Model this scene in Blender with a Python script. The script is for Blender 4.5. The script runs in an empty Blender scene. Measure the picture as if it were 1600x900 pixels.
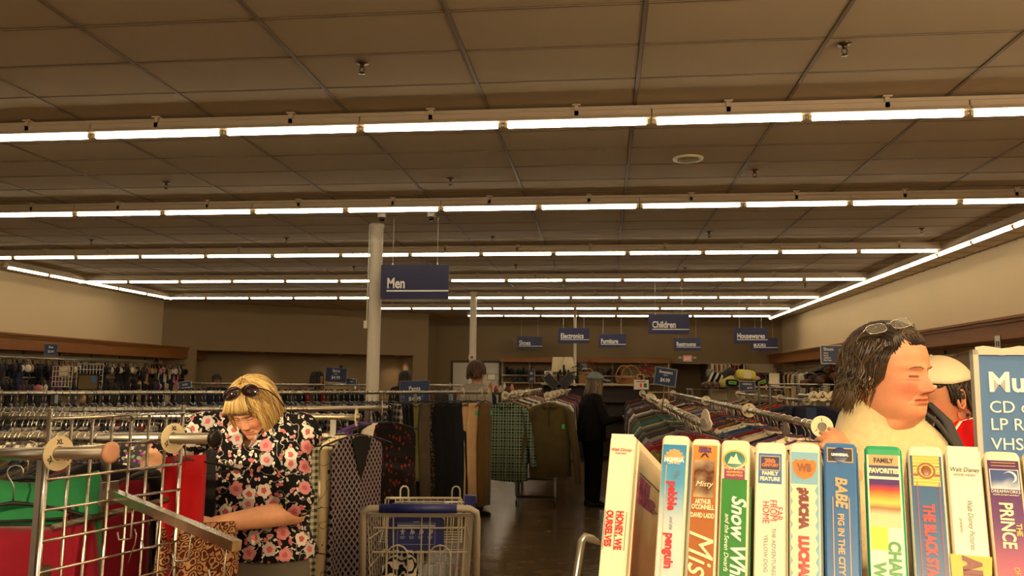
import bpy, bmesh, math, random
import numpy as np
from mathutils import Vector, Matrix
PI = math.pi
rnd = random.Random(11)
scene = bpy.context.scene
COL = scene.collection

# ---------------------------------------------------------------- camera
F_PX = 1253.1
PITCH, YAW, ROLL, CAM_Z = .11465, .1146, .010542, 1.55
def cam_axes():
    cp, sp = math.cos(PITCH), math.sin(PITCH); cy, sy = math.cos(YAW), math.sin(YAW)
    cr, sr = math.cos(ROLL), math.sin(ROLL)
    F = Vector((-sy*cp, cy*cp, sp)); R0 = Vector((cy, sy, 0)); U0 = R0.cross(F)
    return R0*cr + U0*sr, U0*cr - R0*sr, F
CR, CU, CF = cam_axes()
CAM = Vector((0, 0, CAM_Z))
cd = bpy.data.cameras.new('camera'); cam = bpy.data.objects.new('camera', cd); COL.objects.link(cam)
cam.matrix_world = Matrix(((CR.x, CU.x, -CF.x, 0), (CR.y, CU.y, -CF.y, 0), (CR.z, CU.z, -CF.z, CAM_Z), (0, 0, 0, 1)))
cd.sensor_fit = 'HORIZONTAL'; cd.sensor_width = 36.0; cd.lens = 36.0*F_PX/1600; cd.clip_start = .05; cd.clip_end = 200
scene.camera = cam
def W(px, py, Y=None, Z=None, X=None):
    """the point of the shop seen at pixel (px, py) of the 1600x900 photograph, at depth Y (or height Z, or side X)"""
    d = CR*((px-800)/F_PX) - CU*((py-450)/F_PX) + CF
    t = Y/d.y if Y is not None else ((Z-CAM_Z)/d.z if Z is not None else X/d.x)
    return CAM + d*t

# ---------------------------------------------------------------- light and exposure
vs = scene.view_settings
vs.view_transform = 'Standard'; vs.look = 'None'; vs.gamma = 1; vs.exposure = 0.0
vs.use_curve_mapping = False
world = bpy.data.worlds.new('evening_sky'); scene.world = world; world.use_nodes = True
bg = world.node_tree.nodes['Background']; bg.inputs[0].default_value = (.75, .62, .45, 1); bg.inputs[1].default_value = 1.6
SUN_AZ, SUN_EL = math.radians(13), math.radians(15.5)
sl = bpy.data.lights.new('low_sun', 'SUN'); sl.energy = 3.9; sl.color = (1, .76, .42); sl.angle = math.radians(1.2)
so = bpy.data.objects.new('low_sun', sl); COL.objects.link(so)
sdir = Vector((math.sin(SUN_AZ)*math.cos(SUN_EL), math.cos(SUN_AZ)*math.cos(SUN_EL), -math.sin(SUN_EL)))
so.rotation_euler = sdir.to_track_quat('-Z', 'Y').to_euler()
so.location = (-2, -9, 6)
al = bpy.data.lights.new('window_daylight', 'AREA'); al.shape = 'RECTANGLE'; al.size = 9; al.size_y = 1.8; al.energy = 1750; al.spread = math.radians(118); al.color = (1, .90, .72)  # added fill to brighten the front ceiling, stronger than the windows give
ao = bpy.data.objects.new('window_daylight', al); COL.objects.link(ao); ao.location = (3.8, -1.3, 2.2)
ao.rotation_euler = Vector((-.22, .30, .93)).to_track_quat('-Z', 'Y').to_euler()
TUBE_COL, TUBE_POW = (1, .86, .62), 19.5

# ---------------------------------------------------------------- helpers
def srgb(h):
    if isinstance(h, str):
        h = h.lstrip('#'); c = [int(h[i:i+2], 16)/255 for i in (0, 2, 4)]
    else: c = [v/255 for v in h]
    return tuple(v/12.92 if v <= .04045 else ((v+.055)/1.055)**2.4 for v in c)

class NT:
    """small helper to write node trees"""
    def __init__(s, name):
        s.m = bpy.data.materials.new(name); s.m.use_nodes = True; s.t = s.m.node_tree
        s.b = s.t.nodes['Principled BSDF']
    def n(s, typ, **kw):
        nd = s.t.nodes.new(typ)
        for k, v in kw.items(): setattr(nd, k, v)
        return nd
    def l(s, a, b): s.t.links.new(a, b)
    def math(s, op, a, b=None, c=None):
        nd = s.n('ShaderNodeMath', operation=op)
        for i, v in enumerate((a, b, c)):
            if v is None: continue
            if isinstance(v, (int, float)): nd.inputs[i].default_value = v
            else: s.l(v, nd.inputs[i])
        return nd.outputs[0]
    def mix(s, f, a, b):
        nd = s.n('ShaderNodeMix', data_type='RGBA')
        for i, v in ((0, f), (6, a), (7, b)):
            if isinstance(v, (int, float)): nd.inputs[i].default_value = v
            elif isinstance(v, tuple): nd.inputs[i].default_value = v + (1,) if len(v) == 3 else v
            else: s.l(v, nd.inputs[i])
        return nd.outputs[2]
    def coord(s, which='Object'): return s.n('ShaderNodeTexCoord').outputs[which]
    def noise(s, vec, scale, detail=3, rough=.5):
        nd = s.n('ShaderNodeTexNoise'); nd.inputs['Scale'].default_value = scale; nd.inputs['Detail'].default_value = detail
        nd.inputs['Roughness'].default_value = rough
        if vec is not None: s.l(vec, nd.inputs['Vector'])
        return nd.outputs[0]
    def mapv(s, vec, sc=(1, 1, 1), loc=(0, 0, 0), rot=(0, 0, 0)):
        nd = s.n('ShaderNodeMapping'); nd.inputs['Scale'].default_value = sc; nd.inputs['Location'].default_value = loc
        nd.inputs['Rotation'].default_value = rot; s.l(vec, nd.inputs['Vector']); return nd.outputs[0]
    def bump(s, h, st=.3, dist=.01):
        nd = s.n('ShaderNodeBump'); nd.inputs['Strength'].default_value = st; nd.inputs['Distance'].default_value = dist
        s.l(h, nd.inputs['Height']); s.l(nd.outputs[0], s.b.inputs['Normal'])
    def base(s, c):
        if isinstance(c, tuple): s.b.inputs['Base Color'].default_value = c + (1,)
        else: s.l(c, s.b.inputs['Base Color'])

def mat(name, col, rough=.6, metal=0, var=.12, nscale=8, spec=.5, bump=0, bscale=60, coat=0, sss=0, sheen=0):
    t = NT(name); c = srgb(col)
    if var:
        nz = t.noise(t.coord(), nscale)
        t.base(t.mix(nz, tuple(v*(1-var) for v in c), tuple(min(1, v*(1+var)) for v in c)))
    else: t.base(c)
    t.b.inputs['Roughness'].default_value = rough; t.b.inputs['Metallic'].default_value = metal
    t.b.inputs['Specular IOR Level'].default_value = spec
    if coat: t.b.inputs['Coat Weight'].default_value = coat; t.b.inputs['Coat Roughness'].default_value = .12
    if sheen: t.b.inputs['Sheen Weight'].default_value = sheen
    if sss:
        t.b.inputs['Subsurface Weight'].default_value = sss; t.b.inputs['Subsurface Radius'].default_value = (.012, .005, .003); t.b.inputs['Subsurface Scale'].default_value = .5
    if bump: t.bump(t.noise(t.coord(), bscale, 4), bump, .004)
    return t.m

def emat(name, col, power):
    t = NT(name); t.base((.8, .8, .8)); t.b.inputs['Emission Color'].default_value = tuple(col)+(1,); t.b.inputs['Emission Strength'].default_value = power
    return t.m

class MB:
    """collects shapes into one mesh"""
    def __init__(s): s.v = []; s.f = []; s.mi = []; s.cur = 0
    def slot(s, i): s.cur = i; return s
    def add(s, vs, fs, M=None):
        o = len(s.v)
        if M is not None: vs = [M @ Vector(p) for p in vs]
        s.v += [tuple(p) for p in vs]
        for f in fs: s.f.append(tuple(i+o for i in f)); s.mi.append(s.cur)
        return s
    def box(s, c, d, M=None, taper=1.0):
        x, y, z = d[0]/2, d[1]/2, d[2]/2
        vs = []
        for sz in (-1, 1):
            k = taper if sz > 0 else 1
            for sx, sy in ((-1, -1), (1, -1), (1, 1), (-1, 1)): vs.append((c[0]+sx*x*k, c[1]+sy*y*k, c[2]+sz*z))
        return s.add(vs, [(3, 2, 1, 0), (4, 5, 6, 7), (0, 1, 5, 4), (1, 2, 6, 5), (2, 3, 7, 6), (3, 0, 4, 7)], M)
    def bbox(s, c, d, b, M=None):
        """box with chamfered vertical edges and top"""
        x, y, z = d[0]/2, d[1]/2, d[2]/2
        def ring(k, zz): return [(c[0]+px, c[1]+py, c[2]+zz) for px, py in ((-x+k+b, -y+k), (x-k-b, -y+k), (x-k, -y+k+b), (x-k, y-k-b), (x-k-b, y-k), (-x+k+b, y-k), (-x+k, y-k-b), (-x+k, -y+k+b))]
        return s.loft([ring(b, -z), ring(0, -z+b), ring(0, z-b), ring(b, z)], True, M=M)
    def loft(s, rings, caps=False, closed=True, M=None):
        n = len(rings[0]); vs = [p for r in rings for p in r]; fs = []
        for a in range(len(rings)-1):
            for i in range(n if closed else n-1):
                j = (i+1) % n
                fs.append((a*n+i, a*n+j, (a+1)*n+j, (a+1)*n+i))
        if caps: fs.append(tuple(range(n-1, -1, -1))); k = (len(rings)-1)*n; fs.append(tuple(range(k, k+n)))
        return s.add(vs, fs, M)
    def tube(s, pts, r, n=8, caps=True, closed=False, M=None, flat=None):
        pts = [Vector(p) for p in pts]; m = len(pts)
        rs = r if isinstance(r, (list, tuple)) else [r]*m
        rings = []; prev = None
        for i, p in enumerate(pts):
            a = pts[i-1] if (i > 0 or closed) else p
            b = pts[(i+1) % m] if (i < m-1 or closed) else p
            t = (b-a).normalized() if (b-a).length > 1e-9 else Vector((0, 0, 1))
            if prev is None:
                up = Vector((0, 0, 1)) if abs(t.z) < .9 else Vector((1, 0, 0))
                nx = t.cross(up).normalized()
            else:
                nx = prev - t*prev.dot(t)
                nx = nx.normalized() if nx.length > 1e-6 else t.orthogonal().normalized()
            prev = nx; ny = t.cross(nx)
            fl = flat if flat else 1
            rings.append([p + nx*math.cos(2*PI*k/n)*rs[i] + ny*math.sin(2*PI*k/n)*rs[i]*fl for k in range(n)])
        if closed: rings.append(rings[0]); return s.loft(rings, False, M=M)
        return s.loft(rings, caps, M=M)
    def cyl(s, a, b, r, r2=None, n=12, M=None): return s.tube([a, b], [r, r if r2 is None else r2], n, M=M)
    def lathe(s, prof, n=16, M=None, caps=True):
        return s.loft([[(r*math.cos(2*PI*k/n), r*math.sin(2*PI*k/n), z) for k in range(n)] for r, z in prof], caps, M=M)
    def ball(s, c, r, n=12, m=8, M=None):
        rr = r if isinstance(r, (tuple, list)) else (r, r, r)
        rings = []
        for i in range(m+1):
            th = PI*min(max(i/m, .02), .98)
            rings.append([(c[0]+rr[0]*math.sin(th)*math.cos(2*PI*k/n), c[1]+rr[1]*math.sin(th)*math.sin(2*PI*k/n), c[2]-rr[2]*math.cos(th)) for k in range(n)])
        return s.loft(rings, True, M=M)
    def prism(s, pts, d, M=None, z0=0):
        """outline in local x,z thickened along local y (front at y=z0, back at z0+d)"""
        n = len(pts)
        vs = [(p[0], z0, p[1]) for p in pts] + [(p[0], z0+d, p[1]) for p in pts]
        fs = [tuple(range(n)), tuple(range(2*n-1, n-1, -1))] + [(i, i+n, (i+1) % n+n, (i+1) % n) for i in range(n)]
        return s.add(vs, fs, M)
    def sheet(s, fn, nu, nv, M=None):
        vs = [fn(i/nu, j/nv) for j in range(nv+1) for i in range(nu+1)]
        fs = [(j*(nu+1)+i, j*(nu+1)+i+1, (j+1)*(nu+1)+i+1, (j+1)*(nu+1)+i) for j in range(nv) for i in range(nu)]
        return s.add(vs, fs, M)
    def mesh(s, name, mats, smooth=False):
        me = bpy.data.meshes.new(name); me.from_pydata(s.v, [], s.f)
        for m in (mats if isinstance(mats, (list, tuple)) else [mats]): me.materials.append(m)
        me.polygons.foreach_set('material_index', s.mi)
        if smooth: me.polygons.foreach_set('use_smooth', [True]*len(s.f))
        me.update(); return me
    def build(s, name, mats, parent=None, smooth=False, loc=None, label=None):
        return link(name, s.mesh(name, mats, smooth), parent, loc, label)

def link(name, me, parent=None, loc=None, label=None):
    o = bpy.data.objects.new(name, me); COL.objects.link(o)
    if parent is not None:
        o.parent = parent
    if loc is not None: o.location = loc
    if label: o['label'] = label
    return o
def tag(o, label, cat, group=None, kind=None):
    o['label'] = label; o['category'] = cat
    if group: o['group'] = group
    if kind: o['kind'] = kind
    return o
def thing(name, label, cat, loc=(0, 0, 0), rz=0, group=None):
    o = bpy.data.objects.new(name, None); COL.objects.link(o); o.location = loc; o.rotation_euler = (0, 0, rz)
    o.empty_display_size = .1
    return tag(o, label, cat, group)
def struct(o): o['kind'] = 'structure'; return o
def frame(o, x, up):
    """matrix: local x -> x, local z -> up (orthogonalised), local y -> away from the viewer"""
    x = Vector(x).normalized(); up = Vector(up); up = (up - x*up.dot(x)).normalized(); y = up.cross(x)
    return Matrix(((x.x, y.x, up.x, o[0]), (x.y, y.y, up.y, o[1]), (x.z, y.z, up.z, o[2]), (0, 0, 0, 1)))
def rotz(a): return Matrix.Rotation(a, 4, 'Z')
def T(x, y, z): return Matrix.Translation((x, y, z))

_dg = None
def text_mesh(txt, size, m, sx=1.0, bold=0, shear=0, align='CENTER', extrude=.0006, spacing=1.0):
    """flat lettering in local x,z facing local -y, centred on the baseline middle"""
    cu = bpy.data.curves.new('lettering', 'FONT'); cu.body = txt; cu.size = size; cu.align_x = align; cu.offset = bold; cu.shear = shear
    cu.extrude = extrude; cu.resolution_u = 3; cu.space_character = spacing
    o = bpy.data.objects.new('lettering_tmp', cu); COL.objects.link(o)
    dg = bpy.context.evaluated_depsgraph_get(); dg.update()
    me = bpy.data.meshes.new_from_object(o.evaluated_get(dg)); bpy.data.objects.remove(o); bpy.data.curves.remove(cu)
    me.transform(Matrix(((sx, 0, 0, 0), (0, 0, -1, 0), (0, 1, 0, 0), (0, 0, 0, 1))))
    me.materials.clear(); me.materials.append(m); me.name = 'lettering'
    return me
def lettering(txt, size, m, parent, at, rot=None, name='lettering', **kw):
    """text placed in the parent's local frame; rot turns it in the plane of the sign (about local y)"""
    o = link(name, text_mesh(txt, size, m, **kw), parent)
    M = T(*at)
    if rot: M = M @ Matrix.Rotation(rot, 4, 'Y')
    o.matrix_local = M
    return o

# ---------------------------------------------------------------- shared materials
M_CHROME = mat('chrome', (205, 200, 190), .16, 1, var=0)
M_STEEL = mat('brushed_steel', (150, 145, 138), .3, 1, var=.1, nscale=30)
M_BLACKPL = mat('black_plastic', (22, 20, 19), .35, var=.1)
M_WHITE = mat('white_enamel', (225, 215, 195), .45, var=.04)
M_SIGN = mat('navy_sign_print', (28, 28, 74), .5, var=.05)
M_SIGNW = mat('white_sign_print', (235, 232, 225), .5, var=0)
M_CREAM = mat('cream_plastic', (226, 212, 176), .42, var=.05)
M_DARKTXT = mat('dark_print', (40, 36, 34), .6, var=0)
M_WOOD = mat('oak_trim', (150, 92, 38), .42, var=.25, nscale=3)
def wood_mat(name, a, b, rough=.6):
    t = NT(name); v = t.mapv(t.coord(), (1.2, 1.2, 14)); nz = t.noise(v, 2.2, 5, .6)
    t.base(t.mix(nz, srgb(a), srgb(b))); t.b.inputs['Roughness'].default_value = rough; return t.m
M_WOOD = wood_mat('oak_trim', (120, 72, 28), (160, 102, 44))
# ---------------------------------------------------------------- the shop: shell
CEIL, WL, WR, WB, WF = 3.813, -13.1, 6.42, 30.0, -2.2
GX0, GY0, FT2, FT4 = .2586, 4.66, .6096, 1.2192
M_TILE = mat('ceiling_tile', (178, 158, 122), .9, var=.07, nscale=1.2, bump=.15, bscale=120)
M_TBAR = mat('ceiling_grid', (120, 98, 70), .6, var=.05)
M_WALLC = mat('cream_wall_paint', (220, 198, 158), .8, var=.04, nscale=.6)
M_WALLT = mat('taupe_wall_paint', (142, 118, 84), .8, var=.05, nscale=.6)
M_FLOOR = NT('polished_concrete')
def _floor():
    t = M_FLOOR; c = t.coord(); n1 = t.noise(c, .7, 5, .6); n2 = t.noise(c, 6, 5, .6)
    k = t.math('MULTIPLY', n1, n2); k = t.math('MULTIPLY', k, 2.2)
    t.base(t.mix(k, srgb((78, 62, 44)), srgb((138, 112, 80)))); t.b.inputs['Roughness'].default_value = .22
    r = t.math('MULTIPLY_ADD', n2, .22, .12); t.l(r, t.b.inputs['Roughness'])
_floor(); M_FLOOR = M_FLOOR.m

struct(MB().box(((WL+WR)/2, (WB+WF)/2, -.1), (WR-WL+.6, WB-WF+.6, .2)).build('floor', M_FLOOR))
ceil = struct(MB().box(((WL+WR)/2, (WB+WF)/2, CEIL+.2), (WR-WL+.6, WB-WF+.6, .2)).build('ceiling', M_TILE))
# tiles: the biggest in view are objects of their own
tile_me = MB().loft([[(sx*(FT4/2-.013-k), sy*(FT2/2-.013-k), z) for sx, sy in ((-1, -1), (1, -1), (1, 1), (-1, 1))] for k, z in ((.004, 0), (0, .005), (0, .02))], True).mesh('ceiling_tile', M_TILE)
cells = []
for i in range(-11, 6):
    for j in range(-12, 42):
        x = GX0 + FT4*(i+.5); y = GY0 + FT2*(j+.5)
        if x-FT4/2 < WL-.3 or x+FT4/2 > WR+.5 or y < WF or y > WB: continue
        v = Vector((x, y, CEIL)) - CAM; d = v.dot(CF)
        vis = d > .5 and abs(v.dot(CR)/d*F_PX) < 900 and -520 < v.dot(CU)/d*F_PX < 520
        cells.append((0 if vis else 1, v.length, x, y))
cells.sort()
rest = MB()
for k, (vis, d, x, y) in enumerate(cells):
    if k < 300 and not vis:
        link('ceiling_tile', tile_me, ceil, (x, y, CEIL+.004))
    else: rest.box((x, y, CEIL+.012), (FT4-.026, FT2-.026, .016))
rest.build('far_ceiling_tiles', M_TILE, ceil)['kind'] = 'stuff'
run_me = MB().box((0, 0, 0), (.026, WB-WF, .016)).mesh('ceiling_runner', M_TBAR)
for i in range(-11, 7):
    x = GX0+FT4*i
    if WL < x < WR: link('ceiling_runner', run_me, ceil, (x, (WB+WF)/2, CEIL+.004))
tee_me = MB().box((0, 0, 0), (WR-WL, .014, .012)).mesh('cross_tee', M_TBAR)
for j in range(-11, 42):
    y = GY0+FT2*j
    if WF < y < WB: link('cross_tee', tee_me, ceil, ((WL+WR)/2, y, CEIL+.006))

# walls
H = CEIL+.1
struct(MB().box((WR+.1, (WB+WF)/2, H/2), (.2, WB-WF+.4, H)).build('wall_right', M_WALLC))
struct(MB().box((WL-.1, (22.6+WF)/2, H/2), (.2, 22.6-WF+.4, H)).build('wall_left', M_WALLC))
wb = MB().box(((-5.9-.6+1.5)/2-1.9+1.9, WB+.1, H/2), (0, 0, 0))
wb = MB()
# back wall with a dark doorway (x 2.95..4.05)
DX0, DX1, DH = 2.44, 3.76, 2.22
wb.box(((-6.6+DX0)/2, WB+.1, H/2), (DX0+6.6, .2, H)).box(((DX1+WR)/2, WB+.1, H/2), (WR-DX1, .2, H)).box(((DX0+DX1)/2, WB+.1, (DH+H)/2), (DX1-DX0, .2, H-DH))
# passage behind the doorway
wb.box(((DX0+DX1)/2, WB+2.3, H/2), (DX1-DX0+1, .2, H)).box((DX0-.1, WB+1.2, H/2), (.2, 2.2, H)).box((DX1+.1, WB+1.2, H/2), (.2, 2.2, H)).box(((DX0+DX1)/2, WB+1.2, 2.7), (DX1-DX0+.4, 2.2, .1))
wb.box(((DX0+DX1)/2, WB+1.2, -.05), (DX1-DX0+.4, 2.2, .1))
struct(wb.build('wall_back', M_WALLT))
dt = MB()
dt.box((DX0-.04, WB-.012, DH/2), (.08, .04, DH)).box((DX1+.04, WB-.012, DH/2), (.08, .04, DH)).box(((DX0+DX1)/2, WB-.012, DH+.04), (DX1-DX0+.16, .04, .08))
struct(dt.build('trim_3', M_WALLT))
# angled soffit wall at the back left, recess with downlights below it
A = Vector((WL, 22.6, 0)); B = Vector((-6.05, 27.35, 0)); dAB = (B-A).normalized(); nAB = Vector((-dAB.y, dAB.x, 0))
def slab(mb, a, b, z0, z1, th):
    d = (b-a).normalized(); n = Vector((-d.y, d.x, 0))*th
    mb.add([(p.x, p.y, z) for z in (z0, z1) for p in (a, b, b+n, a+n)], [(3, 2, 1, 0), (4, 5, 6, 7), (0, 1, 5, 4), (1, 2, 6, 5), (2, 3, 7, 6), (3, 0, 4, 7)])
SOF = 2.36
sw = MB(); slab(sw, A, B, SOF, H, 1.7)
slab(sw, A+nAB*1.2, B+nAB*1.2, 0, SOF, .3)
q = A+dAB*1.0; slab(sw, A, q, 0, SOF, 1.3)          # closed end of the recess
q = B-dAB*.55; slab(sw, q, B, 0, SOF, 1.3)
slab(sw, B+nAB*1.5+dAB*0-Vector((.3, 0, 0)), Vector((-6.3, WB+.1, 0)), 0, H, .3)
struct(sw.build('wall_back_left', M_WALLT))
for k, f in enumerate((.36, .66, .9)):
    p = A+(B-A)*f+nAB*.75
    dl = thing('recessed_downlight', ['left', 'middle', 'right'][k]+'most round downlight hidden under the angled soffit at the back left', 'light', (p.x, p.y, SOF-.002))
    MB().lathe([(.075, 0), (.085, -.006), (.07, -.012), (.06, -.002)], 20).build('trim_ring', M_WHITE, dl, True)
    MB().lathe([(.06, -.004), (.0, -.005)], 16, caps=False).build('lamp', emat('downlight_lamp', (1, .72, .4), 6), dl)
    L = bpy.data.lights.new('downlight_beam', 'SPOT'); L.energy = 26; L.color = (1, .75, .45); L.spot_size = 1.9; L.spot_blend = .8; L.shadow_soft_size = .05
    lo = bpy.data.objects.new('downlight_beam', L); COL.objects.link(lo); lo.parent = dl; lo.location = (0, 0, -.02)

# oak cornices over the wall fixtures
def cornice(name, x0, x1, y0, y1, z0, z1, lip):
    mb = MB(); mb.box(((x0+x1)/2, (y0+y1)/2, (z0+z1)/2), (x1-x0, y1-y0, z1-z0))
    for dz, e in ((z1+.02, lip), (z1-.03, lip*.5)):
        mb.box(((x0+x1)/2, (y0+y1)/2, dz), (x1-x0+2*e, y1-y0+2*e, .04))
    return struct(mb.build(name, M_WOOD))
cornice("trim_1", WL, WL+.62, 4, 24.2, 2.09, 2.40, .05)
cornice('trim_2', WR-.62, WR, 4, 29.3, 2.22, 2.50, .05)
bl = MB().box((WR-.006, 14, .08), (.012, 28, .16)).build('baseboard_right', M_WOOD); struct(bl)
struct(MB().box((WL+.006, 10, .08), (.012, 24, .16)).build('baseboard_left', M_WOOD))

# shop front behind the camera: piers, sills and headers round the window openings
OPEN = [(-4.15, -2.2, 2.62, 3.15), (-2.78, -2.30, 1.9, 2.56), (-.86, .45, .4, 3.15), (2.4, 6.0, .3, 2.98), (-10.0, -5.2, .3, 2.98)]  # unseen openings, placed to aim sun patches and bounce light off the floor
def pierced(name, x0, x1, y, th, zt, holes, m):
    xs = sorted({x0, x1} | {h[k] for h in holes for k in (0, 1)}); zs = sorted({0, zt} | {h[k] for h in holes for k in (2, 3)})
    mb = MB()
    for a, b in zip(xs, xs[1:]):
        for c, d in zip(zs, zs[1:]):
            cx, cz = (a+b)/2, (c+d)/2
            if any(h[0] < cx < h[1] and h[2] < cz < h[3] for h in holes): continue
            mb.box((cx, y, cz), (b-a, th, d-c))
    return struct(mb.build(name, m))
pierced('wall_front', WL-.2, WR+.2, WF-.1, .2, H, OPEN, M_WALLT)
M_GLASSW = NT('window_glass'); M_GLASSW.b.inputs['Transmission Weight'].default_value = 0; M_GLASSW.b.inputs['Alpha'].default_value = .06
M_GLASSW.b.inputs['Roughness'].default_value = .05; M_GLASSW.base((.9, .9, .9)); M_GLASSW = M_GLASSW.m
for k, (a, b, c, d) in enumerate(OPEN):
    w = MB()
    for xx in (a+.02, b-.02): w.box((xx, WF-.1, (c+d)/2), (.04, .08, d-c))
    for zz in (c+.02, d-.02): w.box(((a+b)/2, WF-.1, zz), (b-a, .08, .04))
    wo = struct(w.build('window_%d' % (k+1), M_STEEL))
    MB().box(((a+b)/2, WF-.1, (c+d)/2), (b-a-.06, .006, d-c-.06)).build('pane', M_GLASSW, wo)

# columns
for (px, Y, r, ztop, lab) in ((585, 11.3, .092, CEIL, 'thick white round column beside the Men sign'), (739.5, 20.3, .088, CEIL, 'middle white round column behind the boy with brown hair'), (898.5, 26.0, .05, CEIL, 'thin white pole crossing the Electronics sign')):
    p = W(px, 500, Y=Y)
    c = thing('column', lab, 'column', (p.x, p.y, 0))
    MB().lathe([(r+.03, .001), (r+.03, .03), (r, .05), (r, CEIL-.06), (r+.012, CEIL-.05), (r+.012, CEIL-.004)], 24).build('shaft', M_WHITE, c, True)
    if r > .09:
        MB().box((-r-.025, -.03, 2.33), (.05, .05, .11)).build('junction_box', M_WHITE, c)
        MB().cyl((-r-.012, -.03, 2.38), (-r-.012, -.03, CEIL-.01), .009).build('conduit', M_WHITE, c)
    elif r > .08:
        e = MB().box((0, -r-.03, 2.12), (.16, .05, .12)).build('alarm_box', M_WHITE, c)
        MB().box((0, -r-.058, 2.12), (.07, .006, .06)).build('strobe', mat('strobe_red', (190, 60, 45), .4), e)

# ---------------------------------------------------------------- strip lights
M_HOUS = mat('light_housing', (196, 176, 146), .5, var=.05)
M_TUBE = emat('fluorescent_tube', TUBE_COL, TUBE_POW)
M_HOLD = mat('lamp_holder', (190, 170, 130), .5)
LAMP_Z = CEIL-.165
hous_me = MB().box((0, 0, .080), (2*FT4-.01, .07, .05)).loft([[(sx*(FT4-.004), y, z) for y, z in ((-.072, .024), (.072, .024), (.05, .058), (-.05, .058))] for sx in (-1, 1)], True).loft([[(x, y, z) for x, y, z in ((sx*(FT4-.004), -.034, .048), (sx*(FT4-.004), .034, .048), (sx*(FT4-.004), .012, .03), (sx*(FT4-.004), -.012, .03))] for sx in (-1, 1)], True).mesh('housing', M_HOUS)
tube_me = MB().cyl((-FT4/2+.045, 0, 0), (FT4/2-.045, 0, 0), .019, n=10).mesh('tube', M_TUBE, True)
hold_me = MB().box((0, 0, .015), (.022, .03, .06)).mesh('lamp_holder', M_HOLD)
clip_me = MB().box((0, -.02, .05), (.035, .03, .125)).box((0, 0, .113), (.07, .10, .012)).mesh('hanger_clip', M_HOUS)
rail_me = MB().box((0, 0, .127), (2*FT4, .04, .03)).mesh('ceiling_channel', M_HOUS)
ORD = ['first', 'second', 'third', 'fourth', 'fifth', 'sixth', 'seventh', 'eighth', 'ninth', 'tenth', 'eleventh', 'twelfth', 'thirteenth', 'fourteenth', 'fifteenth', 'sixteenth']
def strip(loc, rz, lab, grp, ntube=2, off=0):
    s = thing('strip_light', lab, 'light', loc, rz, grp)
    for nm, me in (('housing', hous_me), ('ceiling_channel', rail_me)):
        h = link(nm, me, s)
        if ntube != 2: h.scale.x = .5; h.location.x = ntube*FT4/2
    for k in (-1, 1):
        if ntube == 2 or k == ntube:
            link('tube', tube_me, s, (k*FT4/2, 0, 0))
            for e in (-1, 1): link('lamp_holder', hold_me, s, (k*FT4/2+e*(FT4/2-.025), 0, 0))
        if ntube == 2 or k == ntube: link('hanger_clip', clip_me, s, (k*FT4/2+off, 0, .04))
    return s
ROWS = [(-.2, -8, 6.4), (3.1, -8, 6.4), (6.42, -7, 6.4), (9.62, -11.6, 6.4), (13.2, -11.6, 5.35), (16.75, -11.7, 5.35), (20.3, -11.7, 5.35), (23.4, -7.75, 5.35), (26.05, -5.4, 5.35)]
GAP0 = W(1018, 190, Y=6.42).x
for ri, (y, xa, xb) in enumerate(ROWS):
    xs = []; x = GAP0 - 2*FT4*8
    if ri == 3: x = W(842, 325, Y=9.62).x - 2*FT4*8 + FT4
    while x < xb:
        if x > xa-.3 and x+FT4 < xb: xs.append(x)
        x += 2*FT4
    for k, x in enumerate(xs):
        half = 2 if x+2*FT4 < xb+.05 else -1
        strip((x+FT4, y, LAMP_Z), 0, 'twin tube strip light in the %s, %s from the left' % (['row nearest the windows', 'row overhead'][ri] if ri < 2 else ORD[ri-2]+' ceiling row from the front', ORD[k]), 'strip lights in the ceiling rows', half)
yy = 27.0; k = 0
ys = []
while yy > 11: ys.append(yy); yy -= 2*FT4
for k, y in enumerate(reversed(ys)):
    strip((WR-1.02, y-FT4, LAMP_Z-.01), PI/2, 'strip light of the run along the right wall, %s from the front' % ORD[k], 'strip lights along the right wall')
ys = [20.4-2*FT4*i for i in range(3)]
for k, y in enumerate(ys):
    strip((WL+1.5, y-FT4, LAMP_Z-.01), PI/2, 'strip light of the run along the left wall, %s from the back corner' % ORD[k], 'strip lights along the left wall', 2 if k < 2 else 1)

# ceiling fittings
M_BRASS = mat('aged_brass', (88, 66, 40), .4, .8)
spr = MB().lathe([(.045, 0), (.05, -.006), (.02, -.012), (.014, -.016)], 16).build('escutcheon', M_BRASS, None, True); spr_me = spr.data; bpy.data.objects.remove(spr)
spb_me = MB().lathe([(.016, -.012), (.018, -.03), (.010, -.034), (.010, -.04)], 10).tube([(-.01, 0, -.035), (-.02, 0, -.055), (-.006, 0, -.075), (.006, 0, -.075), (.02, 0, -.055), (.01, 0, -.035)], .004, 5).lathe([(.006, -.07), (.024, -.08), (.024, -.084)], 12).mesh('sprinkler_body', M_BRASS, True)
for n, (x, y) in enumerate([(566, 97), (1319, 67), (260, 284), (704, 278), (1179, 265), (1440, 356), (1108, 362), (770, 369), (448, 371), (143, 374), (1070, 418), (806, 413), (553, 416), (418, 452), (1258, 443)]):
    p = W(x, y, Z=CEIL)
    s = thing('sprinkler_head', 'brass sprinkler head on the ceiling, '+['large one at upper left', 'large one at upper right', 'left one between the first and second lamp rows', 'middle one between the first and second lamp rows', 'small one right of the round speaker', 'rightmost between the second and third rows', 'second from right between the second and third lamp rows', 'one above the Men sign between second and third rows', 'one left of the thick white column', 'leftmost between the second and third lamp rows', 'right one between the third and fourth rows', 'middle one between the third and fourth rows', 'left one between the third and fourth rows', 'left one between the fourth and fifth rows', 'right one between the fourth and fifth rows'][n], 'sprinkler', (p.x, p.y, CEIL-.004), 0, 'ceiling sprinklers')
    link('escutcheon', spr_me, s); link('sprinkler_body', spb_me, s)
p = W(1075, 247, Z=CEIL)
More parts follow.
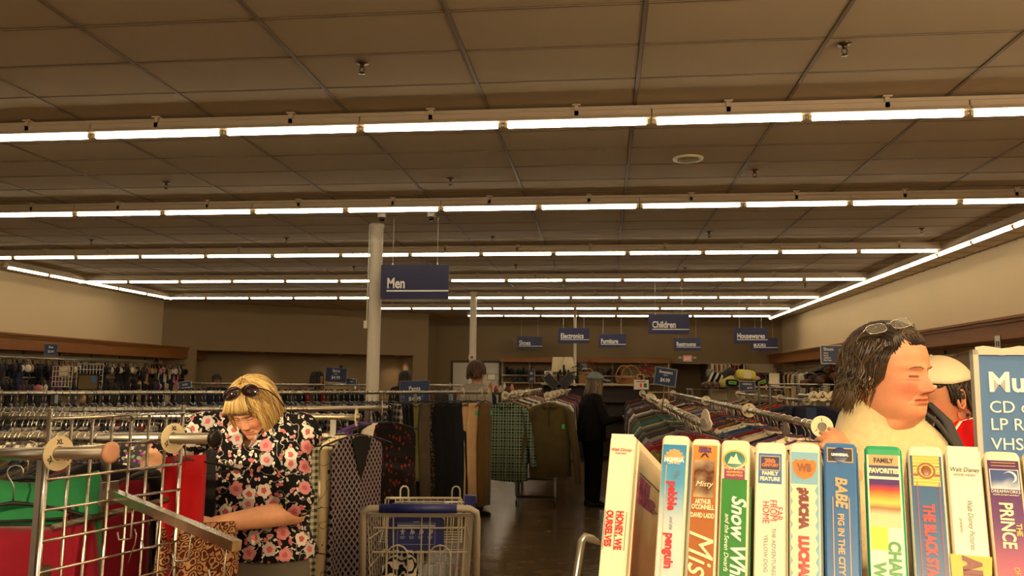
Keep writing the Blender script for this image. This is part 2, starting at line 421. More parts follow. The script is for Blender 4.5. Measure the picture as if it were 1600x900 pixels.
s = thing('ceiling_speaker', 'round cream ceiling speaker between the first and second lamp rows', 'speaker', (p.x, p.y, CEIL-.004))
MB().lathe([(.155, 0), (.15, -.012), (.115, -.018), (.11, -.010)], 32).build('rim', M_CREAM, s, True)
MB().lathe([(.11, -.012), (.06, -.02), (.0, -.021)], 24, caps=False).build('grille', mat('speaker_grille', (170, 150, 110), .6), s, True)
for n, (x, lab) in enumerate(((597, 'left'), (674, 'right'))):
    p = W(x, 332, Y=10.55)
    s = thing('dome_camera', 'white dome security camera above the Men sign, the %s one of two' % lab, 'camera', (p.x, p.y, CEIL-.004), 0, 'dome cameras')
    MB().lathe([(.055, 0), (.058, -.05), (.05, -.06)], 20).build('camera_base', M_WHITE, s, True)
    MB().lathe([(.047, -.058), (.044, -.085), (.03, -.105), (.01, -.112)], 18).build('dome', mat('smoked_dome', (18, 16, 15), .08), s, True)
# ---------------------------------------------------------------- fabrics
def fabric(name, kind='plain', rough=.88):
    """cloth whose colour is the object's own colour"""
    t = NT(name); oi = t.n('ShaderNodeObjectInfo'); c = t.coord(); sx = t.n('ShaderNodeSeparateXYZ'); t.l(c, sx.inputs[0])
    nz = t.noise(c, 9, 3); k = t.math('MULTIPLY_ADD', nz, .5, .72)
    hv = t.n('ShaderNodeHueSaturation'); t.l(oi.outputs['Color'], hv.inputs['Color']); t.l(k, hv.inputs['Value'])
    col = hv.outputs[0]
    if kind == 'stripe':
        f = t.math('GREATER_THAN', t.math('SINE', t.math('MULTIPLY', sx.outputs[2], 180)), .35); col = t.mix(f, col, srgb((205, 196, 180)))
    if kind == 'print':
        v = t.n('ShaderNodeTexVoronoi'); v.inputs['Scale'].default_value = 38; t.l(c, v.inputs['Vector'])
        f = t.math('LESS_THAN', v.outputs['Distance'], .36); col = t.mix(f, col, t.mix(.6, v.outputs['Color'], srgb((70, 50, 40))))
    if kind == 'check':
        a = t.math('SINE', t.math('MULTIPLY', sx.outputs[0], 110)); b = t.math('SINE', t.math('MULTIPLY', sx.outputs[2], 110))
        f = t.math('MULTIPLY_ADD', t.math('ADD', t.math('GREATER_THAN', a, .2), t.math('GREATER_THAN', b, .2)), .32, 0); col = t.mix(f, col, srgb((214, 204, 186)))
    t.base(col); t.b.inputs['Roughness'].default_value = rough; t.b.inputs['Specular IOR Level'].default_value = .2; t.b.inputs['Sheen Weight'].default_value = .1
    t.bump(t.noise(c, 260, 2), .25, .002)
    return t.m
FAB = {k: fabric('cloth_'+k, k) for k in ('plain', 'stripe', 'print', 'check')}
COLS = {'black': (26, 24, 25), 'charcoal': (58, 55, 54), 'navy': (34, 38, 62), 'dark red': (120, 24, 28), 'red': (176, 30, 30), 'grey': (128, 122, 114), 'cream': (216, 200, 168), 'tan': (176, 138, 92),
        'olive': (88, 80, 44), 'teal': (48, 96, 92), 'rust': (158, 74, 40), 'pink': (206, 130, 128), 'plum': (92, 52, 80), 'denim blue': (58, 72, 104), 'white': (226, 218, 200), 'brown': (92, 62, 40), 'green': (44, 104, 66), 'orange': (206, 110, 50), 'light blue': (130, 156, 172)}
def paint(o, c, a=1):
    o.color = tuple(srgb(COLS[c] if isinstance(c, str) else c)) + (a,); return o

# ---------------------------------------------------------------- hangers and garments: one mesh of each kind, many objects
def hanger_parts():
    hk = MB(); pts = [(.019*math.cos(a)*1.0, 0, .019*math.sin(a)) for a in [math.radians(d) for d in (-35, -5, 25, 55, 90, 125, 155, 185, 215)]]
    pts += [(-.006, 0, -.026), (0, 0, -.04), (0, 0, -.082)]
    hk.tube(pts, .0022, 6)
    bd = MB(); arm = [(-.205, 0, -.142), (-.195, 0, -.128), (-.12, 0, -.104), (-.04, 0, -.086), (0, 0, -.08), (.04, 0, -.086), (.12, 0, -.104), (.195, 0, -.128), (.205, 0, -.142)]
    bd.tube(arm, [.005, .007, .0085, .009, .011, .009, .0085, .007, .005], 6, flat=.55)
    bd.tube([(-.17, 0, -.125), (-.1, 0, -.128), (.1, 0, -.128), (.17, 0, -.125)], .004, 5)
    return hk, bd
hk, bd = hanger_parts()
hook_me = hk.mesh('hook', M_CHROME, True); hbody_me = bd.mesh('hanger_body', M_BLACKPL, True)
hb = MB(); hb.add(hk.v, hk.f); hb.slot(1); hb.add(bd.v, bd.f); HANGER_MB = hb
hanger_me = hb.mesh('hanger', [M_CHROME, M_BLACKPL], True)

def garment_mb(kind, seed, L=.72, w=.22, sleeve=.5, flare=1.05, th=.022):
    r = random.Random(seed); mb = MB(); n = 16
    if kind == 'top':
        prof = [(-.078, .055, .6), (-.09, .085, .8), (-.108, .15, .9), (-.125, .198, .9), (-.15, .212, 1), (-.30, w*.97, 1.3), (-.5, w, 1.5), (-L, w*flare, 1.7)]
    elif kind == 'dress':
        prof = [(-.085, .06, .6), (-.105, w*.62, .9), (-.125, w*.86, .9), (-.16, w*.92, 1), (-.36, w*.90, 1.4), (-.6, w*.95, 1.9), (-.85, w*1.05, 2.3), (-L, w*flare, 2.6)]
    else:
        prof = [(-.10, w*.82, .6), (-.13, w*.86, .8), (-.2, w*.94, 1), (-.36, w, 1.1), (-.5, w*.94, 1.1), (-.75, w*.86, 1.1), (-L, w*.8, 1.1)]
    ph = [r.uniform(0, 6.28) for _ in range(4)]; fr = [r.choice((3, 4, 5)), r.choice((6, 7, 9))]
    rings = []
    for z, hw, tt in prof:
        k = min(1, max(0, (-z-.12)/.4)); ring = []
        for i in range(n):
            a = 2*PI*i/n; x = hw*math.copysign(abs(math.cos(a))**.8, math.cos(a)); y = th*tt*math.copysign(abs(math.sin(a))**.7, math.sin(a))
            y += k*.010*tt*math.sin(fr[0]*x/w*2+ph[0]) + k*.006*math.sin(fr[1]*x/w*2+ph[1]+z*3)
            ring.append((x+k*.01*math.sin(ph[2]+z*4), y, z + (.012*k*math.sin(ph[3]+x*9) if z == prof[-1][0] else 0)))
        rings.append(ring)
    mb.loft(rings, True)
    if kind == 'top' and sleeve:
        for s in (-1, 1):
            p = [(s*.19, 0, -.128), (s*.222, .0, -.18), (s*(.235+r.uniform(0, .02)), r.uniform(-.02, .02), -.18-sleeve*.5), (s*(.225+r.uniform(0, .03)), r.uniform(-.03, .03), -.15-sleeve)]
            mb.tube(p, [.045, .062, .056, .045], 8, flat=.5)
        # collar
        mb.tube([(-.055, -.012, -.082), (-.03, -.03, -.09), (0, -.036, -.098), (.03, -.03, -.09), (.055, -.012, -.082)], [.012, .014, .012, .014, .012], 5)
    return mb
GM = {}
for k in range(5): GM['top', k] = garment_mb('top', k, .64+.04*k, .205+.008*k, .34 if k % 2 else .55).v
def garment_mesh(kind, k, fab):
    key = (kind, k, fab)
    if key not in GM:
        L = {'top': .62+.045*k, 'dress': .9+.06*k, 'pants': .98+.03*k}[kind]
        GM[key] = garment_mb(kind, 50+k, L, {'top': .20+.008*k, 'dress': .22, 'pants': .17+.01*k}[kind], .3 if k % 2 else .52).mesh('garment', FAB[fab], True)
    return GM[key]
HANG = []      # (distance, matrix, rail)
GARM = []      # (distance, matrix, mesh key, colour, label, group)
def side_of(a): return Matrix.Rotation(a, 4, 'Z')
def fill_rail(p0, p1, n, rail, palette, kinds=('top',), fabs=('plain', 'plain', 'plain', 'stripe', 'print', 'check'), skip=(), t0=.01, t1=.99, yaw=.16, seed=0, tilt=.05):
    r = random.Random(seed); p0, p1 = Vector(p0), Vector(p1); d = p1-p0; a = math.atan2(d.y, d.x)-PI/2
    for i in range(n):
        t = t0+(t1-t0)*(i+r.uniform(-.3, .3))/max(1, n-1); t = min(.995, max(.005, t)); p = p0+d*t
        M = T(p.x, p.y, p.z) @ Matrix.Rotation(a+r.uniform(-yaw, yaw), 4, 'Z') @ Matrix.Rotation(r.uniform(-tilt, tilt)*.5, 4, 'Y')
        if any(s[0] < t < s[1] for s in skip): continue
        dist = (p-CAM).length
        HANG.append((dist, M, rail))
        kd = r.choice(kinds); fb = r.choice(fabs); c = r.choice(palette)
        nm = {'top': {'plain': 'shirt', 'stripe': 'striped shirt', 'print': 'printed shirt', 'check': 'checked shirt'}, 'dress': {'plain': 'dress', 'stripe': 'striped dress', 'print': 'printed dress', 'check': 'checked dress'}, 'pants': {'plain': 'pair of trousers', 'stripe': 'pair of striped trousers', 'print': 'pair of printed trousers', 'check': 'pair of checked trousers'}}[kd][fb]
        GARM.append((dist, M, (kd, r.randrange(5), fb), c, '%s %s on %s' % (c, nm, rail), rail, kd))

# ---------------------------------------------------------------- racks
M_RAIL = mat('chrome_rail', (214, 206, 190), .33, 1, var=.05, nscale=20)
def rack(bars, lab, ends=None, base_z=.1, width=.0, r=.016, inset=.25):
    """floor rack: bars is a list of (p0, p1); posts and a wheeled foot near both ends of every bar"""
    o = bars[0][0]; t = thing('clothes_rack', lab, 'clothes rack', (o[0], o[1], 0)); off = Vector((o[0], o[1], 0))
    fr = [[], []]
    for p0, p1 in bars:
        p0, p1 = Vector(p0)-off, Vector(p1)-off; d = (p1-p0); dn = d.normalized()
        MB().cyl(p0, p1, r, n=14).build('hanging_bar', M_RAIL, t, True)
        for e, q in ((0, p0+dn*inset), (1, p1-dn*inset)):
            MB().box((q.x, q.y, (q.z-.012+base_z)/2), (.028, .028, q.z-.012-base_z)).build('post', M_STEEL, t); fr[e].append(q)
    for e in (0, 1):
        q = fr[e]
        if len(q) == 1:
            d = (Vector(bars[0][1])-Vector(bars[0][0])).normalized(); n = Vector((-d.y, d.x, 0))*.27; a, b = q[0]-n, q[0]+n
        else: a, b = q[0], q[-1]
        MB().tube([(a.x, a.y, base_z), (b.x, b.y, base_z)], .018, 6).build('foot', M_STEEL, t)
        if len(q) > 1: MB().tube([(a.x, a.y, .32), (b.x, b.y, .32)], .014, 6).build('cross_bar', M_STEEL, t)
        for c in (a, b):
            cs = MB().cyl((c.x, c.y, base_z-.02), (c.x, c.y, base_z-.05), .012).build('caster', M_STEEL, t)
            MB().cyl((c.x-.012, c.y, .03), (c.x+.012, c.y, .03), .03, n=14).build('wheel', M_BLACKPL, cs)
    return t
disc_mb = MB(); n = 24
rng = lambda r, y, cz=0: [(r*math.cos(2*PI*k/n), y, r*math.sin(2*PI*k/n)+cz) for k in range(n)]
disc_mb.loft([rng(.0185, -.0015), rng(.044, -.0015), rng(.0445, 0), rng(.044, .0015), rng(.0185, .0015), rng(.0185, -.0015)], False)
disc_me = disc_mb.mesh('disc', M_CREAM)
DISC_TXT = {}
def disc(p, a, lab, txt=None, sc=1.0, mat_=None):
    t = thing('size_divider', lab, 'size divider', p, a, 'round size dividers on the rails')
    o = link('disc', disc_me, t); o.scale = (sc,)*3
    if txt:
        if txt not in DISC_TXT: DISC_TXT[txt] = text_mesh(txt, .017, M_DARKTXT, sx=.9, bold=.0003)
        for k in range(3):
            b = link('lettering', DISC_TXT[txt], t); b.matrix_local = Matrix.Rotation(-k*2*PI/3, 4, 'Y') @ T(0, -.0023, .0235)
    return t
def on(p0, p1, t): return Vector(p0)+(Vector(p1)-Vector(p0))*t
def ang(p0, p1): d = Vector(p1)-Vector(p0); return math.atan2(d.y, d.x)-PI/2

BAR1 = (W(-90, 711, Y=2.06), W(172, 707, Y=1.90))
BAR2 = (W(-60, 683, Y=2.62), W(335, 685, Y=2.24))
BAR3B = (W(-60, 649, Y=3.5), W(562, 652, Y=3.76))
BAR3A = (W(-60, 642, Y=4.05), W(606, 638, Y=4.75))
BAR4 = (W(-120, 614, Y=5.0), W(763, 613, Y=7.9))
R1 = ((.415, 3.55, 1.375), (.53, 11.5, 1.39)); R2 = ((.885, 3.46, 1.375), (1.0, 12.2, 1.39))
R3 = ((2.02, 8.4, 1.375), (1.95, 12.2, 1.39))
P1 = ((-1.09, 8.95, 1.385), (-1.12, 14.5, 1.40)); P2 = ((-.615, 8.95, 1.385), (-.60, 14.5, 1.40))
BAR5 = (W(282, 599, Y=12), W(580, 602, Y=13)); BAR6 = (W(640, 601, Y=12.6), W(765, 603, Y=13.2))
rack([BAR3B, BAR3A], 'double rail clothes rack behind the blond woman, full of hangers with chrome hooks', inset=.12)
rack([BAR4], 'long single rail rack of trousers with the Pants sign', inset=.8)
rack([P1, P2], 'double rail rack on casters with green plaid shirt and olive pullover on its end', inset=1.3)
rack([R1, R2], 'double rail rack right of the aisle, behind the video cases', inset=.7)
rack([R3], 'single rail rack under the heap of cushions and yellow bags')
rack([BAR5], 'distant dark single rail rack between blond woman and thick column'); rack([BAR6], 'distant single rail rack left of the boy in grey')

PL = ('plain',)*7+('print', 'check')
dark = ['black', 'black', 'black', 'charcoal', 'navy', 'black', 'charcoal', 'plum', 'dark red']
mixed = ['black', 'charcoal', 'grey', 'dark red', 'red', 'teal', 'tan', 'cream', 'navy', 'plum', 'brown', 'white', 'rust', 'light blue', 'denim blue']
fill_rail(*BAR2, 24, 'the second chrome rail, behind the wire grid', dark+['olive', 'grey', 'teal', 'dark red'], fabs=('plain',), seed=3, t1=.60)
fill_rail(*BAR3B, 62, 'the front rail behind the blond woman', dark+['grey', 'white'], seed=4, t1=.86)
fill_rail(*BAR3A, 56, 'the back rail behind the blond woman', dark, seed=5, t1=.80)
fill_rail(*BAR4, 78, 'the long trouser rail', ['black', 'black', 'black', 'charcoal', 'navy'], kinds=('pants',), seed=6, t1=.80)
fill_rail(*P1, 30, 'the left rail of the aisle rack', mixed, seed=7, t0=.05, fabs=PL)
fill_rail(*P2, 30, 'the right rail of the aisle rack', mixed, seed=8, t0=.05, fabs=PL)
fill_rail(*R1, 44, 'the left rail right of the aisle', ['black', 'charcoal', 'dark red', 'grey', 'plum', 'navy', 'red', 'cream', 'olive', 'teal', 'black', 'tan'], seed=9, t0=.005, fabs=PL)
fill_rail(*R2, 62, 'the rail behind the video cases', mixed+['black', 'black', 'charcoal'], seed=10, t0=.004, fabs=PL)
fill_rail(*R3, 30, 'the rail under the heap of cushions', mixed, seed=12)
fill_rail(*BAR5, 36, 'the distant dark rail', dark, seed=13); fill_rail(*BAR6, 14, 'the distant short rail', mixed, seed=14)

# ---- size dividers
for (bar, t, txt, lab) in [
    (BAR1, .715, 'XL', 'large cream disc lettered XL on the nearest chrome arm'), (BAR2, .862, 'XL', 'cream disc lettered XL at the right edge of the wire grid'),
    (BAR3B, .992, 'M', 'cream disc on the front rail end right of the blond woman'), (BAR3A, .985, 'L', 'cream disc seen edge on at the back rail end'),
    (BAR4, .935, '12', 'cream disc on the trouser rail, left of three'), (BAR4, .98, '14', 'cream disc on the trouser rail, middle of three'), (BAR4, .997, '16', 'cream disc closing the right end of the trouser rail'),
    (P1, -.004, 'S', 'white disc on the rail end above the green plaid shirt'), (P2, -.004, 'M', 'white disc on the rail end above the olive pullover'),
    (P1, .16, 'M', 'second disc from the front on the rail over the plaid shirt'), (P1, .3, 'L', 'third disc from the front on the rail over the plaid shirt'), (P1, .5, 'XL', 'fourth disc from the front on the rail over the plaid shirt'),
    (P2, .14, 'L', 'second disc from the front on the rail over the olive pullover'), (P2, .3, 'XL', 'third disc from the front on the rail over the olive pullover'), (P2, .5, 'XL', 'fourth disc from the front on the rail over the olive pullover'),
    (R1, .345, 'L', 'nearest flat disc on the left rail right of the aisle'), (R1, .60, 'M', 'middle disc on the left rail right of the aisle'), (R1, .66, 'M', 'disc just behind the middle one on the left rail right of the aisle'), (R1, .98, 'S', 'farthest disc on the left rail right of the aisle'),
    (R2, -.002, 'L', 'big sunlit cream disc with letters L facing the camera'), (R2, .205, 'M', 'second disc on the rail behind the video cases'), (R2, .48, 'S', 'third disc on the rail behind the video cases'), (R2, .97, 'S', 'farthest disc on the rail behind the video cases'),
    (R3, -.002, 'M', 'disc on the near end of the rail under the cushions'), (R3, .3, 'S', 'second disc of the rail under the cushions'), (R3, .62, 'S', 'third disc of the rail under the cushions'), (R3, .98, 'S', 'last disc of the rail under the cushions'),
    (BAR5, .78, 'M', 'small white disc on the distant dark rail, left one under the Skirts sign'), (BAR5, .93, 'L', 'small white disc on the distant dark rail, right one under the Skirts sign'),
    (BAR6, .5, 'S', 'small disc on the distant short rail, beside the boy'), (BAR6, .9, 'M', 'small disc at the right of the distant short rail')]:
    p = on(bar[0], bar[1], t); disc(p, ang(*bar)+(PI if bar in (BAR1, BAR2) else 0), lab, txt)
# smoked knob on the big sunlit disc, white clip on the neighbouring rail end
p = Vector(R2[0]); k = thing('teardrop_clip', 'grey teardrop clip in the middle of the sunlit cream disc', 'clip', (p.x, p.y-.018, p.z), 0)
MB().prism([(.017*math.cos(a), .017*math.sin(a)) if math.sin(a) < .25 else (.012*math.cos(a), .034*math.sin(a)) for a in [2*PI*i/20 for i in range(20)]], .012).build('cap', mat('grey_clip', (120, 116, 108), .5), k)
p = Vector(R1[0]); k = thing('teardrop_clip', 'white teardrop clip on the near end of the left rail', 'clip', (p.x+.012, p.y-.02, p.z+.005), -.9)
MB().prism([(.036*math.cos(a), .036*math.sin(a)) if math.sin(a) < .2 else (.026*math.cos(a), .058*math.sin(a)) for a in [2*PI*i/24 for i in range(24)]], .008).build('plate', M_WHITE, k)
MB().prism([(.018*math.cos(2*PI*i/16), .018*math.sin(2*PI*i/16)) for i in range(16)], .016, z0=-.012).build('button', mat('pale_grey_clip', (170, 166, 158), .5), k)

# ---- single garments the photograph shows one by one
def pat(name, fn, rough=.85):
    t = NT(name); c = t.coord(); sp = t.n('ShaderNodeSeparateXYZ'); t.l(c, sp.inputs[0])
    t.base(fn(t, c, sp.outputs[0], sp.outputs[1], sp.outputs[2])); t.b.inputs['Roughness'].default_value = rough; t.b.inputs['Specular IOR Level'].default_value = .2
    t.bump(t.noise(c, 220, 2), .25, .002); return t.m
def band(t, v, freq, lo, ph=0):
    f = t.math('FRACT', t.math('MULTIPLY_ADD', v, freq, ph)); return t.math('GREATER_THAN', f, lo)
def p_plaid(t, c, x, y, z):
    a = band(t, x, 11, .45); b = band(t, z, 11, .45); col = t.mix(t.math('MULTIPLY', t.math('ADD', a, b), .5), srgb((132, 146, 122)), srgb((10, 54, 36)))
    l1 = t.math('MAXIMUM', band(t, x, 11, .93, .25), band(t, z, 11, .93, .25)); col = t.mix(t.math('MULTIPLY', l1, .6), col, srgb((215, 208, 184)))
    l2 = t.math('MAXIMUM', band(t, x, 11, .93, .72), band(t, z, 11, .93, .72)); return t.mix(t.math('MULTIPLY', l2, .8), col, srgb((14, 20, 18)))
def p_lattice(t, c, x, y, z):
    u = t.math('ADD', t.math('MULTIPLY', x, 44), t.math('MULTIPLY', z, 27)); v = t.math('SUBTRACT', t.math('MULTIPLY', x, 44), t.math('MULTIPLY', z, 27))
    fu = t.math('ABSOLUTE', t.math('SUBTRACT', t.math('FRACT', u), .5)); fv = t.math('ABSOLUTE', t.math('SUBTRACT', t.math('FRACT', v), .5))
    f = t.math('LESS_THAN', t.math('MAXIMUM', fu, fv), .33); g = t.math('LESS_THAN', t.math('ABSOLUTE', t.math('SUBTRACT', t.math('MAXIMUM', fu, fv), .41)), .025)
    col = t.mix(f, srgb((150, 134, 140)), srgb((16, 14, 18))); return t.mix(g, col, srgb((60, 52, 62)))
def p_straw(t, c, x, y, z):
    v = t.n('ShaderNodeTexVoronoi'); v.inputs['Scale'].default_value = 9; v.inputs['Randomness'].default_value = .8; t.l(t.mapv(c, (1, .3, 1)), v.inputs['Vector'])
    nz = t.noise(c, 12, 1); line = t.math('LESS_THAN', t.math('ABSOLUTE', t.math('SUBTRACT', nz, .5)), .008)
    col = t.mix(line, srgb((208, 190, 152)), srgb((60, 50, 40)))
    s = t.n('ShaderNodeSeparateColor'); t.l(v.outputs['Color'], s.inputs[0])
    f = t.math('MULTIPLY', t.math('LESS_THAN', v.outputs['Distance'], .24), t.math('GREATER_THAN', s.outputs[0], .45)); return t.mix(f, col, srgb((170, 36, 28)))
def p_gingham(t, c, x, y, z):
    a = band(t, x, 34, .5); b = band(t, z, 34, .5); return t.mix(t.math('MULTIPLY', t.math('ADD', a, b), .5), srgb((206, 200, 176)), srgb((52, 70, 62)))
def p_redleaf(t, c, x, y, z):
    v = t.n('ShaderNodeTexVoronoi'); v.inputs['Scale'].default_value = 34; t.l(t.mapv(c, (1.3, .4, .8), rot=(0, .6, 0)), v.inputs['Vector'])
    s = t.n('ShaderNodeSeparateColor'); t.l(v.outputs['Color'], s.inputs[0])
    f = t.math('MULTIPLY', t.math('LESS_THAN', v.outputs['Distance'], .29), t.math('GREATER_THAN', s.outputs[1], .45)); return t.mix(f, srgb((20, 14, 15)), srgb((104, 32, 18)))
def p_paisley(t, c, x, y, z):
    v = t.n('ShaderNodeTexVoronoi'); v.inputs['Scale'].default_value = 46; w = t.noise(c, 26, 2)
    vec = t.n('ShaderNodeVectorMath', operation='ADD'); t.l(c, vec.inputs[0]); cc = t.n('ShaderNodeCombineXYZ'); k = t.math('MULTIPLY', w, .03); t.l(k, cc.inputs[0]); t.l(k, cc.inputs[2]); t.l(cc.outputs[0], vec.inputs[1])
    t.l(vec.outputs[0], v.inputs['Vector']); f = t.math('GREATER_THAN', t.math('SINE', t.math('MULTIPLY', v.outputs['Distance'], 19)), .15)
    return t.mix(f, srgb((74, 30, 24)), srgb((168, 128, 88)))
def p_stripeb(t, c, x, y, z): return t.mix(band(t, x, 16, .55), srgb((18, 17, 18)), srgb((205, 198, 184)))
def p_dots(t, c, x, y, z):
    v = t.n('ShaderNodeTexVoronoi'); v.inputs['Scale'].default_value = 75; t.l(c, v.inputs['Vector']); return t.mix(t.math('LESS_THAN', v.outputs['Distance'], .3), srgb((30, 27, 26)), srgb((142, 128, 110)))
PM = {k: pat('cloth_'+k, f) for k, f in (('plaid', p_plaid), ('lattice', p_lattice), ('strawberry', p_straw), ('gingham', p_gingham), ('red_leaf', p_redleaf), ('paisley', p_paisley), ('black_stripe', p_stripeb), ('speckle', p_dots))}
TAGM = {'green': mat('green_tag', (70, 190, 110), .6), 'red': mat('red_tag', (225, 60, 40), .6), 'pink': mat('pink_tag', (225, 70, 90), .6)}
def single(name, lab, cat, p, a, mb, m, colour=None, tagc=None, tagp=(.1, -.045, -.35), hang=True, group=None, yawp=0):
    t = thing(name, lab, cat, p, a, group)
    o = mb.build('cloth', m, t, True)
    if colour: paint(o, colour)
    if tagc: MB().box(tagp, (.03, .003, .045)).build('price_tag', TAGM[tagc], t)
    if hang: HANG.append((0, T(*p) @ Matrix.Rotation(a, 4, 'Z'), 'single:'+name.replace('_', ' ')))
    return t
# olive pullover with collar and half zip, green plaid shirt: on the aisle rack, facing the camera
def shirt_front(seed, L, w, sleeve, spread=.06, sw=.075):
    mb = garment_mb('top', seed, L, w, 0, 1.03, .04); r = random.Random(seed)
    for s in (-1, 1):
        mb.tube([(s*.17, .0, -.135), (s*.222, -.004, -.19), (s*(.25+spread*.4), -.01, -.16-sleeve*.5), (s*(.25+spread), -.015, -.13-sleeve), (s*(.25+spread), -.015, -.16-sleeve)], [.05, sw, sw*.95, sw*.8, sw*.7], 10, flat=.55)
        mb.prism([(0, -.12), (s*.03, -.085), (s*.075, -.075), (s*.10, -.12), (s*.05, -.155)][::s], .008, z0=-.05)
    return mb
t = single('plaid_shirt', 'green white and black plaid shirt hung facing out on the aisle rack', 'shirt', (-1.075, 8.90, 1.385), .02, shirt_front(3, .92, .245, .62), PM['plaid'])
MB().tube([(0, -.046, -.15), (0, -.062, -.5), (0, -.075, -.88)], .006, 5).build('button_placket', PM['plaid'], t)
t = single('zip_pullover', 'olive brown collared zip pullover hung facing out beside the plaid shirt', 'pullover', (-.595, 8.93, 1.385), -.03, shirt_front(5, .88, .225, .78, .07, .085), FAB['plain'], (84, 72, 40), 'green', (.155, -.055, -.33))
MB().tube([(0, -.05, -.13), (0, -.064, -.34)], .005, 5).build('zip', M_DARKTXT, t)
MB().box((0, -.047, -.125), (.05, .004, .03)).build('neck_label', M_DARKTXT, t)
# garments at the right end of the front rail behind the woman
def at_px(bar, px):
    lo, hi = 0., 1.
    for _ in range(40):
        m = (lo+hi)/2; v = on(bar[0], bar[1], m)-CAM
        if 800+F_PX*v.dot(CR)/v.dot(CF) < px: lo = m
        else: hi = m
    return on(bar[0], bar[1], lo)
for (bar, px, nm, lab, cat, mb, m, c, rz_) in [
    (BAR3B, 496, 'peach_cardigan', 'peach long cardigan right beside the blond woman', 'cardigan', garment_mb('top', 21, .95, .19, .75), FAB['plain'], (226, 158, 112), .6),
    (BAR3B, 519, 'gingham_shirt', 'grey green gingham shirt edge beside the strawberry print dress', 'shirt', garment_mb('top', 22, .95, .18, .55), PM['gingham'], None, .95),
    (BAR3B, 534, 'strawberry_dress', 'cream dress printed with red strawberries', 'dress', garment_mb('dress', 23, 1.15, .125), PM['strawberry'], None, .9),
    (BAR3B, 560, 'lattice_dress', 'black and lilac lattice print dress with a deep v neck', 'dress', garment_mb('dress', 24, 1.15, .16), PM['lattice'], None, .92),
    (BAR3A, 572, 'purple_knit', 'purple and lime knit top between the two rail ends', 'top', garment_mb('top', 25, .5, .19, .3), FAB['plain'], (110, 78, 150), .9),
    (BAR3A, 586, 'black_jacket', 'black jacket left of the narrow white blouse on the back rail', 'jacket', garment_mb('dress', 26, .85, .17), FAB['plain'], (20, 18, 18), .8),
    (BAR3A, 596, 'white_blouse', 'narrow white blouse on the back rail, left of the red leaf print', 'blouse', garment_mb('dress', 27, .86, .15), FAB['plain'], (224, 214, 192), .8),
    (BAR3A, 612, 'leaf_print_dress', 'black dress with small dark red leaf print above the cart', 'dress', garment_mb('dress', 28, .9, .2), PM['red_leaf'], None, .6)]:
    t_ = single(nm, lab, cat, at_px(bar, px), rz_, mb, m, c)
    if nm == 'lattice_dress': MB().prism([(-.055, -.10), (0, -.30), (.055, -.10), (.02, -.085), (-.02, -.085)], .006, z0=-.036).build('dark_neckline', mat('black_lining', (14, 12, 14), .9), t_)
# trousers at the right end of the long rail
d4 = ang(*BAR4)
for (t_, nm, lab, mb, m, c, tg) in [
    (.815, 'black_trousers', 'black trousers with a red tag under the Pants sign', garment_mb('pants', 31, 1.0, .19), FAB['plain'], (20, 18, 18), 'red'),
    (.84, 'sage_trousers', 'sage green pointed trousers under the Pants sign', garment_mb('pants', 32, .8, .15), FAB['plain'], (120, 116, 66), None),
    (.862, 'grey_trousers', 'grey brown trousers left of the chrome post', garment_mb('pants', 33, 1.0, .17), FAB['plain'], (88, 78, 64), None),
    (.885, 'speckled_trousers', 'black and grey speckled trousers right of the chrome post', garment_mb('pants', 34, 1.05, .16), PM['speckle'], None, None),
    (.905, 'wide_black_trousers', 'wide black trousers in the middle of the trouser rail end', garment_mb('pants', 35, 1.1, .23), FAB['plain'], (16, 15, 16), None),
    (.925, 'black_slacks', 'black slacks with yellow and red waist tags', garment_mb('pants', 36, 1.05, .2), FAB['plain'], (20, 19, 20), 'red'),
    (.945, 'navy_trousers', 'dark navy trousers with a green tag', garment_mb('pants', 37, 1.05, .19), FAB['plain'], (26, 28, 36), 'green'),
    (.953, 'khaki_trousers', 'pale khaki trousers, left of the two pale pairs', garment_mb('pants', 38, 1.04, .12), FAB['plain'], (196, 160, 116), 'green'),
    (.972, 'tan_trousers', 'pale tan trousers, right of the two pale pairs', garment_mb('pants', 39, 1.06, .14), FAB['plain'], (205, 168, 124), 'green'),
    (.992, 'brown_trousers', 'brown corduroy trousers closing the rail end', garment_mb('pants', 40, 1.1, .12), FAB['plain'], (104, 76, 36), 'green')]:
    p = on(*BAR4, t_); single(nm, lab, 'trousers', p, 1.25 if nm == 'brown_trousers' else rnd.uniform(.8, 1.0), mb, m, c, tg, (.06, -.04, -.2))
# nearest arm: green and crimson tops on black hangers, and crimson ones behind the wire grid
d1 = ang(*BAR1)
def tank(seed, L, w, z0=-.165, k0=.8):
    mb = MB(); n = 18; rings = []
    for z, hw, tt in ((z0, w*k0, .6), (z0-.035, w*(k0+.06), .9), (-.32, w*.95, 1.2), (-.5, w*.95, 1.5), (-.7, w, 1.7), (-L, w*1.06, 2)):
        rings.append([(hw*math.cos(2*PI*i/n), .03*tt*math.sin(2*PI*i/n)+.006*math.sin(5*2*PI*i/n+seed)*tt, z+.035*abs(math.cos(2*PI*i/n))**2*(1 if z > -.25 else 0)) for i in range(n)])
    mb.loft(rings, True)
    for s in (-1, 1): mb.tube([(s*w*.62, 0, -.2), (s*w*.60, -.008, -.135), (s*w*.55, 0, -.106), (s*w*.6, .012, -.14), (s*w*.62, .01, -.2)], .018, 6, flat=.35)
    return mb
single('green_camisole', 'green satin top with wide straps on the second hanger from the left edge', 'top', W(46, 700, Y=2.10), .42, tank(2, .75, .21, -.10, .85), FAB['plain'], (40, 120, 72))
single('crimson_tank', 'crimson tank top hanging in front of the green one at the left edge', 'top', W(24, 738, Y=2.04), .5, tank(1, .85, .24), FAB['plain'], (128, 14, 34))
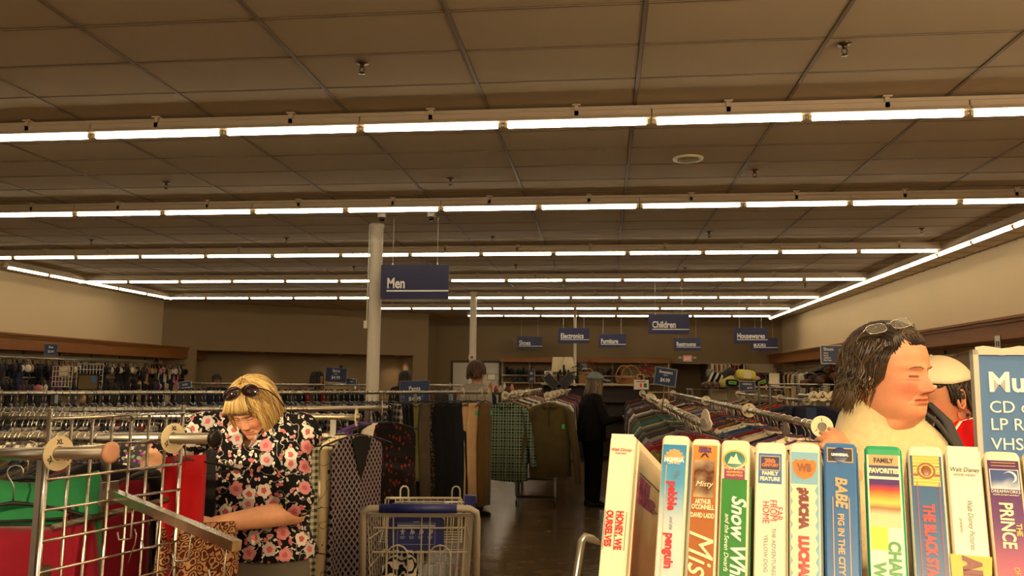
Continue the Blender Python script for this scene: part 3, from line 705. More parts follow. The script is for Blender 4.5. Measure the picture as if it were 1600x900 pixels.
single('crimson_dress', 'crimson dress seen through the wire grid', 'dress', W(112, 712, Y=2.32), .7, tank(3, .95, .25, -.105, .84), FAB['plain'], (120, 12, 30))
p = W(291, 685, Y=2.42); single('red_dress', 'bright red dress hanging between the wire grid and the blond woman', 'dress', (p.x, p.y, BAR2[1].z), 1.0, tank(4, .55, .075, -.10, .9), FAB['plain'], (176, 14, 24))
for k, (px, Y, s, lab) in enumerate(((215, 2.62, 41, 'left'), (262, 2.66, 42, 'middle'), (318, 2.42, 43, 'right'))):
    p = W(px, 690, Y=Y); single('paisley_skirt', 'brown and cream paisley skirt behind the wire grid, %s one' % lab, 'skirt', (p.x, p.y, 1.20), .2+.2*k, garment_mb('pants', s, .85, .13), PM['paisley'], None, hang=False)

# ---- build the collected hangers and garments: the nearest 290 singly, the rest joined per rail
HANG.sort(key=lambda h: h[0]); GARM.sort(key=lambda g: g[0]); rest = {}; seen_h = {}
for k, (d, M, rail) in enumerate(HANG):
    if k < 290:
        near = d < 2.6 or rail.startswith('single')
        lab = 'black plastic hanger with a chrome hook on %s' % rail
        if rail.startswith('single'):
            lab = 'black plastic hanger with a chrome hook holding the %s' % rail[7:]; i = seen_h[lab] = seen_h.get(lab, 0)+1
            if i > 1: lab += ', number %d from the left' % i
        if near:
            t = thing('clothes_hanger', lab, 'hanger', (0, 0, 0), 0, 'hangers of single garments' if rail.startswith('single') else 'hangers on '+rail); t.matrix_world = M
            link('hook', hook_me, t); link('hanger_body', hbody_me, t)
        else:
            t = link('clothes_hanger', hanger_me); t.matrix_world = M; tag(t, lab, 'hanger', 'hangers on '+rail)
    else: rest.setdefault(rail, MB()).slot(0); m = rest[rail]; m.add(hk.v, hk.f, M); m.slot(1); m.add(bd.v, bd.f, M)
for rail, m in rest.items(): tag(m.build('clothes_hangers', [M_CHROME, M_BLACKPL], None, True), 'crowded hangers with chrome hooks on %s' % rail, 'hangers', None, 'stuff')
seen = {}; grest = {}
_bm = {}
def cloth_of(c):
    if c not in _bm: _bm[c] = mat('cloth_'+c.replace(' ', '_'), COLS[c], .88, var=.25, spec=.2)
    return _bm[c]
count = {}
for g in GARM[:290]: count[g[4]] = count.get(g[4], 0)+1
for k, (d, M, key, c, lab, rail, kd) in enumerate(GARM):
    me = garment_mesh(*key)
    if k < 290:
        o = link({'top': 'hanging_shirt', 'dress': 'hanging_dress', 'pants': 'hanging_trousers'}[kd], me); o.matrix_world = M; paint(o, c)
        i = seen[lab] = seen.get(lab, 0)+1
        if count[lab] > 1: lab += ', '+('nearest' if i == 1 else (ORD[i-1] if i <= 16 else '%dth' % i)+' nearest')+' such'
        tag(o, lab, {'top': 'shirt', 'dress': 'dress', 'pants': 'trousers'}[kd], 'clothes on '+rail)
    else: grest.setdefault(rail, []).append((M, me, c))
for rail, L in grest.items():
    m = MB(); cs = sorted({c for _, _, c in L})
    for M, me, c in L: m.slot(cs.index(c)); m.add([v.co for v in me.vertices], [tuple(p.vertices) for p in me.polygons], M)
    tag(m.build('hanging_clothes', [cloth_of(c) for c in cs], None, True), 'mixed clothes packed tightly on %s' % rail, 'clothes', None, 'stuff')
# ---------------------------------------------------------------- hanging department signs
def hanging_sign(word, x0, y0, x1, y1, Y, lab, fs=.42, tx=.09, base=.32):
    a, b = W(x0, y0, Y=Y), W(x1, y1, Y=Y); c = (a+b)/2; w, h = b.x-a.x, a.z-b.z
    s = thing('hanging_sign', lab, 'sign', (c.x, Y, c.z), 0)
    MB().box((0, 0, 0), (w, .012, h)).build('board', M_SIGN, s)
    me = text_mesh(word, h*fs, M_SIGNW, sx=.74, bold=h*.012, align='LEFT'); t = link('lettering', me, s); t.location = (-w/2+w*tx, -.0075, -h/2+h*base)
    x_a = -w/2+w*tx
    MB().box(((x_a+w/2)/2, -.0075, -h/2+h*(base-.085)), (w/2-x_a, .002, h*.045)).build('rule', M_SIGNW, s)
    for k in (-1, 1):
        MB().cyl((k*w*.33, 0, h/2-.005), (k*w*.33, 0, CEIL-.004-c.z), .003 if Y < 14 else .0035, n=5).build('hanging_wire', M_WHITE, s)
        MB().box((k*w*.33, 0, h/2+.012), (.02, .016, .03)).build('hook_clip', M_STEEL, s)
    return s
hanging_sign('Men', 596, 414, 700.5, 467, 10.9, 'navy hanging sign reading Men beside the thick column')
hanging_sign('Shoes', 808, 526, 847, 545, 28.6, 'small distant navy hanging sign reading Shoes', .55, .08, .3)
hanging_sign('Electronics', 872, 512.5, 920.5, 536.5, 23.8, 'navy hanging sign reading Electronics in front of the thin pole', .46, .08, .33)
hanging_sign('Furniture', 935, 522, 978, 543, 26.6, 'navy hanging sign reading Furniture', .46, .09, .32)
hanging_sign('Children', 1013, 491, 1077, 522, 17.7, 'large navy hanging sign reading Children', .46, .09, .32)
hanging_sign('Restrooms', 1053, 528, 1095, 548, 27.4, 'navy hanging sign reading Restrooms above the exit sign', .46, .09, .36)
hanging_sign('Housewares', 1146.5, 512, 1199.5, 537, 21.2, 'navy hanging sign reading Housewares at the right', .46, .09, .33)
hanging_sign('BOOKS', 1173, 528, 1215, 548, 27.4, 'navy hanging sign reading Books, partly behind the Housewares sign', .38, .1, .33)

# ---------------------------------------------------------------- framed price signs on the racks
M_BLUE = mat('slate_blue_print', (38, 58, 98), .45, var=.06)
M_BLUE2 = mat('bright_blue_print', (84, 120, 168), .4, var=.04)
def price_sign(name, lab, c, w, h, a, lines, pole=None, frame_m=M_STEEL, tilt=0, sheet_m=None, fw=.006):
    """framed card; lines = (text, size, x, z, align); local -y faces the reader"""
    s = thing(name, lab, 'sign', c, a)
    if tilt: s.rotation_euler = (0, tilt, a)
    MB().box((0, 0, 0), (w, .004, h)).build('card', sheet_m or M_BLUE, s)
    f = MB()
    for k in (-1, 1):
        f.box((k*w/2, 0, 0), (fw, .009, h+fw)); f.box((0, 0, k*h/2), (w, .009, fw))
    f.build('frame', frame_m, s)
    for t, sz, x, z, al in lines:
        o = link('lettering', text_mesh(t, sz, M_SIGNW, sx=.9, bold=sz*.012, align=al, extrude=.0004), s); o.location = (x, -.0032, z)
    if pole: MB().cyl((pole[0], .004, -h/2), (pole[0], .004, -h/2-pole[1]), .004, n=6).build('stem', M_CHROME, s)
    return s
p = W(525, 586, Y=12.78); price_sign('price_sign', 'framed blue price sign reading Skirts $4.99', p, .366, .229, -.12, [('Skirts', .066, 0, .046, 'CENTER'), ('Faldas', .024, 0, .010, 'CENTER'), ('$4.99', .077, 0, -.066, 'CENTER')], (0, .05), tilt=.06)
p = W(648, 612, Y=7.75); price_sign('price_sign', 'framed blue price sign reading Pants on the trouser rack', p, .29, .21, .06, [('Pants', .06, 0, .012, 'CENTER'), ('Pantalones', .024, 0, -.022, 'CENTER'), ('$4.99', .06, 0, -.09, 'CENTER')], (0, .1), tilt=-.04)
p = W(1040, 589, Y=5.35); price_sign('price_sign', 'framed blue price sign reading Sweaters $4.99 on a thin stem', p, .150, .112, -.5, [('Sweaters', .029, 0, .022, 'CENTER'), ('Suéteres', .010, 0, .008, 'CENTER'), ('$4.99', .034, 0, -.032, 'CENTER')], (0, .19), tilt=.14)
p = W(831, 588, Y=9.3); price_sign('price_sign', 'narrow blue price sign turned edge on above the plaid shirt rack', p, .16, .16, -1.05, [('Men', .045, 0, .02, 'CENTER'), ('$4.99', .045, 0, -.045, 'CENTER')], (0, .14))
p = W(1307, 554, Y=7.70); price_sign('price_board', 'blue price board headed Shoes above the heap of footwear', p, .28, .165, 0, [('Shoes', .042, -.115, .036, 'LEFT'), ('Zapatos', .018, .02, .036, 'LEFT')]+[(t, .02, -.115, .008-.022*i, 'LEFT') for i, t in enumerate(('Adult', 'Boots', 'Children', 'Flip-Flops'))]+[(t, .02, .125, .008-.022*i, 'RIGHT') for i, t in enumerate(('$5.99', '$7.99', '$2.99', '$1.99'))], (0, .21))
p = W(1167.5, 603.5, Y=10.28); price_sign('price_sign', 'blue price card reading $2.99 below the yellow bag', p, .19, .115, 0, [("Children's", .03, 0, .018, 'CENTER'), ('$2.99', .03, .03, -.03, 'CENTER')], (0, .06))
p = W(79.5, 546, X=WL+.68); price_sign('price_sign', 'small dark blue sign on the left oak cornice', p, .30, .24, 1.2, [('Bras', .07, 0, .03, 'CENTER'), ('$2.99', .07, 0, -.07, 'CENTER')])
p = W(533, 575.5, Y=12.86); price_sign('price_sign', 'tiny dark sign above the right edge of the Skirts sign', p, .09, .11, -.5, [('$3.99', .03, 0, -.02, 'CENTER')], (0, .22))
p = W(549, 597, Y=12.92); price_sign('price_sign', 'small blue card behind the right edge of the Skirts sign', p, .17, .10, 0, [('Tops', .03, 0, .0, 'CENTER')], (0, .05))
p = W(289, 601, Y=12.0); price_sign('price_sign', 'small blue sign lying on the dark rail left of the blond woman', p, .20, .095, .15, [('$4.99', .038, 0, -.012, 'CENTER')], tilt=-.12)
p = W(1002, 601, Y=9.2); s = price_sign('tag_colour_sign', 'white sign with red and green tag blocks behind the left rail', p, .165, .108, 0, [], (0, .08), sheet_m=M_WHITE)
MB().box((-.005, -.004, -.008), (.022, .002, .045)).build('red_block', TAGM['red'], s); MB().box((.045, -.004, -.008), (.035, .002, .045)).build('green_block', mat('dark_green_print', (36, 96, 52), .5), s)
MB().box((0, -.004, .034), (.11, .002, .008)).build('lettering_bar', M_SIGN, s)
p = W(1559, 535, X=WR-.63); s = price_sign('tag_colour_sign', 'white notice pinned on the right oak cornice', p, .17, .20, -PI/2, [], sheet_m=M_WHITE)
for k in (-1, 1): MB().box((k*.03, -.004, -.02), (.03, .002, .08)).build('printed_block', M_DARKTXT, s)

# ---------------------------------------------------------------- music price sign on top of the video rack
M_FRAMEC = mat('clear_sign_frame', (222, 216, 200), .25, .35, var=.05)
SGY = .95
a = W(1536, 556, Y=SGY); b = W(1536, 720, Y=SGY); sw_ = .36; sh_ = .28
s = thing('price_board', 'large blue price sign in a clear frame behind the video cases', 'sign', (a.x+sw_/2-.006, SGY, a.z-sh_/2+.003), -.05)
MB().box((0, 0, 0), (sw_-.006, .003, sh_)).build('card', M_BLUE2, s)
f = MB()
for k in (-1, 1): f.box((k*sw_/2, 0, 0), (.0055, .010, sh_+.008)); f.box((0, 0, k*(sh_/2+.001)), (sw_+.0055, .010, .0055))
f.build('frame', M_FRAMEC, s)
MB().sheet(lambda u, v: (-sw_/2+sw_*u, -.0045, sh_/2-.001+.008*v+.0015*math.sin(u*60)), 40, 1).build('plastic_film', M_FRAMEC, s)
x0 = -sw_/2+.012
for t, sz, z, bd_ in (('Music', .0305, .098, .0008), ('CD or DVD', .0185, .0745, 0), ('LP Records', .0185, .0555, 0), ('VHS Tapes', .0185, .034, 0), ('45s, 8 Tracks', .0185, .0125, 0)):
    o = link('lettering', text_mesh(t, sz, M_SIGNW, align='LEFT', bold=bd_, extrude=.0003), s); o.location = (x0, -.0022, z)
MB().box((-.04, .0, -sh_/2-.09), (.02, .01, .19)).build('stand_post', M_STEEL, s)

# exit sign above the doorway
p = W(1074, 560, Y=WB-.06); s = thing('exit_sign', 'red exit sign above the back doorway', 'sign', p, 0)
MB().box((0, 0, 0), (.33, .07, .23)).build('housing', M_WHITE, s)
o = link('lettering', text_mesh('EXIT', .15, emat('exit_letters', (1, .06, .03), .8), sx=.72, bold=.004), s); o.location = (0, -.037, -.052)
for k in (-1, 1): MB().box((k*.26, 0, .03), (.12, .06, .08)).build('lamp_head', M_WHITE, s)
# ---------------------------------------------------------------- shopping cart
M_CART = mat('grey_cart_enamel', (168, 160, 142), .4, var=.06); M_CARTB = mat('cart_blue_plastic', (24, 36, 104), .4, var=.06)
CY = 3.38; pl, pr = W(569, 796, Y=CY), W(745, 796, Y=CY); cz = (pl.z+pr.z)/2; cx = (pl.x+pr.x)/2; hw = (pr.x-pl.x)/2
cart = thing('shopping_cart', 'grey wire shopping cart with navy blue handle and child seat', 'shopping cart', (cx, CY, 0), .16)
b = MB(); b.tube([(-hw, .10, cz-.42), (-hw, .03, cz-.05), (-hw+.005, .0, cz-.012), (-hw+.03, -.005, cz+.004), (hw-.03, -.005, cz+.004), (hw-.005, 0, cz-.012), (hw, .03, cz-.05), (hw, .10, cz-.42)], .0145, 12)
b.build('handle_frame', M_CART, cart, True)
g = MB().cyl((-hw*.70, -.005, cz+.004), (hw*.64, -.005, cz+.004), .019, n=14).box((0, -.005, cz+.006), (hw*1.0, .034, .036)).build('handle_grip', M_CARTB, cart, True)
o = link('lettering', text_mesh('shop with a smile', .014, mat('grip_print', (120, 124, 170), .5), extrude=.0003), g); o.location = (0, -.0235, cz+.0); bpy.data.objects.remove(o)
# basket: tapers towards the far end
def bw(t): return hw*.93-.035*t          # half width along the basket
BY0, BY1, ZB = .05, .82, cz-.52
def rim(t, dz=0): return (bw(t), BY0+(BY1-BY0)*t)
w = MB()
zt = cz-.022
for s_ in (-1, 1):
    for k, t in enumerate([i/12 for i in range(13)]):
        x, y = rim(t); w.tube([(s_*x, y, zt-.085*t), (s_*x*.86, y*.9+.03, ZB+.05*t)], .0028, 5)
    for f in (0, .22, .45, .7, .95):
        w.tube([(s_*(bw(t)*(1-.14*f)), (BY0+(BY1-BY0)*t)*(1-.1*f)+.03*f, (zt-.085*t)*(1-f)+(ZB+.05*t)*f) for t in (0, .5, 1)], .0035 if f else .006, 6)
w.build('basket_side', M_CART, cart)['kind'] = 'stuff'
w = MB()
for k in range(-6, 7):
    x = k/6*bw(1); w.tube([(x, BY1, zt-.085), (x*.86, BY1*.9+.03, ZB+.05)], .0028, 5)
for f in (0, .3, .6, 1): w.tube([(-bw(1)*(1-.14*f), BY1*(1-.1*f)+.03*f, (zt-.085)*(1-f)+(ZB+.05)*f), (bw(1)*(1-.14*f), BY1*(1-.1*f)+.03*f, (zt-.085)*(1-f)+(ZB+.05)*f)], .006 if f == 0 else .0035, 6)
w.tube([(-bw(1), BY1, zt-.085), (-bw(1)+.01, BY1, zt-.07), (-bw(1)+.05, BY1, zt-.068), (bw(1)-.05, BY1, zt-.068), (bw(1)-.01, BY1, zt-.07), (bw(1), BY1, zt-.085)], .006, 6)
w.build('basket_front', M_CART, cart)
w = MB()
for k in range(-7, 8): w.tube([(k/7*bw(0)*.86, .08, ZB), (k/7*bw(1)*.86, BY1*.9+.03, ZB+.05)], .0028, 5)
for t in (0, .33, .66, 1): w.tube([(-bw(t)*.86, .08+(BY1*.9-.05)*t, ZB+.05*t), (bw(t)*.86, .08+(BY1*.9-.05)*t, ZB+.05*t)], .0035, 5)
w.build('basket_floor', M_CART, cart)
# rear gate: bars, loops and the cross rods facing the camera
w = MB(); w.box((0, .045, cz-.03), (hw*1.78, .012, .014))
for x in (-.145, -.115, .005, .04, .165, .19): w.tube([(x*hw/.24, .045, cz-.03), (x*.9*hw/.24, .075, ZB+.02)], .0035, 6)
for z in (cz-.085, cz-.185, cz-.30): w.tube([(-hw*.82, .05+.03*(cz-z), z), (hw*.82, .05+.03*(cz-z), z)], .004, 6)
for x in (-.095, .085):
    pts = [(x-.045, .06, ZB+.05), (x-.045, .05, cz-.20)]+[(x-.045*math.cos(a), .05, cz-.20+.045*math.sin(a)) for a in (.5, 1.0, 1.57, 2.1, 2.6)]+[(x+.045, .05, cz-.20), (x+.045, .06, ZB+.05)]
    w.tube(pts, .0035, 6); w.tube([(x, .05, cz-.155), (x, .06, ZB+.05)], .003, 6)
w.build('rear_gate', M_CART, cart)
# folding child seat: wire shelf and the blue flap with safety pictograms
w = MB()
for k in range(5): w.tube([(-hw*.72, .09+.025*k, cz-.150+.006*k), (hw*.72, .09+.025*k, cz-.150+.006*k)], .003, 5)
for x in (-hw*.72, hw*.72): w.tube([(x, .08, cz-.152), (x, .20, cz-.124), (x*.98, .24, cz+.01)], .004, 5)
for k in range(-5, 6): w.tube([(k*hw*.13, .24, cz+.01), (k*hw*.13, .20, cz-.14)], .0025, 5)
w.tube([(-hw*.70, .24, cz+.012), (hw*.70, .24, cz+.012)], .006, 6)
for x in (-.36, .60):   # the two wire loops standing above the handle
    x *= hw/1.0; w.tube([(x-.018, .24, cz+.0), (x-.018, .24, cz+.045)]+[(x-.018*math.cos(a), .24, cz+.045+.02*math.sin(a)) for a in (.6, 1.2, 1.9, 2.5)]+[(x+.018, .24, cz+.045), (x+.018, .24, cz+.0)], .0038, 6)
w.build('child_seat_frame', M_CART, cart)
fl = MB(); fw_, fh_ = .118, .068; pts = [(-fw_, -fh_), (fw_, -fh_), (fw_, fh_-.012), (fw_-.012, fh_), (-fw_+.012, fh_), (-fw_, fh_-.012)]
fl.prism(pts, .008); flap = fl.build('child_seat_flap', M_CARTB, cart); flap.location = (-.018, .072, cz-.112)
M_PICT = mat('pictogram_print', (176, 180, 200), .6, var=0)
pb = MB()
for z in (.044, .030, -.044): pb.box((0, -.001, z), (.16, .001, .0012))
for x in (-.08, .08): pb.box((x, -.001, 0), (.0012, .001, .088))
pb.box((0, -.001, .0345), (.155, .001, .006))
for k, x in enumerate((-.058, -.02, .018, .058)):
    pb.ball((x, -.001, .020), (.0042, .0008, .0042), 10, 6); pb.box((x, -.001, .009), (.008, .001, .013)); pb.box((x-.004, -.001, -.001), (.003, .001, .009), None); pb.box((x+.004, -.001, -.001), (.003, .001, .009))
    if k == 0: pb.box((x, -.001, .011), (.022, .001, .003))
    else: pb.box((x+.009, -.001, .004+.002*k), (.007, .001, .009+.002*k)); pb.box((x+.005, -.001, .013), (.010, .001, .003))
    for j in range(3): pb.box((x, -.001, -.012-.004*j), (.022-.003*j, .001, .0012))
pb.build('safety_pictograms', M_PICT, flap)
o = link('lettering', text_mesh('WARNING', .006, M_PICT, bold=.0002, extrude=.0003), flap); o.location = (0, -.0012, .0465)
# undercarriage
w = MB()
for s_ in (-1, 1):
    w.tube([(s_*hw, .10, cz-.42), (s_*hw*.97, .12, .28), (s_*hw*.9, .2, .17), (s_*hw*.72, .85, .15)], .0125, 8)
w.tube([(-hw*.9, .2, .17), (hw*.9, .2, .17)], .01, 8); w.tube([(-hw*.72, .85, .15), (hw*.72, .85, .15)], .01, 8)
w.build('chassis', M_CART, cart)
w = MB()
for s_ in (-1, 1): w.tube([(s_*hw*.72, .85, .15), (s_*hw*.85*.86, .62, ZB+.05)], .011, 8)
w.build('basket_strut', M_CART, cart)
for s_ in (-1, 1):
    for y, xx in ((.2, hw*.9), (.85, hw*.72)):
        c_ = MB().box((s_*xx, y, .115), (.03, .03, .06)).build('caster', M_STEEL, cart); MB().cyl((s_*xx-.013, y, .058), (s_*xx+.013, y, .058), .056, n=16).build('wheel', M_BLACKPL, c_)
MB().box((hw*.86, BY1-.02, zt-.06), (.06, .04, .06)).build('corner_bumper', M_CARTB, cart)
# clothes lying in the cart
def p_swirl(t, c, x, y, z):
    wv = t.n('ShaderNodeTexWave', wave_type='RINGS'); wv.inputs['Scale'].default_value = 9; wv.inputs['Distortion'].default_value = 9; wv.inputs['Detail'].default_value = 1; wv.inputs['Detail Scale'].default_value = 2.2
    t.l(c, wv.inputs['Vector']); return t.mix(t.math('GREATER_THAN', wv.outputs['Fac'], .5), srgb((22, 20, 24)), srgb((206, 198, 186)))
M_SWIRL = pat('cloth_swirl', p_swirl)
def heap(name, lab, cat, c, rx, ry, rz_, m, seed, colour=None):
    r = random.Random(seed); ph = [r.uniform(0, 6) for _ in range(6)]
    def fn(u, v):
        a = u*2*PI; th = v*PI*.5; k = 1+.16*math.sin(3*a+ph[0]+2*th)+.10*math.sin(5*a+ph[1])*math.sin(th*3)
        return (rx*k*math.sin(th)*math.cos(a), ry*k*math.sin(th)*math.sin(a), rz_*math.cos(th)*(1+.15*math.sin(4*a+ph[2])*math.sin(2*th))-.0)
    t = MB().sheet(fn, 36, 12).build(name, m, None, True); t.location = c; tag(t, lab, cat)
    if colour: paint(t, colour)
    return t
zf = ZB+.03
heap('folded_dress', 'black and white swirl print dress heaped at the left of the cart', 'dress', (cx-.13, CY+.24, zf), .10, .12, .27, M_SWIRL, 1)
heap('folded_blouse', 'black white and pink blouse heaped at the right of the cart', 'blouse', (cx+.06, CY+.28, zf), .10, .14, .13, M_SWIRL, 2)
heap('folded_scarf', 'pink scarf crumpled between the clothes in the cart', 'scarf', (cx-.01, CY+.2, zf), .04, .05, .15, FAB['plain'], 3, (200, 40, 84))
# ---------------------------------------------------------------- video cases in the foreground, leaning back on a wire display shelf
uc = Vector((.137, .905, .397)); rc = Vector((.90, .035, -.39)); uc.normalize(); rc = (rc-uc*rc.dot(uc)).normalized(); dc = rc.cross(uc)*-1
if dc.z < 0: dc = -dc
def c2w(v): return CR*v.x + CU*v.y + CF*v.z
TU, TR = c2w(uc), c2w(rc); TD = TU.cross(TR)
# where the row of top edges runs: a straight line under the first and last tape tops
ZC0, ZC1 = .76, .635
def cpt(px, py, z): return CAM + CR*((px-800)/F_PX*z) - CU*((py-450)/F_PX*z) + CF*z
CASEH, CASED = .232, .137
# left/right top corners in the photograph (px) of each spine
SP = [(957, 677, 990, 680), (1036, 677, 1076, 681), (1082, 684, 1124, 685), (1129, 684, 1170, 689), (1180, 688, 1228, 692), (1233, 690, 1281, 692), (1286, 688, 1338, 693), (1350, 695, 1408, 695), (1417, 697, 1472, 695), (1476, 698, 1531, 698), (1537, 704, 1592, 704), (1597, 706, 1655, 706)]
def zc(px): return 1/(1/ZC0 + (1/ZC1-1/ZC0)*(px-957)/(1592-957))
M_CASE = mat('milky_clamshell', (238, 226, 196), .28, var=.03, coat=.3)
M_CASEG = mat('green_clamshell', (40, 160, 108), .3, var=.03, coat=.3)
M_CASEB = mat('blue_clamshell', (66, 116, 176), .3, var=.03, coat=.3)
def grad(name, stops, rough=.22, axis=2, noise=0):
    """printed sleeve: colours changing along the case height (local z, 0 at the foot to 1 at the top)"""
    t = NT(name); c = t.coord(); s = t.n('ShaderNodeSeparateXYZ'); t.l(c, s.inputs[0]); v = t.math('DIVIDE', s.outputs[axis], CASEH)
    if noise: v = t.math('ADD', v, t.math('MULTIPLY_ADD', t.noise(c, 26, 4), noise, -noise/2))
    r = t.n('ShaderNodeValToRGB'); t.l(v, r.inputs[0]); e = r.color_ramp.elements
    for i, (p, col) in enumerate(stops):
        if i < 2: e[i].position = 1-(1-p)*.68 if p > 0 else 0; e[i].color = srgb(col)+(1,)
        else: q = e.new(1-(1-p)*.68); q.color = srgb(col)+(1,)
    t.base(r.outputs[0]); t.b.inputs['Roughness'].default_value = rough; t.b.inputs['Coat Weight'].default_value = .4; t.b.inputs['Coat Roughness'].default_value = .1
    return t.m
INK = {k: mat('ink_'+k, c, .35, var=0) for k, c in dict(red=(196, 34, 40), white=(245, 240, 226), grey=(120, 124, 128), navy=(36, 44, 96), orange=(232, 120, 30), green=(46, 140, 60), black=(34, 28, 28), gold=(222, 176, 70), blue=(52, 104, 168), purple=(104, 48, 104), brown=(140, 78, 34), magenta=(150, 30, 96), maroon=(120, 30, 28), cyan=(120, 178, 214), yellow=(250, 226, 30), cream=(238, 222, 180), teal=(52, 120, 120), tan=(206, 160, 104), violet=(130, 110, 180)).items()}
def vcase(i, lab, sleeve, top=.013, case=None, roll=0):
    x0, y0, x1, y1 = SP[i]; z = zc((x0+x1)/2); a, b = cpt(x0, y0, z), cpt(x1, y1, z+ (zc(x1)-zc(x0)))
    w = min(.036, max(.0245, (b-a).dot(TR)))
    r, u = TR, TU
    if roll: q = Matrix.Rotation(roll, 3, TD); r, u = q @ r, q @ u
    mid = (a+b)/2; M = frame(mid-u*CASEH, r, u)
    t = bpy.data.objects.new('video_case', None); COL.objects.link(t); t.matrix_world = M; t.empty_display_size = .1
    tag(t, lab, 'video case', 'video cases standing in a row'); t['w'] = w; top *= ZK
    cs = case or M_CASE
    # moulded case: rounded spine edges, thin lip round the cover
    mb = MB(); e = .0026
    prof = [(-w/2, CASED), (-w/2, e), (-w/2+e*.4, e*.3), (-w/2+e, 0), (w/2-e, 0), (w/2-e*.4, e*.3), (w/2, e), (w/2, CASED)]
    rings = []
    for zz, k in ((0, .003), (.003, 0), (CASEH-.004, 0), (CASEH-.001, .0015), (CASEH, .004)):
        rings.append([(px*(1-2*k/w), py+(k if py < .01 else -k), zz) for px, py in prof])
    mb.loft(rings, True); mb.build('case', cs, t)
    mb = MB(); mb.prism([(-w/2+.0016, .004), (w/2-.0016, .004), (w/2-.0016, CASEH-top), (-w/2+.0016, CASEH-top)], .0006, z0=-.0006)
    sl_ = mb.build('sleeve_spine', sleeve, t)
    MB().box((w/2+.0004, CASED/2+.004, (CASEH-top)/2+.001), (.0006, CASED-.016, CASEH-top-.008)).build('sleeve_cover', sleeve, t)
    MB().box((-w/2-.0004, CASED/2+.004, (CASEH-top)/2+.001), (.0006, CASED-.016, CASEH-top-.008)).build('sleeve_back', sleeve, t)
    return t, w, sl_
ZK = .68
def fit(me, lim, k):
    xs = [v.co.x for v in me.vertices]
    if xs and lim and max(xs)-min(xs) > lim: me.transform(Matrix.Diagonal((lim/(max(xs)-min(xs)), 1, 1, 1)))
    return me
def panel(t, name, m, x, z, w, h, d=.0005, parent=None):
    return MB().box((x*.8, -.0009, CASEH-ZK*(z+h/2)), (w, d, h*ZK)).build(name, m, parent or t)
def down(t, txt, size, m, x, z, **kw):
    """lettering running down the spine: starts z below the top, letters' feet to the left"""
    kw.setdefault('align', 'LEFT'); o = link('lettering', text_mesh(txt, size*.74, m, extrude=.0003, **kw), t)
    o.matrix_local = T(x*.8, -.0014, CASEH-ZK*z) @ Matrix.Rotation(PI/2, 4, 'Y'); return o
def across(t, txt, size, m, x, z, **kw):
    o = link('lettering', fit(text_mesh(txt, size*.8, m, extrude=.0003, **kw), t['w']*.82, 0), t); o.location = (x, -.0014, CASEH-ZK*z); return o
U = .155/1000*3.6   # about one photograph pixel on the row
# 1 white, red sideways title, cover visible at its right side
t, w, s = vcase(0, 'white video case with red sideways title, leftmost of the row', grad('sleeve_white', [(0, (240, 226, 190)), (1, (246, 236, 206))]), 0.0)
across(t, 'Walt Disney', .0052, INK['red'], 0, .024, shear=.25, sx=.95); across(t, 'HOME VIDEO', .0022, INK['red'], 0, .028)
down(t, 'HONEY, WE', .0115, INK['red'], .0015, .104, bold=.0004, sx=.72); down(t, 'OURSELVES', .0115, INK['red'], -.0105, .104, bold=.0004, sx=.72)
for x in (.0098, .0002, -.0098): MB().box((x, -.0012, CASEH-.088), (.0004, .0004, .034)).build('title_rule', INK['navy'], t)
cv = MB().box((w/2+.0010, CASED*.5, CASEH*.5), (.0005, CASED-.026, CASEH-ZK*.03)).build('cover_art', grad('cover_art_orange', [(0, (120, 70, 50)), (.45, (190, 110, 70)), (.7, (200, 176, 140)), (1, (216, 206, 184))], noise=.3), t)
for k, (tx, zz) in enumerate((('HONEY', .052), ('OURSELVES', .070))):
    o = link('lettering', text_mesh(tx, .016, INK['magenta'], bold=.0006, extrude=.0003, align='LEFT', sx=.8), cv); o.matrix_local = Matrix(((0, -1, 0, w/2+.0016), (1, 0, 0, .02), (0, 0, 1, CASEH-ZK*zz-.01), (0, 0, 0, 1)))
for zz in (.046, .080): MB().box((w/2+.0014, CASED*.5, CASEH-ZK*zz), (.0004, CASED-.04, .0012)).build('cover_rule', INK['navy'], cv)
# 2 blue to pale sleeve
t, w, s = vcase(1, 'video case with a blue to pale sky sleeve and red sideways title', grad('sleeve_sky', [(0, (150, 190, 214)), (.45, (214, 220, 214)), (.72, (90, 160, 206)), (1, (44, 130, 190))], noise=.12), .014)
MB().ball((0, -.0010, CASEH-ZK*.030), (.0062, .0005, .0062), 20, 8).build('studio_emblem', INK['tan'], t)
for k in range(7): a = PI*(k+.5)/7; MB().box((.0078*math.cos(a), -.001, CASEH-ZK*.033+.0075*math.sin(a)), (.0026, .0006, .0026)).build('emblem_ray', INK['tan'], t)
across(t, 'MGM/UA', .0070, INK['white'], 0, .0375, bold=.0003, sx=.8); across(t, 'HOME VIDEO', .0024, INK['white'], 0, .0405)
down(t, 'The', .0092, INK['grey'], .001, .046, shear=.4, sx=.8); down(t, 'pebble', .0145, INK['red'], -.004, .063, bold=.0005, sx=.88); down(t, 'and the', .0062, INK['grey'], -.001, .108, shear=.4, sx=.8); down(t, 'penguin', .0145, INK['red'], -.004, .129, bold=.0005, sx=.88)
MB().box((-.0065, -.0011, CASEH-ZK*.115), (.0006, .0003, .10)).build('title_rule', INK['gold'], t)
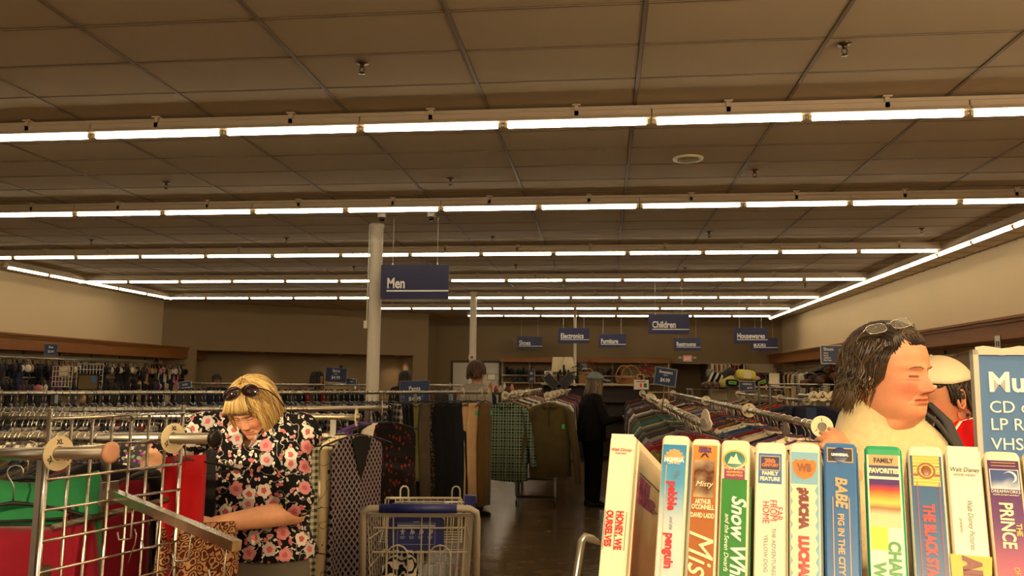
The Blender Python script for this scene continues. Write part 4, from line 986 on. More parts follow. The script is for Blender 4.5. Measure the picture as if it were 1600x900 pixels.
# 3 brown
t, w, s = vcase(2, 'video case with a copper brown sleeve and a horse picture', grad('sleeve_copper', [(0, (150, 84, 40)), (.78, (176, 106, 56)), (.87, (206, 134, 66)), (1, (214, 146, 72))]), .010)
across(t, 'Children', .0038, INK['purple'], 0, .0155, bold=.0003); across(t, 'CINEMA', .0038, INK['purple'], 0, .0195, bold=.0003)
MB().prism([(-.004, 0), (-.002, .0035), (0, .0046), (.002, .0035), (.004, 0), (.002, .0008), (0, .003), (-.002, .0008)], .0004, T(0, -.001, CASEH-ZK*.027)).build('studio_mark', INK['black'], t)
panel(t, 'picture', grad('picture_horse', [(0, (60, 30, 20)), (.62, (214, 190, 150)), (.78, (92, 44, 26)), (1, (220, 200, 170))], noise=.5), 0, .030, w-.007, .048)
across(t, 'Misty', .0085, INK['cream'], 0, .064, shear=.35)
for q, z in (("ARTHUR", .086), ("O'CONNELL", .093), ("DAVID LADD", .1035)): across(t, q, .0070, INK['cream'], 0, z, sx=.62, bold=.0002)
o = down(t, 'Misty', .040, INK['cream'], -.0075, .118, shear=.35, sx=.9); o.location.x = -.010
# 4 green with magenta band
t, w, s = vcase(3, 'video case with a green sleeve and white script title', grad('sleeve_green', [(0, (40, 120, 54)), (1, (62, 140, 62))]), .052)
panel(t, 'cream_band', INK['cream'], 0, .003, w-.006, .02); panel(t, 'magenta_band', INK['magenta'], 0, .026, w-.007, .026, .0006)
MB().ball((0, -.0012, CASEH-ZK*.027), (.0105, .0006, .0085), 24, 10).build('emblem_oval', INK['gold'], t); MB().ball((0, -.0017, CASEH-ZK*.027), (.0088, .0004, .0070), 24, 10).build('emblem_field', INK['teal'], t)
MB().prism([(-.006, -.004), (.006, -.004), (.003, 0), (.0012, .0055), (-.001, .001), (-.003, .003)], .0004, T(0, -.0022, CASEH-ZK*.027)).build('emblem_castle', INK['cream'], t)
across(t, 'Walt Disney', .0056, INK['cream'], 0, .0405, shear=.25, sx=.9); across(t, 'MASTERPIECE', .0028, INK['gold'], 0, .0445, bold=.0001); across(t, 'COLLECTION', .0028, INK['gold'], 0, .0485, bold=.0001)
o = down(t, 'Snow White', .0225, INK['white'], -.0015, .073, shear=.3, bold=.0004, sx=.95); down(t, 'and the Seven Dwarfs', .0072, INK['white'], -.0085, .096, shear=.3)
# 5 white, blue block
t, w, s = vcase(4, 'white video case with a blue studio block and thin red title', grad('sleeve_pale', [(0, (226, 220, 202)), (1, (236, 230, 210))]), .014)
panel(t, 'blue_block', INK['blue'], 0, .016, w-.0065, .038); panel(t, 'studio_frame', INK['gold'], 0, .019, w*.64, .0185, .0006); panel(t, 'studio_field', INK['navy'], 0, .020, w*.60, .0165, .0008)
across(t, '20th', .0058, INK['orange'], 0, .0275, bold=.0003); across(t, 'CENTURY', .0042, INK['orange'], 0, .0325, bold=.0002, sx=.9)
across(t, 'FAMILY', .0056, INK['cream'], 0, .0435, bold=.0002, sx=.9); across(t, 'FEATURE', .0056, INK['cream'], 0, .0505, bold=.0002, sx=.9)
for tx, x, z in (('FAR', .0065, .082), ('FROM', .0005, .074), ('HOME', -.0070, .076)): down(t, tx, .0105, INK['red'], x, z, sx=.85)
down(t, 'THE ADVENTURES OF', .0062, INK['grey'], .0025, .108); down(t, 'YELLOW DOG', .0062, INK['grey'], -.0055, .117)
# 6 light blue
t, w, s = vcase(5, 'light blue video case with jagged cream title patch', grad('sleeve_lightblue', [(0, (108, 164, 200)), (1, (136, 184, 208))], noise=.1), .013)
MB().prism([(-.0098, .004), (-.0075, .0075), (-.003, .0068), (0, .0085), (.003, .0068), (.0075, .0075), (.0098, .004), (.0088, -.002), (.006, -.0068), (0, -.0095), (-.006, -.0068), (-.0088, -.002)], .0006, T(0, -.0012, CASEH-ZK*.0335)).build('shield_emblem', INK['orange'], t)
across(t, 'WB', .0105, INK['brown'], 0, .0370, bold=.0005, sx=.82).location.y = -.0022
zz = [(-.0125 + (.0022 if i % 2 else 0), -.001-.0048*i) for i in range(24)]; zz2 = [(.0090 - (.0022 if i % 2 else 0), -.001-.0048*i) for i in range(23, -1, -1)]
MB().prism([(x+.001, z) for x, z in zz+zz2][::-1], .0005, T(0, -.001, CASEH-ZK*.052)).build('jagged_patch', INK['cream'], t)
for tx, sz, x, z, m in (('¡MUCHA', .0125, -.005, .058, 'maroon'), ('LUCHA!', .0135, -.0055, .116, 'red')):
    down(t, tx, sz, INK[m], x, z, bold=.0009, sx=.92)
panel(t, 'price_sticker', INK['yellow'], -.002, .168, .015, .022, .0012)
# 7 blue
t, w, s = vcase(6, 'blue video case with cream curly title beside the green topped one', grad('sleeve_blue', [(0, (44, 96, 160)), (1, (60, 112, 172))]), .004, M_CASEB)
panel(t, 'studio_plate', INK['tan'], 0, .008, w*.78, .018); panel(t, 'studio_field', INK['black'], 0, .0092, w*.72, .0156, .0008); MB().ball((0, -.0014, CASEH-ZK*.017), (.0065, .0004, .0065), 18, 8).build('globe_mark', INK['navy'], t); across(t, 'UNIVERSAL', .0036, INK['white'], 0, .0185, bold=.0002, sx=.9).location.y = -.0024
down(t, 'BABE', .0165, INK['tan'], -.0045, .044, shear=.2, bold=.0004, sx=.88); down(t, 'PIG IN THE CITY', .0088, INK['tan'], -.0032, .088, bold=.0002)
for x in (.0062, -.0062): MB().box((x, -.0012, CASEH-ZK*.12), (.0006, .0004, .07)).build('title_rule', INK['tan'], t)
# 8 green top
t, w, s = vcase(7, 'white video case with a bright green top and yellow price sticker', grad('sleeve_ivory', [(0, (240, 232, 206)), (1, (244, 236, 212))]), .013, M_CASEG)
panel(t, 'gold_band', INK['tan'], 0, .013, w-.006, .013); panel(t, 'violet_band', INK['navy'], 0, .026, w-.006, .013)
across(t, 'FAMILY', .0066, INK['black'], 0, .0225, bold=.0002, sx=.85); across(t, 'FAVORITES', .0066, INK['cream'], 0, .0350, bold=.0003, sx=.85)
panel(t, 'picture', grad('picture_sunset', [(0, (214, 196, 150)), (.64, (226, 206, 160)), (.67, (160, 116, 74)), (.70, (244, 206, 96)), (.735, (240, 150, 60)), (.765, (206, 60, 50)), (.79, (80, 40, 110)), (1, (60, 60, 130))], noise=.03), 0, .0425, w*.80, .056)
pa = panel(t, 'price_sticker', INK['yellow'], -.0065, .0985, .0125, .026, .0012)
down(t, 'CHARLOTTE\u2019S', .0165, INK['green'], .0015, .114, bold=.0005, sx=.9); down(t, 'WEB', .0165, INK['green'], -.0125, .139, bold=.0005, sx=.9)
# 9 blue with wood-gold band
t, w, s = vcase(8, 'video case with a gold studio band over dark blue and red title', grad('sleeve_steel', [(0, (52, 92, 140)), (1, (62, 104, 150))]), .013)
t_ = NT('gold_band'); wv = t_.n('ShaderNodeTexWave'); wv.bands_direction = 'Z'; wv.inputs['Scale'].default_value = 120; wv.inputs['Distortion'].default_value = 2; t_.l(t_.coord(), wv.inputs['Vector']); t_.base(t_.mix(wv.outputs['Fac'], srgb((226, 170, 66)), srgb((244, 204, 104)))); t_.b.inputs['Roughness'].default_value = .3
panel(t, 'gold_band', t_.m, 0, .013, w-.0065, .036)
def ringm(mb, c, r1, r2, n=24): mb.loft([[(c[0]+r*math.cos(2*PI*k/n), y, c[2]+r*math.sin(2*PI*k/n)) for k in range(n)] for r, y in ((r1, c[1]), (r2, c[1]), (r2, c[1]+.0004), (r1, c[1]+.0004), (r1, c[1]))], False)
mb = MB(); ringm(mb, (0, -.0016, CASEH-ZK*.031), .0052, .0066); mb.ball((0, -.0014, CASEH-ZK*.031), (.0038, .0005, .0042), 12, 8)
for k in (-1, 1): mb.box((k*.0082, -.0014, CASEH-ZK*.036), (.005, .0004, .0016)); mb.box((k*.0085, -.0014, CASEH-ZK*.026), (.004, .0004, .0007))
mb.build('lion_ring_emblem', INK['brown'], t)
down(t, 'THE BLACK STALLION', .0145, INK['red'], -.0045, .070, bold=.0006, sx=.70)
for x in (-.0072, .0085): MB().box((x, -.0012, CASEH-ZK*.125), (.0005, .0004, .11)).build('title_rule', INK['red'], t)
# 10 white
t, w, s = vcase(9, 'white video case with thin grey script and orange patch lower down', grad('sleeve_ivory2', [(0, (244, 236, 214)), (1, (246, 238, 214))]), .0)
across(t, 'Walt Disney', .0062, INK['black'], 0, .030, shear=.25, sx=.95); across(t, 'HOME VIDEO', .0032, INK['grey'], 0, .035)
down(t, 'Walt Disney Pictures', .0070, INK['grey'], .000, .062, shear=.25, sx=.85); down(t, 'presents', .0042, INK['grey'], -.0075, .084, shear=.2)
MB().prism([(-.0135, -.13), (-.0145, 0), (.0135, 0), (.0115, -.02), (.0125, -.13)], .0006, T(0, -.001, CASEH-ZK*.124)).build('title_patch', grad('patch_fire', [(0, (236, 150, 40)), (1, (250, 200, 60))], noise=.4), t)
down(t, 'AIR BUD', .0205, INK['maroon'], -.0065, .127, bold=.0014, sx=.85)
# 11 purple
t, w, s = vcase(10, 'purple to pink video case with crescent moon picture, at the right edge', grad('sleeve_dusk', [(0, (206, 104, 100)), (.40, (186, 76, 96)), (.62, (104, 44, 110)), (1, (84, 38, 96))], noise=.06), .012)
for z in (.0145, .018): panel(t, 'gold_rule', INK['gold'], 0, z, w-.008, .0006, .0008)
panel(t, 'picture_border', INK['white'], 0, .0225, w*.80, .0225, .0006); panel(t, 'picture', grad('picture_clouds', [(0, (220, 224, 230)), (.80, (200, 208, 224)), (.86, (70, 92, 150)), (1, (50, 66, 124))], noise=.25), 0, .0232, w*.76, .021, .0009)
MB().prism([(.004+.0045*math.cos(a), .0045*math.sin(a)) for a in [math.radians(d) for d in range(-80, 150, 20)]]+[(.0028+.0042*math.cos(a), .0042*math.sin(a)-.0005) for a in [math.radians(d) for d in range(140, -80, -20)]], .0003, T(0, -.0016, CASEH-ZK*.031)).build('moon', INK['white'], t)
across(t, 'DREAMWORKS', .0042, INK['white'], 0, .0495, sx=.85); across(t, 'HOME ENTERTAINMENT', .0020, INK['white'], 0, .0525)
down(t, 'THE', .0068, INK['gold'], .0058, .083, bold=.0002); down(t, 'PRINCE', .0170, INK['cream'], -.0065, .060, bold=.0003, sx=.82); down(t, 'OF EGYPT', .0075, INK['gold'], .0, .130, sx=.8)
# 12 just entering the frame
vcase(11, 'cream video case cut off by the right edge of the row', grad('sleeve_cream', [(0, (220, 210, 180)), (1, (228, 220, 196))]), .0)
# wire display shelf under the row
M_WIRE = mat('nickel_wire', (190, 182, 166), .25, .9, var=.05)
x0, x1 = cpt(957, 677, ZC0), cpt(1655, 706, zc(1655))
so_ = x0-TU*CASEH; se_ = x1-TU*CASEH
sh = thing('video_display_shelf', 'nickel wire display shelf holding the row of video cases', 'shelf', (so_.x, so_.y, so_.z))
off = so_; mb = MB()
L_ = (se_-so_).length
def sp(a, d, h): return TR*a + TD*d + TU*h + (se_-so_-TR*(se_-so_).dot(TR))*(a/L_)
for k in range(9): mb.tube([sp(-.03, .015+.02*k, -.006-.002), sp(L_+.06, .015+.02*k, -.008)], .0022, 6)
mb.build('shelf_wire', M_WIRE, sh)
mb = MB(); mb.tube([sp(-.035, -.012, -.008), sp(L_+.06, -.012, -.008)], .004, 8); mb.tube([sp(-.035, .18, -.008), sp(L_+.06, .18, -.008)], .004, 8); mb.build('shelf_rail', M_WIRE, sh)
# bent guard at the left end: the part seen beside the first case
g0 = cpt(899, 912, .80)-so_; g1 = cpt(909, 846, .80)-so_; g2 = cpt(914, 839, .80)-so_; g3 = cpt(924, 842, .80)-so_; g4 = cpt(944, 853, .86)-so_
MB().tube([sp(-.035, .02, -.008), g0, g1, g2, g3, g4, sp(-.02, .10, .02), sp(-.035, .18, -.008)], .0042, 8).build('end_guard', M_WIRE, sh, True)
mb = MB()
for a in (0, L_+.03):
    for d in (0.0, .17):
        q = sp(a, d, -.01); mb.tube([q, (q.x, q.y, -so_.z+.012)], .011, 8)
mb.build('stand_legs', M_STEEL, sh)
MB().box(((se_-so_).x/2, (se_-so_).y/2+.10, -so_.z+.45), ((se_-so_).x+.1, .3, .02)).build('lower_shelf', M_STEEL, sh)
# ---------------------------------------------------------------- chrome wire grid with waterfall arm, in front of the blond woman
GA, GB = W(70, 760, Y=1.93), W(279, 760, Y=2.36); GZ1 = W(70, 651, Y=1.93).z; GZ0 = .35
gd = Vector((GB.x-GA.x, GB.y-GA.y, 0)); GL = gd.length; gd.normalize()
grid = thing('wire_grid_panel', 'chrome wire grid panel in front of the blond woman', 'grid panel', (GA.x, GA.y, 0), math.atan2(gd.y, gd.x))
nv = 7
for k in range(nv+1):
    x = GL*k/nv; MB().cyl((x, 0, GZ0), (x, 0, GZ1+(.02 if k in (0, nv) else 0)), .0042 if 0 < k < nv else .0065, n=8).build('upright_wire', M_CHROME, grid, True)
z = GZ1-.005; k = 0
while z > GZ0:
    MB().cyl((0, -.006, z), (GL, -.006, z), .0038, n=7).build('cross_wire', M_CHROME, grid, True); k += 1; z -= .0762
MB().box((.028, .012, GZ0+.36), (.022, .016, .72)).build('side_post', M_STEEL, grid)
MB().tube([(-.06, -.20, .02), (-.06, .20, .02)], .014, 8).tube([(GL+.02, -.20, .02), (GL+.02, .20, .02)], .014, 8).box((GL/2, 0, .2), (GL, .02, .03)).cyl((0, 0, .02), (0, 0, GZ0+.02), .012).cyl((GL, 0, .02), (GL, 0, GZ0+.02), .012).box((-.03, 0, .02), (.08, .02, .02)).build('base_frame', M_STEEL, grid)
# flat channel along the grid under the discs and the small clip bracket
q0, q1 = W(85, 826, Y=1.97), W(276, 782, Y=2.33); inv = Matrix.Translation((GA.x, GA.y, 0)) @ rotz(math.atan2(gd.y, gd.x)); inv = inv.inverted()
a_, b_ = inv @ q0, inv @ q1; MB().tube([(a_.x, .014, a_.z), (b_.x, .014, b_.z)], .010, 4).build('flat_channel', M_CHROME, grid)
arm_ = thing('waterfall_arm', 'square chrome waterfall arm with hooks sloping down towards the shopping cart', 'display arm', (0, 0, 0))
p0, p1 = W(176, 771, Y=2.12), W(370, 853, Y=1.74); arm_.location = p0; d = p1-p0; ux = d.normalized(); up = Vector((0, 0, 1)); up = (up-ux*up.dot(ux)).normalized(); sd = ux.cross(up)
def A(x, s, u): return ux*x+sd*s+up*u
mb = MB(); rr = .0115; ring = lambda x, k: [A(x, sx*rr*k, su*rr*k) for sx, su in ((-1, -1), (1, -1), (1, 1), (-1, 1))]
mb.loft([ring(0, 1), ring(d.length, 1)], True); mb.build('square_bar', mat('worn_chrome', (186, 178, 160), .24, 1, var=.3, nscale=45), arm_)
MB().box((0, .014, 0), (.055, .012, .062), M=T(0, 0, 0) @ rotz(math.atan2(gd.y, gd.x))).build('grid_bracket', M_STEEL, arm_)
for f, ln in ((.20, .085), (.42, .075), (.68, .068), (.93, .068)):
    q = A(d.length*f, 0, -.008); hd = Vector((-.030, -.006, 0)); pts = [q, q+Vector((0, 0, -ln)), q+Vector((0, 0, -ln-.002))+hd*.2, q+Vector((0, 0, -ln-.004))+hd, q+Vector((0, 0, -ln+.016))+hd*1.15]
    MB().tube(pts, .0026, 7).build('hook', M_CHROME, arm_, True)
for k, (px, py) in enumerate(((208, 862), (266, 900))):   # loose wire clips hanging under the grid
    q = W(px, py, Y=2.1); c = thing('wire_clip', ['bent wire clip hanging under the grid, left one', 'bent wire clip hanging under the grid, right one'][k], 'clip', q)
    MB().tube([(0, 0, .06), (.006, 0, .045), (.004, 0, .02), (-.004, 0, 0), (-.012, 0, -.03)], .002, 6).build('wire', M_CHROME, c, True)
# short display arms: XL arm's end cap, second arm's black cap
for (bar, lab, m, nm) in ((BAR1, 'pinkish cap on the end of the nearest XL arm', mat('pink_cap', (214, 160, 132), .5), 'arm_cap'), (BAR2, 'black cap on the end of the arm across the floral blouse', M_BLACKPL, 'arm_cap')):
    e = thing(nm, lab, 'end cap', bar[1], ang(*bar)+PI/2)
    MB().lathe([(.012, -.004), (.026, -.002), (.027, .004), (.018, .008)], 18, M=Matrix.Rotation(PI/2, 4, 'Y')).build('plug', m, e, True)
for bar, lab in ((BAR1, 'nearest chrome display arm running from the left edge through the XL disc'), (BAR2, 'second chrome display arm running behind the wire grid to the floral blouse')):
    t = thing('display_rail', lab, 'clothes rail', (bar[0].x, bar[0].y, 0)); o_ = Vector((bar[0].x, bar[0].y, 0))
    MB().cyl(bar[0]-o_, bar[1]-o_, .0165, n=16).build('hanging_bar', M_RAIL, t, True)
    for f in (.12, .62):
        q = on(bar[0]-o_, bar[1]-o_, f); MB().box((q.x, q.y, q.z/2-.008), (.015, .015, q.z-.016)).box((q.x, q.y+.0, .012), (.06, .45, .024)).build('post', M_STEEL, t)

# ---------------------------------------------------------------- left wall: lingerie rails, mirror and grids
def stuff_of(mb, name, m, lab, cat): return tag(mb.build(name, m, None, True), lab, cat, None, 'stuff')
lw = thing('wall_rails', 'two tiers of chrome rails along the left wall under the oak cornice', 'clothes rail', (WL+.55, 15, 0))
mb = MB()
for z in (1.93, 1.50): mb.cyl((0, -3.5, z), (0, 8.6, z), .016, n=8)
mb.build('hanging_bar', M_RAIL, lw)
for y in [-3+1.22*i for i in range(10)]:
    for z in (1.93, 1.50): MB().box((-.27, y, z), (.54, .02, .03)).build('bracket', M_STEEL, lw)
    MB().box((-.535, y, 1.2), (.03, .03, 2.0)).build('wall_upright', M_STEEL, lw)
MB().box((-.52, 2.5, 1.99), (.03, 12.2, .06)).build('light_ledge', M_WHITE, lw)
r = random.Random(31); lc = ['black', 'black', 'black', 'black', 'black', 'cream', 'tan', 'charcoal', 'plum', 'black', 'charcoal', 'navy', 'white', 'pink']
def bra_mesh(k):
    rr = random.Random(k); mb = MB()
    for s in (-1, 1):
        mb.ball((s*.07, -.03, -.16), (.075, .045, .07), 10, 6); mb.tube([(s*.09, -.02, -.10), (s*.10, 0, -.04), (s*.11, .01, -.02)], .008, 4, flat=.4)
        mb.tube([(s*.12, -.02, -.18), (s*.20, .01, -.17), (s*.20, .02, -.13)], .022, 5, flat=.3)
    mb.tube([(-.12, 0, -.02), (0, 0, .01), (.12, 0, -.02)], .005, 4); mb.tube([(0, 0, .01), (0, 0, .05)], .003, 4); return mb.mesh('bra', FAB['plain'], True)
BM = [bra_mesh(k) for k in range(2)]+[garment_mb('top', 71, .36, .15, .2).mesh('camisole', FAB['plain'], True), garment_mb('dress', 72, .40, .16).mesh('slip', FAB['plain'], True)]
i = 0; cnt = {}
for z in (1.93, 1.50):
    y = 15.3
    while y < 23.4:
        c = r.choice(lc); kx = r.choice((0, 0, 1, 1, 2, 3)); nm = ('bra', 'bra', 'camisole', 'slip')[kx]; o = link('hanging_'+nm, BM[kx], None, (WL+.55, y, z-.03)); o.rotation_euler = (0, r.uniform(-.1, .1), PI/2+r.uniform(-.5, .5)); o.scale = (1.1, 1.1, 1.25); paint(o, c)
        key = (c, nm, z); cnt[key] = cnt.get(key, 0)+1
        tag(o, '%s %s on the %s left wall rail, %s such from the front' % (c, nm, 'upper' if z > 1.7 else 'lower', ORD[cnt[key]-1] if cnt[key] <= 16 else '%dth' % cnt[key]), nm, 'underwear on the left wall rails'); y += r.uniform(.08, .15)
def wgrid(lab, p, w, h, nx, nz, a, m=M_WHITE):
    t = thing('white_grid_panel', lab, 'grid panel', p, a); mb = MB()
    for k in range(nx+1): mb.tube([(w*k/nx, 0, 0), (w*k/nx, 0, h)], .006, 5)
    mb2 = MB()
    for k in range(nz+1): mb2.tube([(0, 0, h*k/nz), (w, 0, h*k/nz)], .006, 5)
    mb.build('upright_wire', m, t); mb2.build('cross_wire', m, t); MB().box((.02, 0, -p[2]/2), (.03, .03, p[2]-.01)).box((w-.02, 0, -p[2]/2), (.03, .03, p[2]-.01)).box((w/2, 0, -p[2]+.015), (w, .4, .03)).build('stand', M_STEEL, t); return t
p = W(81, 604, Y=12.2); wgrid('white wire grid stand with pale boxes by the left wall', (p.x, p.y, p.z), .34, .33, 6, 4, 0)
p = W(119, 604, Y=12.6); wgrid('wide white wire grid stand right of the pale boxes', (p.x, p.y, p.z), .46, .38, 8, 4, 0)
for k, (y0, h_) in enumerate(((577, .07), (584, .06))):
    p = W(99, y0, Y=12.1); tag(MB().bbox((p.x, p.y, p.z), (.125, .05, h_), .004).build('pale_box', M_CREAM), 'pale cream box on the white wire grid, %s one' % ('upper', 'lower')[k], 'box')
p = W(138, 597, Y=11.2); m_ = thing('leaning_mirror', 'dark framed mirror with a blue sticker near the left wall', 'mirror', p)
MB().box((0, 0, 0), (.33, .01, .22)).build('glass', mat('mirror_glass', (150, 134, 108), .12, .6), m_); mb = MB()
for s in (-1, 1): mb.box((s*.165, -.004, 0), (.016, .024, .236)); mb.box((0, -.004, s*.112), (.33, .024, .016))
mb.box((0, 0, -p.z/2-.06), (.02, .02, p.z-.12)).box((0, 0, -p.z+.012), (.3, .3, .02)); mb.build('frame', M_BLACKPL, m_); MB().box((.09, -.007, .045), (.08, .003, .1)).build('blue_sticker', M_BLUE2, m_)
p = W(277, 583, X=WL+.1); tag(MB().ball((0, 0, 0), (.10, .30, .26), 12, 8).tube([(0, -.15, .2), (0, 0, .34), (0, .15, .2)], .02, 6).build('black_bag', FAB['plain'], None, True, (WL+.11, 22.2, 1.72)), 'black bag hanging alone on the left wall past the rails', 'bag').color = (.02, .018, .018, 1)

# ---------------------------------------------------------------- back wall: white door, shelving, books
dr = MB(); X0, X1, ZT = W(706, 600, Y=WB-.03).x, W(781, 600, Y=WB-.03).x, W(740, 566, Y=WB-.03).z
dd = struct(MB().box(((X0+X1)/2, WB-.03, ZT/2), (X1-X0-.08, .05, ZT-.04)).build('door_1', M_WHITE))
mb = MB()
for x in (X0, X1): mb.box((x, WB-.03, ZT/2), (.08, .09, ZT))
mb.box(((X0+X1)/2, WB-.03, ZT+.02), (X1-X0+.08, .09, .08)); mb.build('door_frame', mat('dark_door_frame', (74, 62, 50), .6), dd); MB().box(((X0+X1)/2, WB-.062, ZT/2), (.012, .012, ZT-.06)).build('door_seam', M_STEEL, dd)
MB().tube([((X0+X1)/2+.1, WB-.07, 1.35), ((X0+X1)/2+.1, WB-.12, 1.36), ((X0+X1)/2+.1, WB-.12, 1.70), ((X0+X1)/2+.1, WB-.07, 1.71)], .015, 6).build('door_handle', M_BLACKPL, dd)
M_SHELF = mat('cream_shelf', (196, 176, 140), .6, var=.06)
sx0, sx1 = W(783, 600, Y=29.4).x, W(1046, 600, Y=29.4).x
bs = thing('wall_shelving', 'long cream wall shelving with an oak top along the back wall', 'shelving', ((sx0+sx1)/2, 29.4, 0)); w_ = sx1-sx0
MB().box((0, .1, 2.30), (w_, .6, .16)).box((0, .1, 2.385), (w_+.06, .66, .03)).build('oak_top', M_WOOD, bs)
for z in (1.74, 1.47, 1.18, .85, .5): MB().box((0, .1, z), (w_-.04, .55, .035)).build('shelf_board', M_SHELF, bs)
for k in range(7): MB().box((-w_/2+w_*k/6, .35, 1.12), (.05, .06, 2.2)).build('upright', M_SHELF, bs)
r = random.Random(5)
def shoe_mesh():
    mb = MB(); mb.loft([[(w*math.cos(2*PI*i/10), y, max(0, h*(.5+.55*math.sin(2*PI*i/10)))) for i in range(10)] for y, w, h in ((.10, .02, .10), (.08, .034, .12), (.0, .036, .10), (-.08, .046, .07), (-.15, .03, .045))], True); return mb.mesh('shoe', FAB['plain'], True)
SHO = shoe_mesh(); k = 0
for z, xs_, n_ in ((1.7575, (.03, .27), 15), (1.7575, (.44, .62), 9), (1.4875, (.05, .30), 9), (1.4875, (.5, .9), 10), (1.7575, (.64, .72), 4)):
    for i in range(n_):
        x = -w_/2+w_*(xs_[0]+(xs_[1]-xs_[0])*(i+.5)/n_); o = link('shoe', SHO, None, (bs.location.x+x, 29.36+r.uniform(-.05, .05), z)); s_ = r.uniform(1.3, 2.0); o.scale = (s_, s_*.8, s_*r.uniform(.9, 1.7)); o.rotation_euler.z = r.uniform(-.6, .6); paint(o, r.choice(['black', 'black', 'brown', 'charcoal'])); k += 1
        tag(o, 'dark shoe on the %s back wall shelf, number %d from the left' % ('upper' if z > 1.6 else 'lower', k), 'shoe', 'dark shoes on the back wall shelves')
# bookcases right of the doorway
bx0, bx1 = W(1111, 570, Y=29.5).x, W(1212, 570, Y=29.5).x
bc_ = thing('bookcase', 'cream bookcase full of books right of the back doorway', 'bookcase', ((bx0+bx1)/2, 29.55, 0)); w_ = bx1-bx0
for z in (2.235, 1.93, 1.60, 1.28, .95, .6, .1): 
    if z < 2.2: MB().box((0, .12, z), (w_, .34, .03)).build('shelf_board', M_SHELF, bc_)
for f in (0, .27, .55, 1): MB().box((-w_/2+w_*f, .12, 1.13), (.035, .34, 2.24 if f < .7 else 1.9)).build('upright', M_SHELF, bc_)
MB().box((0, .30, 1.13), (w_, .02, 2.2)).build('back_panel', M_SHELF, bc_)
bk_me = MB().bbox((0, 0, .5), (1, .6, 1), .03).mesh('book', FAB['plain']); i = 0
for z, fr_ in ((1.945, (.01, .26)), (1.945, (.285, .54)), (1.615, (.02, .26)), (1.615, (.56, .98)), (1.295, (.02, .98))):
    x = fr_[0]*w_
    while x < fr_[1]*w_-.06:
        t_ = r.uniform(.03, .075); h_ = r.uniform(.2, .28); o = link('book', bk_me, None, (bc_.location.x-w_/2+x+t_/2, 29.6, z)); o.scale = (t_, .28, h_); ln_ = r.uniform(.1, .35) if z < 1.7 and fr_[0] > .5 else 0; o.rotation_euler.y = -ln_; x += t_+.004+(h_*math.sin(ln_)*.5 if ln_ else 0); i += 1
        c = r.choice(['black', 'charcoal', 'navy', 'cream', 'dark red', 'rust', 'white', 'grey', 'brown', 'tan']); paint(o, c)
        tag(o, '%s book on the %s shelf of the back bookcase, number %d from left' % (c, {1.945: 'top', 1.615: 'second', 1.295: 'third'}[z], i), 'book', 'books in the back bookcase')
# shirts on the right wall rail, far end
rl = thing('wall_rails', 'chrome rail under the right oak cornice at the far end', 'clothes rail', (WR-.45, 24, 0)); MB().cyl((0, -8, 1.98), (0, 4.5, 1.98), .016, n=8).build('hanging_bar', M_RAIL, rl); mb = MB()
for y in (-8, -4, 0, 4): MB().box((.22, y, 1.98), (.44, .02, .03)).box((.43, y, 1.2), (.03, .03, 2.0)).build('bracket', M_STEEL, rl)
MB().box((.40, -2, 2.09), (.05, 13, .05)).build('light_ledge', M_WHITE, rl)
k = 0
for i in range(46):
    y = 27.8-.22*i; c = r.choice(['cream', 'black', 'tan', 'brown', 'white', 'charcoal', 'rust', 'black', 'grey']) if i != 6 else (214, 160, 40); me = garment_mesh('top', r.randrange(5), r.choice(('plain', 'plain', 'check'))); o = link('hanging_shirt', me, None, (WR-.45, y, 1.98)); o.rotation_euler.z = PI/2+r.uniform(-.35, .35); o.scale = (1, 1, 1.15); paint(o, c)
    nm = 'yellow' if i == 6 else c; tag(o, '%s shirt on the right wall rail, %s from the far end' % (nm, ORD[i] if i < 16 else '%dth' % (i+1)), 'shirt', 'shirts on the right wall rail')

# ---------------------------------------------------------------- middle of the shop: tall dark display unit with housewares on top
M_DKSH = mat('dark_display_unit', (52, 40, 30), .6, var=.15)
ux0, ux1, UY, UZ = W(848, 596, Y=16.5).x, W(1010, 596, Y=16.5).x, 16.5, 1.50
du = thing('display_unit', 'dark double sided display unit carrying lamps and baskets', 'shelving', ((ux0+ux1)/2, UY, 0)); w_ = ux1-ux0
MB().box((0, 0, UZ-.015), (w_, .7, .03)).build('top_board', M_SHELF, du); MB().box((0, .0, UZ/2-.02), (w_-.02, .04, UZ-.06)).build('back_panel', M_DKSH, du)
for z in (1.15, .8, .45, .1): MB().box((0, 0, z), (w_-.02, .66, .025)).build('shelf_board', M_DKSH, du)
for s in (-1, 1): MB().box((s*(w_/2-.02), 0, UZ/2-.02), (.04, .68, UZ-.05)).build('side_panel', M_DKSH, du)
def at(px, dy=0): p = W(px, 590, Y=UY+dy); return (p.x, UY+dy, UZ+.001)
M_SHADE = mat('cream_lamp_shade', (232, 216, 176), .8, var=.04); M_IRON = mat('dark_iron', (46, 38, 32), .5, .6)
for (px, dy, h, r0, r1, lab) in ((872, .1, .36, .115, .14, 'table lamp with a cream drum shade on the display unit, left one'), (888, 0, .36, .085, .155, 'table lamp with a cream cone shade on the display unit, right one')):
    t = thing('table_lamp', lab, 'lamp', at(px, dy)); MB().lathe([(.07, 0), (.07, .02), (.02, .03), (.035, .12), (.02, .22), (.012, .27)], 16).build('base', M_IRON, t, True); MB().lathe([(r1, .235), (r0, .235+.30), (r0-.003, .235+.30), (r1-.003, .235)], 24, caps=False).build('shade', M_SHADE, t, True)
tag(MB().box((0, 0, .13), (.17, .02, .24)).build('white_card_box', M_WHITE, None, False, at(857, -.12)), 'plain white card leaning beside the left lamp', 'box')
t = thing('candelabra', 'dark iron candelabra in front of the cone lamp shade', 'candelabra', at(881, -.22)); mb = MB(); mb.lathe([(.06, 0), (.015, .02), (.012, .2)], 12)
